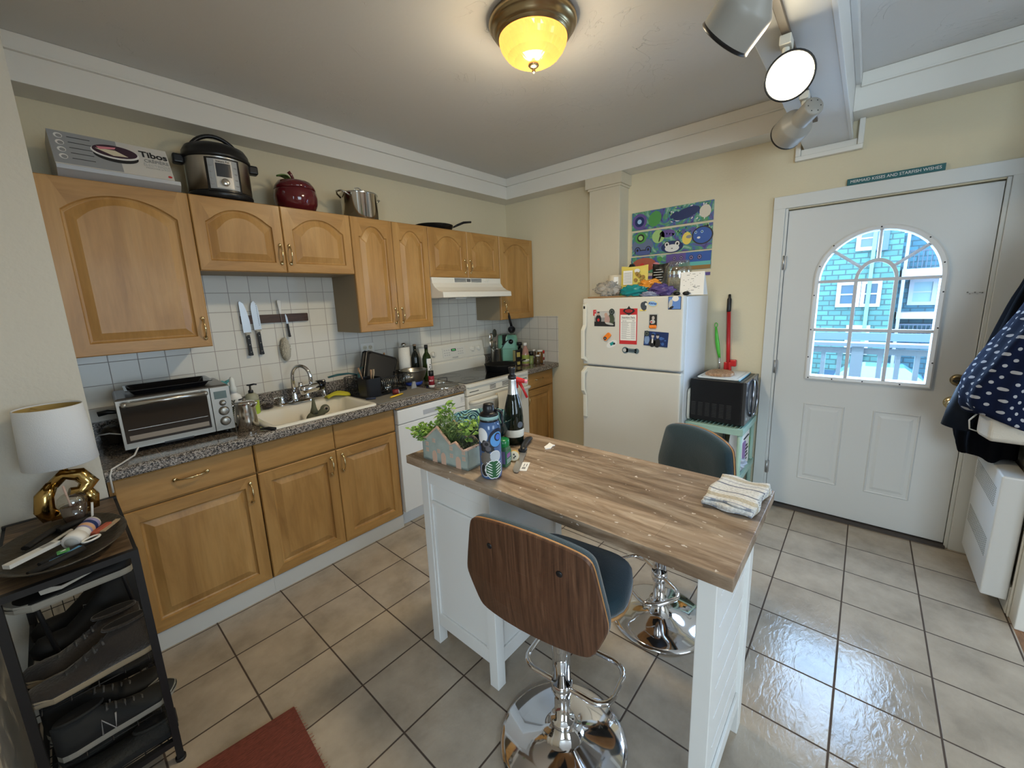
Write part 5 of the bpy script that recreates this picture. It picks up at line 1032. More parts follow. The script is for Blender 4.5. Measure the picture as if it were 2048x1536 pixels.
mb = MB(); mb.tube([(-.044, .01, .135), (-.075, .012, .13), (-.08, .012, .09), (-.072, .01, .045), (-.048, .006, .03)], .006, 10, CHROME); mb.build('handle', None, t)
t = thing('brush_handle', 'black dish tool lying between pitcher and sink corner', 'tool', (-2.615, -.50 - .12, Z)); mb = MB(); mb.tube([(-.03, .06, .008), (0, .03, .01), (.02, -.005, .009)], [.005, .009, .008], 8, BLACK); mb.build('tool_handle', None, t)
# sink scrubber figurine (sloth like sponge holder) inside sink
t = thing('sink_strainer_toy', 'green grey knitted scrubber with a long neck hanging over the sink divider', 'scrubber', (-2.255, -.335, CZ - .06)); GG = mat('knit_green', (.13, .13, .08), .9, bump=(200, .6))
mb = MB(); mb.sph((-.02, 0, .0), .045, 18, GG, (1.15, .6, .95)); mb.sph((.045, -.01, .045), .030, 16, GG, (1, .6, 1)); mb.tube([(-.02, 0, .03), (-.018, .0, .07), (-.012, .01, .125)], [.026, .014, .006], 10, GG); mb.tube([(-.02, 0, 0), (.02, -.005, .022), (.045, -.01, .045)], [.034, .028, .026], 10, GG, flat=.8); mb.cyl((.045, -.03, .05), (.045, -.026, .05), .016, m=C_('tan', (.3, .25, .18)), n=16); mb.cyl((.045, -.033, .05), (.045, -.028, .05), .008, m=BLACK, n=12); mb.build('scrubber_body', None, t)
t = thing('dish_cloth', 'yellow sponge cloth lying on the back right rim of the sink', 'cloth', (-2.05, -.195, Z + .0145), -.15); mb = MB()
mb.grid(lambda u_, v_: ((u_ - .5) * .15, (v_ - .5) * .085, .006 + .014 * math.sin(PI * u_) + .006 * math.sin(6 * u_ + 4 * v_)), 16, 10, mat('sponge_yellow', (.58, .52, .03), .8)); mb.build('cloth', None, t, solid=.012)
# drying mat, dish rack
t = thing('drying_mat', 'grey drying mat on the counter right of the sink', 'mat', (-1.77, -.37, Z)); mb = MB(); mb.loops([rr(-.22, .245, -.245, .20, .03, 0), rr(-.22, .245, -.245, .20, .03, .006)], mat('mat_grey', (.20, .19, .17), .9, bump=(300, .5))); mb.build('mat', None, t)
ZM = Z + .0065
t = thing('dish_rack', 'black dish rack with wire prongs on the grey mat', 'dish rack', (-1.80, -.27, ZM), .05)
mb = MB(); mb.loops([rr(-.17, .17, -.15, .15, .02, .001), rr(-.17, .17, -.15, .15, .02, .012)], BLACK); mb.build('tray', None, t)
mb = MB()
for z in (.03, .12):
    mb.tube([(a, b, z) for a, b, _ in rr(-.165, .165, -.145, .145, .03, 0)], .003, 6, BLACK, closed=True)
for k in range(14):
    x = -.15 + .3 * k / 13
    for y in (-.145, .145): mb.cyl((x, y, .012), (x, y, .12), .0018, m=BLACK, n=6)
for k in range(12):
    y = -.13 + .26 * k / 11
    for x in (-.165, .165): mb.cyl((x, y, .012), (x, y, .12), .0018, m=BLACK, n=6)
mb.build('wire_basket', None, t)
mb = MB()
for k in range(9): mb.tube([(.02 + .016 * k, -.06, .03), (.02 + .016 * k, -.055, .08), (.02 + .016 * k, -.03, .095), (.02 + .016 * k, -.005, .08), (.02 + .016 * k, 0, .03)], .0016, 6, STEEL)
mb.build('plate_prongs', None, t)
mb = MB(); mb.loops([rr(-.168, -.06, -.165, -.05, .015, .013), rr(-.172, -.056, -.169, -.046, .015, .135)], BLACK, cap1=False); mb.build('cutlery_cup', None, t, solid=.003)
GD = 'dishes drying in the black rack'
t = thing('roasting_pan', 'black nonstick baking tray leaning in the dish rack', 'baking tray', (-1.755, -.24, ZM + .065), 0); t.rotation_euler = (-.42, .36, -.25)
mb = MB(); P = [(-.11, 0), (.11, 0), (.115, .20), (.10, .215), (-.10, .215), (-.115, .20)]
mb.loops([[(a * s_, d, .1 + (b - .1) * s_) for a, b in P] for s_, d in ((.86, -.024), (.9, -.016), (1.0, .0), (1.05, .001), (1.05, -.003), (1.0, -.004))], BLACK, smooth=False); mb.build('tray_body', None, t, bev=.004)
t = thing('roasting_pan', 'second black tray standing just behind the leaning one', 'baking tray', (-1.775, -.21, ZM + .065), 0); t.rotation_euler = (-.36, .36, -.25)
mb = MB(); mb.loops([[(a * s_, d, .1 + (b - .1) * s_) for a, b in P] for s_, d in ((.9, .012), (1.0, .0), (1.03, .0), (1.03, .005))], BLACK, smooth=False); mb.build('tray_body', None, t, bev=.003)
t = thing('skillet', 'teal frying pan upright in the rack with its handle pointing left', 'frying pan', (-1.84, -.15, ZM + .10), 0); TQ = mat('dark_teal_handle', (.02, .09, .10), .3)
mb = MB(); mb.lathe([(.05, 0), (.065, .010), (.075, .035), (.071, .035), (.05, .006), (0, .006)], axis=(.5, -.75, .2), m=TQ, n=30); mb.build('pan', None, t); mb = MB(); mb.tube([(-.05, -.03, .035), (-.12, -.05, .055), (-.20, -.055, .058), (-.265, -.06, .052)], [.008, .011, .014, .010], 10, TQ, flat=.6); mb.build('handle', None, t)
for (x, y, dx, dy, h_, m_, nm, lab) in ((-1.925, -.36, -.03, .01, .19, OLIVE, 'wooden_spoon', 'wooden spoon in the rack cutlery cup, leaning left'), (-1.90, -.39, .012, .01, .17, C_('tan_handle', (.4, .25, .15)), 'spatula', 'spatula with tan handle in the rack cutlery cup'), (-1.878, -.37, .025, .02, .165, C_('tan_handle2', (.42, .33, .22)), 'serving_spoon', 'pale handled spoon in the rack cutlery cup'), (-1.655, -.16, .03, .03, .24, OLIVE, 'wooden_spatula', 'wooden spatula sticking up behind the black trays')):
    t = thing(nm, lab, 'utensil', (x, y, ZM + .016), 0, GD); mb = MB(); mb.tube([(0, 0, 0), (dx * .6, dy * .6, h_ * .65), (dx, dy, h_ * .85), (dx * 1.15, dy * 1.15, h_)], [.004, .005, .012, .010], 8, m_, flat=.5); mb.build('utensil_body', None, t)
t = thing('glass_cup', 'clear drinking glass lying tilted at the right end of the rack', 'glass', (-1.60, -.36, ZM + .075), 0, GD); t.rotation_euler = (.9, .5, .3)
mb = MB(); mb.lathe([(.028, -.04), (.035, .05), (.033, .05), (.026, -.034), (0, -.034)], m=JARG, n=28); mb.build('glass_body', None, t)
t = thing('glass_cup', 'small clear glass upside down in the middle of the rack', 'glass', (-1.78, -.40, ZM + .014), 0, GD); mb = MB(); mb.lathe([(.03, 0), (.026, .06), (0, .062)], m=JARG, n=28); mb.build('glass_body', None, t)
t = thing('grater', 'small grey plastic part at the right corner of the rack', 'utensil', (-1.575, -.41, ZM), 0, GD); mb = MB(); mb.prism([(-.02, 0), (.025, 0), (.015, .05), (-.005, .05)], -.006, .006, GY); mb.build('part_body', None, t)
t = thing('vegetable_peeler', 'yellow handled peeler lying on the front of the mat', 'peeler', (-1.80, -.535, ZM), .28); mb = MB(); mb.tube([(-.065, 0, .008), (0, 0, .008), (.06, 0, .007)], [.006, .008, .006], 8, mat('peeler_yellow', (.75, .48, .02), .35), flat=.8); mb.build('handle', None, t); 
t = thing('shot_glass', 'small dark red and white spool shaped cup lying on the mat', 'cup', (-1.765, -.47, ZM), 0); mb = MB(); mb.lathe([(.018, -.022), (.018, .018)], (0, 0, .018), axis=(1, -.5, 0), m=C_('maroon', (.18, .02, .02))); mb.lathe([(.017, .018), (.012, .022), (.009, .0225)], (0, 0, .018), axis=(1, -.5, 0), m=WT, cap0=False); mb.build('cup_body', None, t)
t = thing('sink_plug', 'blue black rubber strap at the back right sink corner', 'plug', (-1.955, -.46, ZM)); mb = MB(); mb.tube([(-.02, .02, .006), (0, 0, .008), (.03, -.015, .006)], .007, 8, C_('blue_black', (.02, .03, .06))); mb.build('strap', None, t)
# mixing bowl with blue base
t = thing('mixing_bowl', 'steel mixing bowl with a blue rubber base, right of the dish rack', 'bowl', (-1.49, -.30, Z + .007)); mb = MB(); mb.lathe([(.055, 0), (.062, .004), (.068, .025), (.06, .027)], m=mat('blue_rubber', (.02, .05, .30), .5), n=36); mb.build('rubber_base', None, t)
mb = MB(); mb.lathe([(.062, .026), (.085, .06), (.1, .10), (.104, .118), (.107, .119), (.1035, .116), (.098, .10), (.08, .058), (.05, .03), (0, .028)], m=mat('bowl_steel', (.42, .41, .38), .3, metal=1), n=48, cap0=False); mb.build('bowl', None, t)
t = thing('paper_towel_roll', 'white paper towel roll on an upright holder behind the mixing bowl', 'paper towel roll', (-1.435, -.115, Z)); mb = MB(); mb.lathe([(.02, .012), (.046, .012), (.046, .285), (.02, .285)], m=mat('towel_paper', (.74, .73, .69), .9, bump=(120, .3)), n=36); mb.build('roll', None, t)
mb = MB(); mb.lathe([(.065, 0), (.065, .01), (.02, .012), (.007, .014), (.007, .295), (.02, .298), (.022, .308), (.015, .318), (0, .32)], m=STEELP); mb.build('holder', None, t)
DG = mat('dark_green_glass', (.015, .03, .006), .05); 
bottle('wine_bottle', 'near black tall glass bottle between the paper towel and the olive oil', 'bottle', -1.345, -.135, [(.030, 0), (.033, .006), (.033, .19), (.026, .215), (.013, .24), (.0125, .29)], mat('black_glass', (.008, .01, .008), .05), [('cap', [(.0135, .285), (.0135, .30), (0, .301)], C_('cork_cap', (.3, .2, .12)))])
t = bottle('olive_oil_bottle', 'dark green olive oil bottle with white label, beside the range', 'bottle', -1.305, -.235, [(.034, 0), (.037, .008), (.037, .18), (.030, .208), (.014, .235), (.013, .27)], DG, [('cap', [(.0145, .262), (.0145, .295), (0, .296)], BLACK)])
mb = MB(); a0 = -2.2; mb.loops([[(r_ * math.cos(a), r_ * math.sin(a), z) for r_, z in ((.0373, .03), (.0385, .03), (.0385, .185), (.0373, .185))] for a in [a0 + .14 * k for k in range(8)]], PAPER, smooth=False)
for k in range(6): mb.sph((.0385 * math.cos(a0 + .5 + .13 * (k % 2)), .0385 * math.sin(a0 + .5 + .13 * (k % 2)), .045 + .018 * k), .0075, 8, C_('olive_print', (.25, .28, .05)) if k < 3 else DK, (.6, .6, .8))
mb.build('label_band', None, t)
t = bottle('salt_shaker', 'small red and white salt container with black cap in front of the mixing bowl', 'shaker', -1.46, -.48, [(.021, 0), (.022, .004), (.022, .02)], WT, [('red_band', [(.0222, .02), (.0222, .085), (.021, .088)], C_('salt_red', (.30, .02, .03))), ('cap', [(.020, .086), (.020, .128), (0, .13)], BLACK)])
text('lettering', 'SALT', .013, WT, t, (-.014, -.0178, .055), (PI / 2, 0, -.65), .0006, bold=.0004)
t = thing('glass_cover', 'round glass pot lid with wire handle lying at the counter end by the range', 'lid', (-1.375, -.505, Z)); mb = MB(); mb.lathe([(.122, 0), (.124, .006), (.118, .008)], m=STEELP, n=48, cap1=False, cap0=False); mb.lathe([(.119, .007), (.09, .018), (.045, .028), (0, .031)], m=JARG, n=48, cap0=False); mb.build('lid_glass', None, t)
mb = MB(); mb.tube([(-.035, .01, .027), (-.036, .01, .058), (-.03, .009, .06), (.03, -.009, .06), (.036, -.01, .058), (.035, -.01, .027)], .0025, 8, BLACK); mb.build('handle', None, t)
# stove top and right counter
t = thing('cast_iron_skillet', 'deep black cast iron skillet on the right rear burner', 'skillet', (-.66, -.45, .9185), 0); mb = MB(); mb.lathe([(.115, 0), (.125, .004), (.142, .058), (.145, .062), (.138, .062), (.12, .01), (0, .008)], m=IRON, n=48); mb.build('pan', None, t)
mb = MB(); mb.tube([(.14, -.03, .056), (.18, -.04, .06), (.24, -.05, .062), (.29, -.055, .064)], [.012, .009, .011, .010], 10, IRON, flat=.6); mb.build('handle', None, t)
t = thing('utensil_holder', 'perforated steel utensil holder beside the range backguard', 'utensil holder', (-.435, -.20, Z)); mb = MB(); mb.lathe([(.055, 0), (.056, .002), (.056, .165), (.058, .168), (.053, .166), (.052, .004)], m=STEEL, n=36); mb.build('cup', None, t)
mb = MB()
for k in range(30):
    for j in range(9):
        if (k // 3) % 2 == 0: a = 2 * PI * k / 30; z = .02 + j * .0155 + (.0075 if k % 2 else 0); mb.cyl((.0558 * math.cos(a), .0558 * math.sin(a), z), (.0572 * math.cos(a), .0572 * math.sin(a), z), .0036, m=BLACKM, n=6)
mb.build('perforations', None, t)
GU = 'utensils standing in the perforated holder'
def utensil(name, label, kind, dx, dy, h_, m):
    t = thing(name, label, 'utensil', (-.435 + dx * .25, -.20 + dy * .25, Z + .006), 0, GU); mb = MB(); mb.tube([(0, 0, 0), (dx * .5, dy * .5, h_ * .6), (dx * .8, dy * .8, h_ * .75)], .004, 8, m)
    c = (dx, dy, h_)
    if kind == 'spoon': mb.sph(c, .032, 14, m, (.9, .35, 1.25))
    if kind == 'ladle': mb.sph(c, .034, 14, m, (1, .8, .75))
    if kind == 'turner': mb.box(c[0] - .034, c[0] + .034, c[1] - .002, c[1] + .002, c[2] - .05, c[2] + .035, m)
    mb.build('utensil_body', None, t, bev=.001 if kind == 'turner' else 0)
utensil('serving_spoon', 'shiny steel serving spoon, leftmost in the holder', 'spoon', -.055, .0, .275, CHROME)
utensil('slotted_spoon', 'dark slotted spoon second from left in the holder', 'spoon', -.005, .01, .31, C_('dark_green', (.03, .035, .025)))
utensil('whisk_spoon', 'grey metal spoon low at the left side of the holder', 'spoon', -.075, -.02, .21, STEEL)
utensil('turner', 'black slotted turner with square blade in the holder', 'turner', .055, -.04, .255, BLACK)
utensil('spatula', 'grey spatula behind the black turner in the holder', 'turner', .02, .03, .26, C_('pinkgrey', (.25, .2, .17)))
t = thing('oven_mitt', 'black silicone handled turner blade hanging over the mint fryer edge', 'utensil', (-.40, -.25, Z + .20), 0); mb = MB(); mb.tube([(-.0, 0, .0), (.05, -.015, .035), (.1, -.03, .06)], [.02, .008, .004], 8, BLACK, flat=.4); mb.build('blade', None, t)
MINT = mat('mint', (.16, .38, .28), .3)
t = thing('air_fryer', 'mint green air fryer with a black dial in the corner', 'air fryer', (-.27, -.20, Z), -.82); mb = MB(); mb.loops([rr(-.10, .10, -.10, .10, .05, z) if s_ == 1 else [(a * s_, b * s_, z) for a, b, _ in rr(-.10, .10, -.10, .10, .05, 0)] for z, s_ in ((.012, .93), (.03, 1), (.15, 1), (.24, .99), (.275, .93), (.288, .8))], MINT, smooth=True); mb.build('fryer_body', None, t)
mb = MB(); mb.loops([[(a * s_, b * s_, z) for a, b, _ in rr(-.10, .10, -.10, .10, .05, 0)] for z, s_ in ((.287, .8), (.290, .72), (.284, .6))], C_('bronze', (.12, .08, .06)), smooth=True); mb.build('top_vent', None, t)
mb = MB(); mb.lathe([(.024, 0), (.024, .006), (.02, .02), (0, .021)], (.03, -.10, .225), axis=(0, -1, 0), m=BLACKG); mb.build('dial', None, t)
mb = MB(); mb.box(-.055, .075, -.1035, -.099, .035, .155, MINT); mb.build('drawer', None, t, bev=.004); mb = MB(); [mb.box(a, b, -.1042, -.1, c, d, BLACK) for a, b, c, d in ((-.057, -.055, .035, .155), (.075, .077, .035, .155), (-.057, .077, .154, .156), (-.057, .077, .034, .036))]; mb.build('drawer_gap', None, t)
mb = MB(); mb.tube([(.09, -.09, .20), (.14, -.10, .20)], [.018, .016], 8, BLACK); mb.build('drawer_handle', None, t)
mb = MB(); mb.cyl((0, 0, 0), (0, 0, .014), .085, m=BLACK, n=30); mb.build('base', None, t)
mb = MB(); mb.sph((-.0, -.11, .022), .007, 10, CHROME); mb.build('badge_stud', None, t)
GJ = 'jars and bottles in the right counter corner'
t = thing('coffee_tin', 'tall black tin with pale yellow side in front of the air fryer', 'tin', (-.355, -.39, Z), -.35, GJ); mb = MB(); mb.box(-.03, .03, -.025, .025, 0, .15, BLACK); mb.build('tin', None, t, bev=.004); mb = MB(); mb.box(-.0305, -.029, -.024, .024, .0, .148, C_('pale_yellow', (.42, .38, .18))); mb.box(-.015, .022, -.0256, -.024, .085, .13, C_('gold_label', (.42, .33, .08))); mb.box(-.012, .02, -.0256, -.024, .01, .045, C_('gold_label', (.42, .33, .08))); mb.build('label_patch', None, t)
t = bottle('juice_bottle', 'clear bottle with pink and green contents and white cap, by the black tin', 'bottle', -.285, -.44, [(.034, 0), (.037, .01), (.037, .10), (.026, .15), (.016, .175), (.016, .19)], mat('pinkish', (.40, .22, .18), .1), [('label_band', [(.0375, .015), (.0378, .02), (.0378, .098), (.0375, .1)], C_('lime', (.28, .33, .06))), ('white_patch', [(.0380, .035), (.0382, .06)], C_('pale_label', (.6, .6, .5))), ('cap', [(.0175, .188), (.0175, .215), (0, .216)], WT)], GJ)
bottle('spice_jar', 'small green labelled jar with black cap, right of the juice bottle', 'jar', -.215, -.455, [(.022, 0), (.023, .004), (.023, .085)], C_('herb', (.22, .28, .10), .2), [('cap', [(.0235, .085), (.0235, .125), (0, .126)], BLACK)], GJ)
bottle('spice_jar', 'dark jar with low white cap in the corner group', 'jar', -.175, -.505, [(.023, 0), (.024, .004), (.024, .07), (.018, .075)], C_('spice_dark', (.10, .07, .04), .12), [('cap', [(.02, .074), (.02, .088), (0, .089)], WT)], GJ)
bottle('spice_jar', 'taller brown jar with white cap behind the dark one', 'jar', -.15, -.44, [(.02, 0), (.021, .004), (.021, .11), (.012, .12)], C_('spice_brown', (.08, .05, .03), .12), [('cap', [(.014, .118), (.014, .135), (0, .136)], WT)], GJ)
bottle('honey_jar', 'amber jar with white cap, second from the right in the corner group', 'jar', -.11, -.485, [(.029, 0), (.031, .006), (.031, .095), (.025, .115)], C_('amber', (.17, .08, .025), .08), [('cap', [(.027, .113), (.027, .128), (0, .129)], WT)], GJ)
bottle('red_seasoning_jar', 'red and white seasoning tub, rightmost in the corner group', 'jar', -.055, -.47, [(.022, 0), (.023, .004), (.023, .085)], WT, [('label_band', [(.0235, .02), (.0237, .05)], C_('tub_red', (.35, .04, .04))), ('cap', [(.025, .085), (.025, .115), (0, .116)], RED)], GJ)
bottle('small_sauce_bottle', 'small dark bottle with black cap standing behind the juice bottle', 'bottle', -.20, -.30, [(.025, 0), (.027, .006), (.027, .14), (.013, .16)], BLACKG, [('cap', [(.015, .158), (.015, .185), (0, .186)], BLACK)], GJ)
# ladle hanging on cabinet handle
t = thing('ladle', 'black ladle hanging from the handle of the corner wall cabinet', 'ladle', (-.452, -.392, 1.30)); mb = MB(); mb.tube([(0, 0, .125), (.004, 0, .09), (.012, -.004, .04), (.025, -.006, 0)], [.006, .016, .017, .015], 10, BLACK, flat=.4); mb.lathe([(0, -.03), (.025, -.022), (.034, 0), (.035, .012), (.031, .012), (.028, 0), (0, -.02)], (.02, -.01, -.035), axis=(-.6, -.5, .55), m=BLACK); mb.tube([(0, .004, .125), (0, .012, .14), (0, .018, .15)], .003, 6, BRASS); mb.build('ladle_body', None, t)

# ============================================================ ISLAND
IZ = .91
t = thing('kitchen_island', 'white kitchen island with wood-look top, panelled cabinet end and grooved end panel', 'kitchen island', (-2.12, -2.115, 0)); o = t.location
def il(mb, x0, x1, y0, y1, z0, z1, m=None): mb.box(x0 - o[0], x1 - o[0], y0 - o[1], y1 - o[1], z0, z1, m); return mb
mb = MB(); il(mb, -2.3866, -1.857, -2.7408, -1.4902, .876, IZ); mb.build('tabletop', ISLTOP, t, bev=.0015)
CX0, CX1, CY0, CY1 = -2.345, -1.885, -1.935, -1.525
for x in (CX0, CX1 - .045):
    for y in (CY0, CY1 - .045): il(MB(), x, x + .045, y, y + .045, 0, .875).build('leg', ISLW, t, bev=.002)
mb = MB(); il(mb, CX0 + .012, CX1 - .012, CY0 + .012, CY1 - .012, .10, .874); mb.build('cabinet_body', ISLW, t)
# framed end panels (camera side -x and the side facing the seating, -y)
for nm in ('x', 'y'):
    mb = MB()
    if nm == 'x':
        il(mb, CX0 + .003, CX0 + .012, CY0 + .045, CY1 - .045, .10, .165); il(mb, CX0 + .003, CX0 + .012, CY0 + .045, CY1 - .045, .70, .715); il(mb, CX0 + .003, CX0 + .012, CY0 + .045, CY1 - .045, .79, .874)
        il(mb, CX0 + .004, CX0 + .012, CY0 + .045, CY0 + .06, .10, .874); il(mb, CX0 + .004, CX0 + .012, CY1 - .06, CY1 - .045, .10, .874)
    else:
        il(MB(), CX0 + .045, CX1 - .045, CY0 + .003, CY0 + .012, .80, .874).build('upper_rail', ISLW, t, bev=.002); il(mb, CX0 + .045, CX1 - .045, CY0 + .003, CY0 + .012, .10, .165)
    mb.build('panel_frame', ISLW, t, bev=.002)
# far end support panel
EY0, EY1 = -2.700, -2.655
for x in (-2.345, -1.93): il(MB(), x, x + .05, EY0, EY1, 0, .875).build('leg', ISLW, t, bev=.002)
mb = MB(); il(mb, -2.295, -1.93, EY0 + .0125, EY1 - .012, .11, .875); il(mb, -2.295, -1.93, EY0 + .004, EY0 + .012, .11, .17); il(mb, -2.295, -1.93, EY0 + .004, EY0 + .012, .82, .875)
mb.build('end_panel', ISLW, t, bev=.0015)
mb = MB(); GRV_HI = mat('groove_highlight', (.93, .94, .95), .25)  # bright strips paint in the light caught along the panel grooves
for k in range(6): z = .25 + k * .10; il(mb, -2.29, -1.935, EY0 + .0112, EY0 + .0122, z, z + .006, GRV_HI)
mb.build('groove_highlight_strips', None, t)
mb = MB(); il(mb, CX1 - .03, CX1 - .012, -2.66, CY0 + .02, .80, .874); mb.build('apron_rail', ISLW, t, bev=.002)

IT = IZ + .0005
# herb planter: row of little houses
t = thing('herb_planter', 'pale blue ceramic planter shaped like a row of gabled houses', 'planter', (-2.30, -1.70, IT), 0)
t.rotation_euler = (0, 0, math.atan2(-.24, .02))   # local +x runs along the row
CER = mat('ceramic_blue', (.34, .39, .355), .45, var=(25, .12)); PKC = mat('ceramic_pink', (.60, .40, .30), .5)
Lh, Dh = .125, .052
def roof(x): # gable line
    for c, w, h_ in ((-.068, .057, .135), (.0, .0, 0), (.06, .065, .11)):
        pass
    a = .085 + .05 * max(0, 1 - abs(x + .055) / .055) if x < .0 else .085 + .03 * max(0, 1 - abs(x - .06) / .05)
    return a
top = [(-.125, .09), (-.10, .095), (-.035, .148), (.035, .088), (.062, .102), (.10, .076), (.125, .085)]
def wall(y0, y1, m): 
    P = [(-Lh, 0)] + [(Lh, 0)] + [(x, z) for x, z in reversed(top)]
    return P
mb = MB()
P = [(-Lh, 0), (Lh, 0)] + [(x, z) for x, z in reversed(top)]
mb.prism(P, -Dh, -Dh + .008, CER); mb.prism(P, Dh - .008, Dh, CER)
mb.box(-Lh, -Lh + .008, -Dh, Dh, 0, .085, CER); mb.box(Lh - .008, Lh, -Dh, Dh, 0, .085, CER); mb.box(-Lh, Lh, -Dh, Dh, 0, .01, CER)
mb.build('planter_body', None, t, bev=.002)
mb = MB()
for yy in (-Dh + .004, Dh - .004): mb.tube([(x, yy, z) for x, z in top], .0055, 8, PKC)
for xx in (-Lh + .003, Lh - .003): mb.tube([(xx, -Dh + .004, .085), (xx, Dh - .004, .085)], .0055, 8, PKC)
mb.build('pink_rim', None, t)
mb = MB()
for s_ in (-1, 1):
    yv = s_ * Dh
    for cx in (-.055, -.005 + .0, .075):
        Pd = [(cx - .013, 0), (cx + .013, 0), (cx + .013, .035), (cx + .008, .045), (cx, .049), (cx - .008, .045), (cx - .013, .035)]
        if cx < .07 or 1: mb.prism(Pd, min(yv, yv + s_ * .001), max(yv, yv + s_ * .001), PKC)
    for cx, cz in ((-.095, .045), (-.03, .05), (.04, .045), (.105, .045), (.105, .07), (-.095, .07), (.04, .075), (-.055, .09)):
        for a in (-.0045, .0045):
            for b in (-.0045, .0045): mb.box(cx + a - .0035, cx + a + .0035, min(yv, yv + s_ * .001), max(yv, yv + s_ * .001), cz + b - .0035, cz + b + .0035, PKC)
mb.build('doors_and_windows', None, t)
mb = MB(); mb.grid(lambda u_, v_: ((u_ - .5) * .232, (v_ - .5) * .088, .068 + .012 * noise.noise(Vector((u_ * 9, v_ * 9, 0)))), 24, 12, mat('soil', (.035, .02, .012), .95, bump=(120, 1))); so = mb.build('soil', None, t); so['kind'] = 'stuff'
LEAF = mat('herb_leaf', (.26, .42, .085), .5, var=(40, .45)); LEAF2 = mat('herb_leaf_dark', (.13, .22, .07), .5, var=(40, .4)); STEM = mat('herb_stem', (.20, .27, .09), .6)
def leaf(mb, p, d, w, l, m):
    d = Vector(d).normalized(); s_ = d.cross(Vector((random.uniform(-1, 1), random.uniform(-1, 1), 1.0)))
    if s_.length < .05: return
    s_.normalize(); n_ = s_.cross(d); p = Vector(p)
    pts = [p, p + d * l * .35 + s_ * w * .5 + n_ * .1 * l, p + d * l * .8 + s_ * w * .35, p + d * l - n_ * .1 * l, p + d * l * .8 - s_ * w * .35, p + d * l * .35 - s_ * w * .5 + n_ * .1 * l]
    mb.face([mb.v(q) for q in pts], m, True)
def herb(name, label, base_x, n_st, spread, hgt, lw, ll, m, lean, seed, sparse=1.0, tri=False):
    random.seed(seed); t2 = thing(name, label, 'plant', (0, 0, 0)); t2.location = t.location; t2.rotation_euler = t.rotation_euler
    ms = MB(); ml = MB()
    for k in range(n_st):
        a = random.uniform(0, 2 * PI); b0 = Vector((base_x + random.uniform(-.02, .02), random.uniform(-.02, .02), .07)); h_ = hgt * random.uniform(.55, 1.1)
        tip = b0 + Vector((math.cos(a) * spread + lean[0], math.sin(a) * spread * .9 + lean[1], h_ + lean[2])); mid = (b0 + tip) / 2 + Vector((0, 0, h_ * .25))
        pts = [(1 - s_) ** 2 * b0 + 2 * s_ * (1 - s_) * mid + s_ * s_ * tip for s_ in [j / 8 for j in range(9)]]; ms.tube(pts, [.0014] * 6 + [.001] * 3, 5, STEM)
        for j in range(2, 9):
            for q in range(int(3 * sparse) + (1 if random.random() < sparse % 1 else 0)):
                d = Vector((random.uniform(-1, 1), random.uniform(-1, 1), random.uniform(-.3, .7))); pp = Vector(pts[j]) + d.normalized() * random.uniform(.002, .012)
                if tri:
                    for r_ in (-.6, 0, .6): leaf(ml, pp, Matrix.Rotation(r_, 3, 'Z') @ d, lw, ll, m)
                else: leaf(ml, pp, d, lw, ll, m)
    ms.build('stems', None, t2); lo = ml.build('leaves', None, t2); lo['kind'] = 'stuff'; return t2
PLX = -1
herb('parsley_plant', 'bright green curly leaved herb spilling over the left end of the planter', -.085, 30, .05, .085, .010, .011, LEAF, (-.05, -.015, -.04), 21, 1.5, True)
herb('basil_plant', 'taller broad leaved sprigs rising at the back left of the planter', -.06, 5, .03, .145, .018, .026, LEAF, (-.01, .02, .0), 33, .7)
herb('rosemary_plant', 'fine feathery herb in the middle of the planter', .0, 24, .05, .115, .003, .02, LEAF2, (.02, .0, .0), 44, 1.2)
herb('mint_sprig', 'thin long stemmed sprig with light leaves leaning right over the soil', .03, 5, .03, .10, .020, .028, LEAF, (.07, .03, .0), 55, .5)
herb('thyme_plant', 'low dark withered herb at the right end of the planter', .085, 26, .035, .025, .004, .007, C_('withered', (.06, .07, .045)), (.01, 0, .0), 66, 1.5)
random.seed(99)

# patterned bowl behind the planter
def bowl_mat():
    m = mat('swirl_bowl', (.02, .08, .14), .12); N, L = nt(m); b = N['Principled BSDF']; tc = N.new('ShaderNodeTexCoord')
    nz = N.new('ShaderNodeTexNoise'); nz.inputs['Scale'].default_value = 6; L.new(tc.outputs['Object'], nz.inputs['Vector'])
    mp = N.new('ShaderNodeMath'); mp.operation = 'MULTIPLY'; mp.inputs[1].default_value = 170; L.new(nz.outputs['Fac'], mp.inputs[0]); sn = N.new('ShaderNodeMath'); sn.operation = 'SINE'; L.new(mp.outputs[0], sn.inputs[0])
    r = ramp(N, [(0.0, (.008, .03, .06)), (0.45, (.015, .06, .11)), (0.6, (.12, .30, .34)), (1.0, (.22, .42, .44))]); mr = N.new('ShaderNodeMapRange'); mr.inputs['From Min'].default_value = -1; L.new(sn.outputs[0], mr.inputs['Value']); L.new(mr.outputs[0], r.inputs[0]); L.new(r.outputs[0], b.inputs['Base Color']); return m
BM = bowl_mat()
t = thing('patterned_bowl', 'large deep blue bowl with fine pale wave lines, behind the herb planter', 'bowl', (-2.08, -1.645, IT)); mb = MB()
mb.lathe([(.055, 0), (.06, .006), (.105, .04), (.135, .08), (.143, .118), (.147, .12)], m=mat('bowl_outer', (.012, .025, .025), .2), n=56, cap1=False); mb.lathe([(.147, .12), (.141, .119), (.130, .082), (.10, .044), (.05, .012), (0, .01)], m=BM, n=56, cap0=False); mb.build('bowl', None, t)

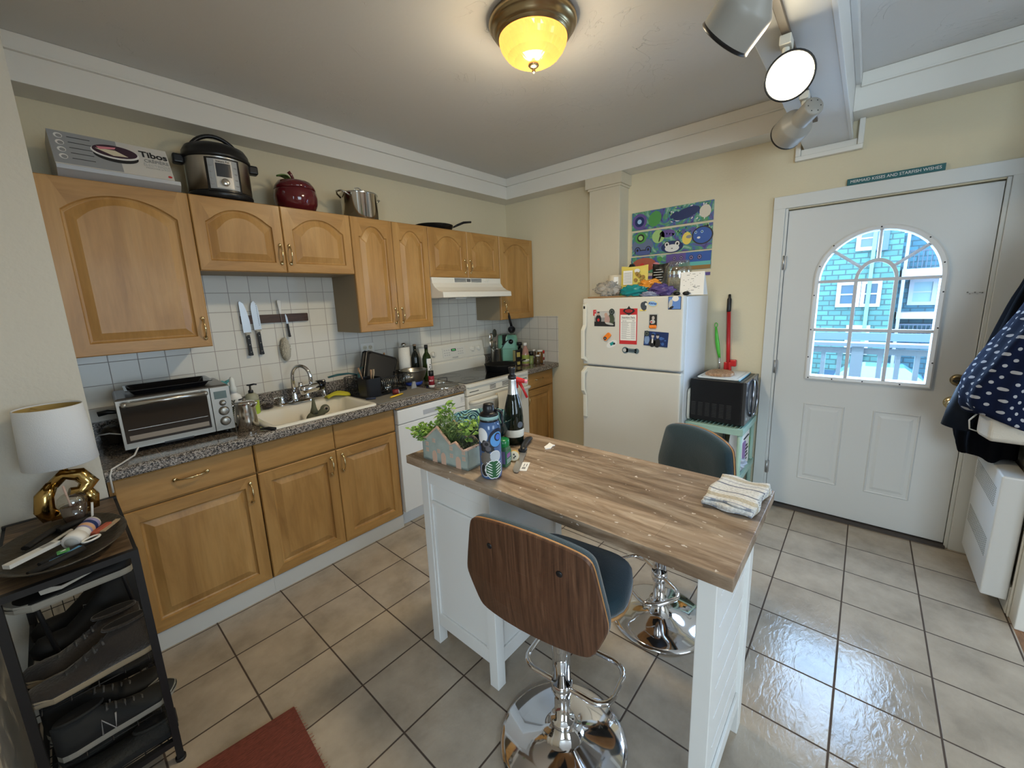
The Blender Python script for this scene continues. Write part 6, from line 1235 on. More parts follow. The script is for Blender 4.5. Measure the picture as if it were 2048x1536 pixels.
# water bottle with stickers
BT = mat('bottle_blue', (.07, .13, .27), .12)
t = thing('water_bottle', 'blue sticker covered water bottle with a black loop lid, on the island edge', 'water bottle', (-2.315, -1.925, IT), 0); mb = MB()
mb.lathe([(.034, 0), (.0385, .006), (.040, .02), (.040, .185), (.037, .20), (.032, .212)], m=BT, n=48); mb.build('bottle_body', None, t)
mb = MB(); mb.lathe([(.033, .211), (.0335, .213), (.0335, .218), (.032, .22)], m=BLACK, n=40); mb.lathe([(.0345, .219), (.0345, .230), (.033, .231)], m=C_('mint_band', (.28, .45, .42)), n=40); mb.lathe([(.0335, .231), (.034, .236), (.026, .242), (.021, .244), (.020, .262), (.018, .272), (.010, .2735), (0, .274)], m=BLACK, n=40); mb.build('lid', None, t)
mb = MB(); ce = Vector((.0, -.052, .205)); dr = Vector((.62, -.78, 0))
pts = [Vector((0, 0, .245)) + dr * .03 + dr * .0, ] ; lp = []
for k in range(20):
    a = 2 * PI * k / 20; lp.append(Vector((dr.x * .048, dr.y * .048, .213)) + Vector((.75 * .017 * math.cos(a), .6 * .017 * math.cos(a), .024 * math.sin(a))))
mb.tube(lp, .0032, 8, BLACK, closed=True); mb.tube([(dr.x * .02, dr.y * .02, .248), (dr.x * .036, dr.y * .036, .246), (dr.x * .048, dr.y * .048, .237)], .0055, 8, BLACK); mb.build('carry_loop', None, t)
# stickers wrap the cylinder: angle measured around z
def sticker(mb, a0, z0, ra, rz_, m, lift=.0006, n=28, rot=0, shape=None):
    R_ = .040 + lift; P = []
    for k in range(n):
        th = 2 * PI * k / n; q = 1 if shape is None else shape(th); u_, v_ = ra * q * math.cos(th), rz_ * q * math.sin(th); P.append((u_ * math.cos(rot) - v_ * math.sin(rot), z0 + u_ * math.sin(rot) + v_ * math.cos(rot)))
    c = (0, z0); ctr = mb.v((R_ * math.cos(a0), R_ * math.sin(a0), z0)); ring2 = []
    rings = []
    for f_ in (.33, .66, 1.0): rings.append([mb.v((R_ * math.cos(a0 + (f_ * a) / .04), R_ * math.sin(a0 + (f_ * a) / .04), z0 + f_ * (b - z0))) for a, b in P])
    for k in range(n): mb.face([ctr, rings[0][k], rings[0][(k + 1) % n]], m)
    for r0, r1 in zip(rings, rings[1:]):
        for k in range(n): mb.face([r0[k], r1[k], r1[(k + 1) % n], r0[(k + 1) % n]], m)
AC = math.atan2(-2.9088 + 1.925, -3.2999 + 2.315)      # side towards the room where people sit
mb = MB()
sticker(mb, AC - .75, .165, .022, .028, WT, .0005); sticker(mb, AC + .62, .155, .030, .036, C_('black_sticker', (.012, .015, .03)), .0008, rot=-.5); sticker(mb, AC + .62, .15, .023, .028, C_('sticker_blue', (.10, .30, .62)), .0012, rot=-.5); sticker(mb, AC + .70, .158, .013, .015, DK, .0016); sticker(mb, AC + .72, .158, .009, .011, C_('sticker_blue2', (.07, .16, .55)), .002)
sticker(mb, AC - .28, .125, .028, .024, DK, .001, shape=lambda th: 1 + .12 * math.sin(7 * th)); sticker(mb, AC - .35, .135, .014, .012, C_('rose_line', (.10, .09, .10)), .0015); sticker(mb, AC - .32, .135, .007, .006, DK, .0018); sticker(mb, AC - .18, .118, .010, .009, C_('rose_line', (.10, .09, .10)), .0015)
sticker(mb, AC + .42, .088, .021, .022, WT, .001); sticker(mb, AC + .42, .088, .019, .020, C_('pale_disc', (.48, .5, .52)), .0014); sticker(mb, AC - .45, .08, .022, .026, C_('tan_sticker', (.14, .12, .10)), .0012, shape=lambda th: 1 + .1 * math.sin(9 * th))
sticker(mb, AC - .55, .038, .019, .026, WT, .0008); sticker(mb, AC - .55, .038, .017, .024, DK, .0012); sticker(mb, AC - .52, .038, .003, .006, WT, .0016)
lf = lambda th: 1 - .0 + .10 * abs(math.sin(4 * th)); sticker(mb, AC + .25, .040, .030, .033, WT, .0015, shape=lf); sticker(mb, AC + .25, .040, .027, .030, C_('monstera', (.02, .10, .035)), .0019, shape=lf)
for k in range(5):
    for s_ in (-1, 1): sticker(mb, AC + .25 + s_ * .40, .022 + k * .010, .012, .0018, WT, .0022, rot=s_ * .5, n=10)
mb.build('stickers', None, t)
# champagne bottle, spray bottle, candy jar etc.
t = thing('champagne_bottle', 'dark champagne bottle with silver neck foil and white label', 'bottle', (-2.00, -1.765, IT)); mb = MB(); mb.lathe([(.040, 0), (.0435, .008), (.0435, .12), (.040, .155), (.028, .205), (.019, .235), (.0165, .25)], m=mat('champagne_glass', (.006, .009, .005), .05), n=44); mb.build('bottle', None, t)
mb = MB(); mb.lathe([(.0225, .222), (.0185, .25), (.0165, .285), (.017, .295)], m=mat('silver_wrap', (.66, .65, .64), .3, metal=.9), n=30, cap0=False); mb.build('neck_foil', None, t)
mb = MB(); mb.lathe([(.0175, .292), (.019, .298), (.018, .306), (.013, .309), (.012, .318), (.015, .336), (.0155, .343), (0, .344)], m=BLACK, n=24); mb.build('stopper', None, t)
mb = MB(); mb.lathe([(.0438, .036), (.0442, .037), (.0442, .068), (.0438, .069)], m=C_('cream_label', (.66, .62, .52)), n=44, cap0=False, cap1=False); a = -2.0; mb.build('label_band', None, t)
mb = MB(); mb.lathe([(.014, 0), (.014, .0015)], (.0432 * math.cos(-1.75), .0432 * math.sin(-1.75), .092), axis=(math.cos(-1.75), math.sin(-1.75), 0), m=C_('seal', (.10, .11, .13))); mb.build('round_seal', None, t)
t = thing('spray_bottle', 'clear spray bottle with bright red trigger behind the champagne bottle', 'spray bottle', (-1.925, -1.715, IT), 0); mb = MB(); mb.lathe([(.035, 0), (.038, .01), (.038, .12), (.030, .165), (.014, .215), (.013, .235)], m=mat('clear_plastic', (.62, .72, .82), .1, trans=.55), n=36, sx=1, sy=.75); mb.build('bottle', None, t)
AX = Vector((.55, -.83, 0))
mb = MB(); mb.lathe([(.016, .232), (.016, .252), (.012, .257)], m=RED); mb.tube([AX * -.025 + Vector((0, 0, .275)), AX * 0 + Vector((0, 0, .272)), AX * .045 + Vector((0, 0, .262))], [.009, .014, .010], 10, RED); mb.cyl(AX * .045 + Vector((0, 0, .262)), AX * .058 + Vector((0, 0, .260)), .009, m=PK, n=12); mb.build('spray_head', None, t)
mb = MB(); mb.tube([AX * .022 + Vector((0, 0, .255)), AX * .038 + Vector((0, 0, .225)), AX * .055 + Vector((0, 0, .185))], [.008, .006, .006], 8, RED); mb.build('trigger', None, t)
t = thing('sprinkle_jar', 'small square jar with green lid and candy label beside the water bottle', 'jar', (-2.215, -1.895, IT), .3); mb = MB(); mb.loops([rr(-.022, .022, -.022, .022, .006, 0), rr(-.022, .022, -.022, .022, .006, .07), rr(-.016, .016, -.016, .016, .006, .08)], mat('green_jar', (.05, .12, .06), .12)); mb.build('jar_body', None, t)
mb = MB(); mb.lathe([(.024, .078), (.025, .082), (.025, .103), (.022, .106), (0, .107)], m=C_('lid_green', (.005, .16, .04), .2), n=28); mb.build('lid', None, t)
mb = MB(); mb.box(-.0225, .0225, -.0226, -.018, .012, .062, C_('jar_label', (.02, .12, .05))); mb.box(-.016, .014, -.0232, -.02, .035, .052, C_('label_purple', (.25, .08, .25))); [mb.box(-.018, .018, -.0232, -.02, .014 + k * .006, .016 + k * .006, LG) for k in range(3)]; mb.box(-.0226, -.018, -.018, .018, .012, .062, C_('label_purple2', (.12, .10, .2))); mb.build('label_band', None, t)
t = thing('lip_tin', 'small yellow sided tin with flower lid, leaning by the green lidded jar', 'tin', (-2.165, -1.905, IT + .022), 0); mb = MB(); mb.lathe([(.020, -.018), (.021, .0)], (0, 0, 0), axis=(-.8, -.6, .15), m=C_('tin_yellow', (.6, .36, .06)), n=24); mb.lathe([(.020, .0), (.019, .0012), (0, .0014)], axis=(-.8, -.6, .15), m=C_('tin_cream', (.6, .52, .38)), n=24); [mb.sph((-.0015 + .0, -.001 + .007 * math.cos(a), .007 * math.sin(a)), .0035, 6, DK, (1, 1, 1)) for a in (0, 1.6, 3.1, 4.7)]; mb.build('tin_body', None, t)
t = thing('price_tag', 'small white printed card under the serrated knife tip', 'card', (-2.18, -1.965, IT), .5); MB().box(-.045, .035, -.02, .02, 0, .001, PAPER).box(-.03, -.012, -.012, .002, .001, .0014, GY).box(-.005, .02, -.014, -.01, .001, .0014, GY).box(-.005, .02, -.004, 0, .001, .0014, GY).build('card_sheet', None, t)
t = thing('paper_scrap', 'small torn white paper scrap on the far side of the island top', 'paper', (-1.955, -1.925, IT), .3); mb = MB(); mb.prism([(-.035, .006), (-.02, -.014), (.008, -.012), (.02, -.02), (.026, -.006), (.04, .012), (.01, .014), (-.015, .018)], 0, .0035, PAPER, 'xy'); mb.build('scrap', None, t)
# bread knife
t = thing('bread_knife', 'serrated kitchen knife with black handle lying on the island top', 'knife', (-2.12, -1.895, IT + .004)); p0 = Vector((-2.251, -1.984)); p1 = Vector((-1.945, -1.80))
t.location = (p0.x, p0.y, IT + .003); t.rotation_euler = (0, 0, math.atan2(p1.y - p0.y, p1.x - p0.x))
LK = (p1 - p0).length
mb = MB(); P = [(0, -.006), (.01, -.012), (.195, -.014), (.2, -.010), (.2, .012), (.03, .014), (.005, .006)]; mb.prism(P, 0, .0018, mat('knife_dull', (.45, .44, .43), .35, metal=.8), 'xy'); mb.build('blade', None, t)
mb = MB(); mb.tube([(.195, 0, .008), (.215, .0, .009), (.25, .006, .010), (.30, .003, .010), (.34, -.004, .010), (LK, -.012, .009)], [.011, .016, .013, .014, .015, .011], 10, BLACK, flat=.75); mb.sph((.205, .014, .008), .008, 8, BLACK); mb.build('handle', None, t)
# folded towel
def towel_mat(name, cols, scale):
    m = mat(name, cols[0], .95, sheen=.3); N, L = nt(m); b = N['Principled BSDF']; tc = N.new('ShaderNodeTexCoord'); sx = N.new('ShaderNodeSeparateXYZ'); L.new(tc.outputs['Object'], sx.inputs[0])
    a = N.new('ShaderNodeMath'); a.operation = 'MULTIPLY_ADD'; a.inputs[1].default_value = scale; a.inputs[2].default_value = 50; L.new(sx.outputs[0], a.inputs[0]); fr = N.new('ShaderNodeMath'); fr.operation = 'FRACT'; L.new(a.outputs[0], fr.inputs[0])
    r = ramp(N, [(0.0, cols[0])] + [(p, c) for p, c in cols[1]] + [(1.0, cols[0])]); r.color_ramp.interpolation = 'CONSTANT'; L.new(fr.outputs[0], r.inputs[0])
    nz = N.new('ShaderNodeTexNoise'); nz.inputs['Scale'].default_value = 160; L.new(tc.outputs['Object'], nz.inputs['Vector']); bp = N.new('ShaderNodeBump'); bp.inputs['Strength'].default_value = .8; bp.inputs['Distance'].default_value = .004; L.new(nz.outputs['Fac'], bp.inputs['Height']); L.new(bp.outputs[0], b.inputs['Normal'])
    r2 = ramp(N, [(0.35, (.72,) * 3), (.6, (1,) * 3)]); L.new(nz.outputs['Fac'], r2.inputs[0]); mx = N.new('ShaderNodeMixRGB'); mx.blend_type = 'MULTIPLY'; mx.inputs[0].default_value = .8; L.new(r.outputs[0], mx.inputs[1]); L.new(r2.outputs[0], mx.inputs[2]); L.new(mx.outputs[0], b.inputs['Base Color']); return m
TW = towel_mat('stripe_towel', ((.66, .65, .62), [(.10, (.12, .13, .18)), (.15, (.68, .67, .64)), (.30, (.30, .32, .38)), (.33, (.66, .65, .62)), (.45, (.50, .44, .32)), (.6, (.68, .67, .64)), (.75, (.15, .16, .2)), (.79, (.66, .65, .62))]), 7)
t = thing('kitchen_towel', 'folded cream kitchen towel with dark stripes on the island corner', 'towel', (-1.985, -2.66, IT), -.05); mb = MB()
path = []
for lay, (z, xa, xb) in enumerate(((.004, -.10, .105), (.011, .105, -.105), (.019, -.105, .10), (.027, .10, -.10))):
    for k in range(13): s_ = k / 12; x = xa + (xb - xa) * s_; path.append((x, z + (.003 * math.sin(PI * s_)) ))
def tf(u_, v_):
    i = min(int(u_ * (len(path) - 1)), len(path) - 2); f_ = u_ * (len(path) - 1) - i; x = path[i][0] * (1 - f_) + path[i + 1][0] * f_; z = path[i][1] * (1 - f_) + path[i + 1][1] * f_; y = (v_ - .5) * .135
    return (x + .006 * math.sin(9 * v_ + z * 60) - .10 * 0, y + .004 * math.sin(12 * x * 4 + z * 90), max(.003, z + .003 * math.sin(7 * v_ + x * 18) * (z / .04)))
mb.grid(tf, 104, 14, TW); mb.build('towel_cloth', None, t, solid=.005)

# ============================================================ STOOLS
TEALF = mat('teal_velvet', (.006, .030, .045), .8, sheen=.35, bump=(300, .2))
def make_stool(label):
    """local: sitter faces +x, the back is at -x"""
    t = thing('bar_stool', label, 'bar stool', (0, 0, 0), 0, 'bar stools at the island')
    mb = MB(); mb.lathe([(.213, 0), (.222, .004), (.220, .010), (.205, .017), (.14, .028), (.075, .044), (.047, .06), (.036, .085), (.033, .09)], m=CHROME, n=72); mb.build('base', CHROME, t)
    mb = MB(); mb.lathe([(.037, .085), (.042, .088), (.043, .10), (.040, .106), (.0265, .108), (.0265, .20), (.0262, .202), (.0315, .203), (.0315, .52), (.026, .525)], m=CHROME, n=40, cap1=False); mb.build('column', CHROME, t)
    mb = MB(); mb.tube([(.015, -.0, .165)] + [(a + .085, b, .215 + .0 * a) for a, b, _ in rr(-.09, .085, -.165, .165, .06, 0)], .0095, 10, CHROME) if False else None
    fr_ = [(a + .10, b, .235) for a, b, _ in rr(-.10, .085, -.165, .165, .055, 0)]
    mb.tube(fr_, .0095, 10, CHROME, closed=True); mb.lathe([(.034, .215), (.036, .218), (.036, .25), (.034, .253)], m=CHROME, n=32, cap0=False, cap1=False); mb.tube([(.03, 0, .235), (.0, 0, .235)], .012, 8, CHROME); mb.build('footrest', CHROME, t)
    mb = MB(); mb.box(-.09, .09, -.09, .09, .575, .583, BLACK); mb.tube([(.0, -.03, .57), (.03, -.13, .568), (.04, -.19, .566)], .005, 8, CHROME); mb.build('seat_plate', None, t)
    # seat: shallow wooden shell under a velvet pad
    def outline(s_, dz): # rounded trapezoid in x,y : wider at the back
        P = []
        for k in range(40):
            a = 2 * PI * k / 40; ex = 1.0; cx, sy_ = math.cos(a), math.sin(a); q = (abs(cx) ** 4 + abs(sy_) ** 4) ** -.25; x = .19 * q * cx; w = .215 - .03 * max(0, x / .19) if x > -.02 else .215 - .115 * ((-.02 - x) / .17) ** 1.5
            P.append((x * s_ + .035, w * q * sy_ * s_, .60 + dz + .015 * (abs(q * sy_) ** 3)))
        return P
    mb = MB(); mb.loops([outline(.80, -.022), outline(1.0, -.010), outline(1.005, -.003), outline(.99, 0)], PLY, smooth=True); mb.build('seat_shell', None, t)
    mb = MB(); mb.loops([outline(.985, 0), outline(1.0, .015), outline(.99, .038), outline(.93, .052), outline(.6, .054), outline(.2, .05)], TEALF, smooth=True); mb.build('seat', TEALF, t)
    # back
    prof = [(-.125, .0), (.125, .0)]  # filled below: half outline (y,z)
    H = [(.0, .004), (.12, .004), (.176, .006), (.195, .02), (.214, .06), (.233, .105), (.236, .13), (.230, .165), (.212, .25), (.203, .29), (.195, .308), (.175, .322), (.13, .334), (.06, .344), (.0, .346)]
    OL = [(y, z) for y, z in H] + [(-y, z) for y, z in reversed(H[1:-1])]
    for _ in range(1): OL = [q for (a, b), (c, d) in zip(OL, OL[1:] + OL[:1]) for q in ((a * .75 + c * .25, b * .75 + d * .25), (a * .25 + c * .75, b * .25 + d * .75))]
    def ring(s_, d):
        c = .17; return [(bx(y * s_, c + (z - c) * s_) + d, y * s_, .585 + c + (z - c) * s_) for y, z in OL]
    def bx(y, z): return -.205 + .55 * y * y * 1.0 + (-.03 * z) + .015 * max(0, .12 - z) / .12
    mb = MB(); mb.loops([ring(.25, -.006), ring(.6, -.006), ring(.985, -.006), ring(1.0, -.002), ring(1.0, .002)], WALNUT, smooth=False, cap1=False); mb.loops([ring(1.0, .002), ring(1.0, .0075), ring(.6, .008)], PLY, smooth=False, cap0=False); 
    mb.build('backrest', None, t, label='curved walnut veneer back panel')
    mb = MB(); mb.loops([ring(.99, .008), ring(1.0, .018), ring(.985, .032), ring(.93, .042), ring(.6, .047), ring(.25, .048)], TEALF, smooth=True, cap0=False); mb.build('back_cushion', TEALF, t)
    for y in (-.115, .115):
        z = .255; mb = MB(); x = bx(y, z) - .006; mb.lathe([(.0095, 0), (.0095, .002), (.008, .0035), (0, .004)], (x + .001, y, .585 + z), axis=(-1, 0, -.1), m=BLACK); mb.build('back_bolt', None, t)
    return t
st = make_stool('bar stool with walnut back turned to the room, on the near side of the island')
st.location = (-2.335, -2.236, 0); st.rotation_euler = (0, 0, .10)
s2 = dup(st, (-1.575, -2.28, 0), PI - .56, 'bar stool on the far side of the island with its teal cushion facing this way', 'bar stools at the island')
# ============================================================ RUG
t = thing('rug', 'rust red woven rug at the bottom edge of the view', 'rug', (0, 0, 0)); RUGM = mat('rug_red', (.26, .065, .04), .95, bump=(90, 1.0, (1, 6, 1)), var=(60, .35, (1, 8, 1)))
a_ = Vector((-2.90, -1.357)); ex = Vector((-.018, -.303)).normalized(); ey = Vector((-.296, .035)).normalized()
q = [a_, a_ + ex * 1.1, a_ + ex * 1.1 + ey * .62, a_ + ey * .62]
mb = MB(); c = sum(q, Vector((0, 0))) / 4; t.location = (c.x, c.y, 0); mb.loops([[(p.x - c.x, p.y - c.y, z) for p in q] for z in (.0005, .009)], RUGM); mb.build('weave', None, t, bev=.003)
mb = MB()
for k in range(70):
    p = a_ + ex * (.015 * k + .005); mb.cyl((p.x - c.x - .002, p.y - c.y, .005), (p.x - c.x + random.uniform(.003, .014), p.y - c.y + random.uniform(-.006, .006), .003), .0012, .0008, 5, C_('fringe', (.35, .12, .08)))
fr_o = mb.build('fringe', None, t); fr_o['kind'] = 'stuff'

# ============================================================ SHOE RACK at the left
RT = .812
t = thing('shoe_rack', 'black metal shoe rack with wire shelves and a wooden top, left of the base cabinets', 'shoe rack', (-3.37, -.945, 0)); o = t.location
x0, x1, y0, y1 = -.145, .15, -.297, .295
MB().box(x0 + .01, x1 - .01, y0 + .002, y1, RT - .012, RT - .001).build('top_board', RUSTIC, t, bev=.002)
RB = mat('rack_black', (.010, .010, .011), .5)
for yy in (y0, y1):
    mb = MB(); 
    for xx in (x0, x1 - .02): mb.box(xx, xx + .02, yy - .001 if yy < 0 else yy - .018, yy + .018 if yy < 0 else yy, .004, RT)
    mb.box(x0 + .02, x1 - .02, yy - .001 if yy < 0 else yy - .018, yy + .018 if yy < 0 else yy, RT - .02, RT); mb.box(x0 + .02, x1 - .02, yy - .001 if yy < 0 else yy - .018, yy + .018 if yy < 0 else yy, .07, .09)
    mb.build('end_frame', RB, t)
mb = MB(); [mb.cyl((xx + .01, yy, 0), (xx + .01, yy, .012), .015, m=RB, n=12) for xx in (x0, x1 - .02) for yy in (y0 + .008, y1 - .01)]; mb.build('foot', RB, t)
SHZ = (.70, .405, .20, .08)
for z in SHZ[1:]:
    mb = MB(); mb.box(x0, x0 + .012, y0 + .018, y1 - .018, z, z + .012); mb.box(x1 - .012, x1, y0 + .018, y1 - .018, z, z + .012)
    for k in range(15): yy = y0 + .03 + .54 * k / 14; mb.cyl((x0 + .006, yy, z + .006), (x1 - .006, yy, z + .006), .0018, m=RB, n=6)
    for k in range(5): xx = x0 + .03 + .235 * k / 4; mb.cyl((xx, y0 + .018, z + .008), (xx, y1 - .018, z + .008), .0018, m=RB, n=6)
    mb.build('wire_shelf', RB, t)
mb = MB()
for yy in (y1 - .02,):
    for k in range(9): xx = x0 + .03 + .24 * k / 8; mb.cyl((xx, yy, .09), (xx, yy, RT - .03), .0014, m=RB, n=6)
    for k in range(9): z = .15 + .075 * k; mb.cyl((x0 + .02, yy, z), (x1 - .02, yy, z), .0014, m=RB, n=6)
mb.build('back_mesh', RB, t)
mb = MB()
for xa, xb in ((x0 + .035, x0 + .075), (x1 - .055, x1 - .02)): mb.tube([(xa, y0 + .25, RT - .02), (xb, y0 + .25, .42)], .007, 6, RB)
mb.box(x0, x0 + .012, y0 + .018, y1 - .018, RT - .02, RT - .008, RB); mb.box(x1 - .012, x1, y0 + .018, y1 - .018, RT - .02, RT - .008, RB)
mb.box(x0 + .02, x1 - .02, y0 + .25, y0 + .262, .716, .722, RB); mb.box(x0 + .02, x1 - .02, y0 + .1, y0 + .112, .716, .722, RB)
mb.build('brace', RB, t)

def shoe(name, label, y, z, col, sole, rz=PI, L=.29, h_=.095, x=-3.37, laces=True, logo=None, lean=0, low=False, group='shoes on the rack'):
    """toe points to local +x"""
    t = thing(name, label, 'shoe', (x, y, z), rz, group); t.rotation_euler = (0, lean, rz)
    def half(x): # half width along the shoe 0 heel..1 toe
        pts = [(0, .0), (.03, .022), (.1, .032), (.35, .034), (.6, .042), (.8, .046), (.92, .036), (.98, .018), (1, .0)]
        for a, b in zip(pts, pts[1:]):
            if x <= b[0]: f_ = (x - a[0]) / (b[0] - a[0]); return a[1] + (b[1] - a[1]) * f_
        return 0
    ks = [0, .01, .03, .07, .13, .2, .3, .4, .5, .6, .7, .8, .87, .92, .96, .985, 1]
    OLn = [(k, half(k)) for k in ks] + [(k, -half(k)) for k in reversed(ks[1:-1])]
    P = lambda z_, s_=1: [((k - .5) * L * (1 + .02 * (s_ - 1)), w * s_ + .0, z_ + (.012 * max(0, k - .8) / .2)) for k, w in OLn]
    mb = MB(); mb.loops([P(0, .93), P(.006, 1.0), P(.020, 1.04), P(.024, 1.02)], sole); mb.build('sole', None, t)
    top = lambda k: (.024 + (h_ * (1.0 if k < .30 else 1 - .76 * min(1, (k - .30) / .40) ** .8)) * (1 if not low else (.75 if k < .12 else .5)) * (1 if k < .92 else max(.15, 1 - (k - .92) * 8)))
    mb = MB(); N_ = 15; ls = []
    for k in ks:
        w = max(half(k), .002); T = top(k); ring_ = []
        for j in range(N_):
            a = PI * j / (N_ - 1); yy = math.cos(a) * w * (1 - .30 * (math.sin(a) ** 2) * (1 if k < .45 else .4)); zz = .022 + (T - .022) * math.sin(a) ** (.75)
            ring_.append(((k - .5) * L, yy, zz))
        ls.append(ring_)
    mb.loops(ls, col, smooth=True, closed=False, cap0=False, cap1=False)
    mb.build('upper', None, t, solid=.003)
    mb = MB(); op = []
    for k in range(20): a = 2 * PI * k / 20; op.append(((.21 - .5) * L + .052 * math.cos(a), .021 * math.sin(a), (.024 + h_ * (1 if not low else .55)) + .003 - .0 * math.cos(a)))
    mb.tube(op, .005, 8, col, closed=True); mb.loops([[(a, b * .9, c + .005) for a, b, c in op]], BLACKM, cap0=True, cap1=False) ; mb.build('collar', None, t)
    if laces:
        mb = MB()
        for q in range(5):
            k = .40 + .07 * q; T = top(k) + .003; mb.tube([((k - .5) * L, -.02, T - .01), ((k + .01 - .5) * L, 0, T), ((k - .5) * L, .02, T - .01)], .0032, 6, C_('lace', (.07, .068, .065)))
            mb.tube([((k - .5) * L, -.02, T - .01), ((k + .06 - .5) * L, .018, top(k + .06) - .005)], .0028, 6, C_('lace', (.07, .068, .065)))
        mb.build('laces', None, t)
    if logo == 'swoosh':
        mb = MB(); P_ = [(-.06, .042), (-.02, .038), (.07, .062), (-.02, .048), (-.045, .058), (-.062, .055)]
        for s_ in (1, -1): mb.loops([[(-a, s_ * (.0445 - .004), b) for a, b in P_], [(-a, s_ * (.0495 - .004), b) for a, b in P_]], C_('swoosh_white', (.45, .43, .38)))
        mb.build('side_stripe', None, t)
    if logo == 'N':
        mb = MB()
        for s_ in (1, -1):
            ptsN = [(-.050, .024), (-.046, .076), (-.020, .022), (-.014, .074)]
            mb.tube([(a, s_ * .0385, b) for a, b in ptsN], .0026, 6, C_('logo_grey', (.3, .3, .3)))
        mb.build('side_letter', None, t)
    return t
BK = mat('shoe_black', (.004, .004, .004), .7); SU = mat('suede_grey', (.028, .022, .018), .95, sheen=.3, bump=(120, .4)); CS = mat('sole_cream', (.33, .27, .18), .6); SW_ = mat('sole_white', (.30, .29, .25), .6); DG_ = mat('shoe_dark_grey', (.016, .017, .017), .85); MG = mat('slipper_grey', (.03, .03, .027), .95, bump=(90, .8))
shoe('sneaker', 'black sneaker with white swoosh and white sole, hung just under the wooden top', -1.165, .722, BK, SW_, PI, .27, .055, logo='swoosh', laces=False, low=True)
shoe('sneaker', 'dark grey suede laced sneaker, the nearer one on the upper shelf', -1.165, .42, SU, CS, PI + .04, .30, .105)
shoe('sneaker', 'dark grey suede laced sneaker behind its pair on the upper shelf', -1.055, .42, SU, CS, PI - .04, .29, .10, x=-3.385)
shoe('buckled_boot', 'black buckled boot at the back of the upper shelf', -.93, .42, BK, BK, PI, .29, .17, laces=False, x=-3.36)
shoe('buckled_boot', 'second black boot hidden behind the first on the upper shelf', -.82, .42, BK, BK, PI, .29, .17, laces=False, x=-3.36)
mb = MB(); mb.tube([(-.02, -.045, .095), (.01, -.047, .10), (.012, -.047, .08), (-.018, -.046, .075)], .0016, 6, CHROME, closed=True); mb.build('buckle', None, bpy.data.objects['buckled_boot'])
shoe('sneaker', 'black running shoe with a large N on its side and a pale sole, lower shelf', -1.17, .214, DG_, SW_, 0.1, .29, .09, x=-3.34, logo='N')
shoe('sneaker', 'black running shoe behind the one with the N, lower shelf', -1.06, .214, BK, SW_, 0, .29, .09, x=-3.36)
shoe('sneaker', 'all black shoe at the far end of the lower shelf', -.92, .214, BK, BK, 0, .29, .09, x=-3.36)
shoe('slipper', 'grey knitted slipper on the bottom shelf, nearer of the pair', -1.18, .094, MG, DG_, PI - .1, .27, .07, laces=False, low=True, x=-3.35)
shoe('slipper', 'grey knitted slipper on the bottom shelf, behind its pair', -1.07, .094, MG, DG_, PI, .27, .07, laces=False, low=True, x=-3.36)
shoe('loafer', 'black loafer with pale sole edge, far left of the bottom shelf', -.94, .094, BK, SW_, PI, .28, .06, laces=False, x=-3.38, low=True)

# lamp on the rack
t = thing('table_lamp', 'table lamp with white drum shade and glossy gold sculptural base', 'table lamp', (-3.338, -.752, RT), 0)
mb = MB(); mb.lathe([(.092, .205), (.0965, .208), (.0860, .415), (.084, .418), (.0835, .414), (.0945, .207)], m=mat('shade_white', (.66, .68, .70), .85, bump=(300, .2)), n=64, cap0=False, cap1=False); mb.lathe([(.0935, .209), (.0832, .413)], m=mat('shade_gold_lining', (.42, .30, .10), .6), n=64, cap0=False, cap1=False); mb.build('lamp_shade', None, t)
mb = MB(); mb.sph((0, 0, .33), .028, 16, mat('bulb_glass', (.8, .8, .76), .2), (1, 1, 1.3)); mb.lathe([(.012, .24), (.013, .31)], m=BRASS); [mb.cyl((0, 0, .405), (.083 * math.cos(a), .083 * math.sin(a), .408), .0012, m=BRASS, n=6) for a in (0, 2.1, 4.2)]; mb.build('bulb', None, t)
mb = MB()
def knot(pts, rs_, n=8): mb.tube(pts, rs_, n, GOLD)
knot([(-.055, -.02, .022), (-.066, -.022, .06), (-.060, -.02, .105), (-.035, -.01, .14)], [.026, .030, .028, .018], 6)
knot([(-.035, -.01, .135), (-.005, -.012, .165), (.035, -.015, .155), (.055, -.02, .12), (.03, -.025, .09), (-.0, -.03, .10)], [.018, .02, .026, .028, .024, .018], 7)
knot([(.035, -.02, .10), (.05, -.022, .065), (.045, -.02, .022)], [.022, .026, .024], 6); knot([(-.055, -.02, .03), (-.01, -.015, .022), (.045, -.02, .03)], [.022, .016, .022], 6)
mb.lathe([(.012, .165), (.010, .205)], m=GOLD, n=12); mb.build('gold_base', GOLD, t)
t = thing('iced_drink_cup', 'clear plastic cup of dark drink with domed lid and straw, before the lamp base', 'cup', (-3.335, -.875, RT), 0); mb = MB(); mb.lathe([(.026, 0), (.036, .085), (.035, .085), (.025, .002)], m=JARG, n=32); mb.build('cup', None, t); mb = MB(); mb.lathe([(.0245, .002), (.0335, .078), (0, .079)], m=mat('drink_brown', (.09, .05, .04), .25), n=32); mb.build('drink', None, t)
mb = MB(); mb.lathe([(.037, .084), (.038, .09), (.034, .11), (.022, .122), (.012, .124)], m=JARG, n=32, cap0=False, cap1=False); mb.build('dome_lid', None, t); mb = MB(); mb.tube([(0, 0, .01), (-.012, 0, .155)], .003, 8, C_('straw', (.5, .35, .3))); mb.build('straw', None, t)
mb = MB(); mb.X = Matrix.Translation((.034, -.020, .0)) @ Matrix.Rotation(.14, 4, 'Y'); mb.box(-.003, .003, -.010, .002, .0, .078, PAPER); mb.build('order_sticker', None, t)
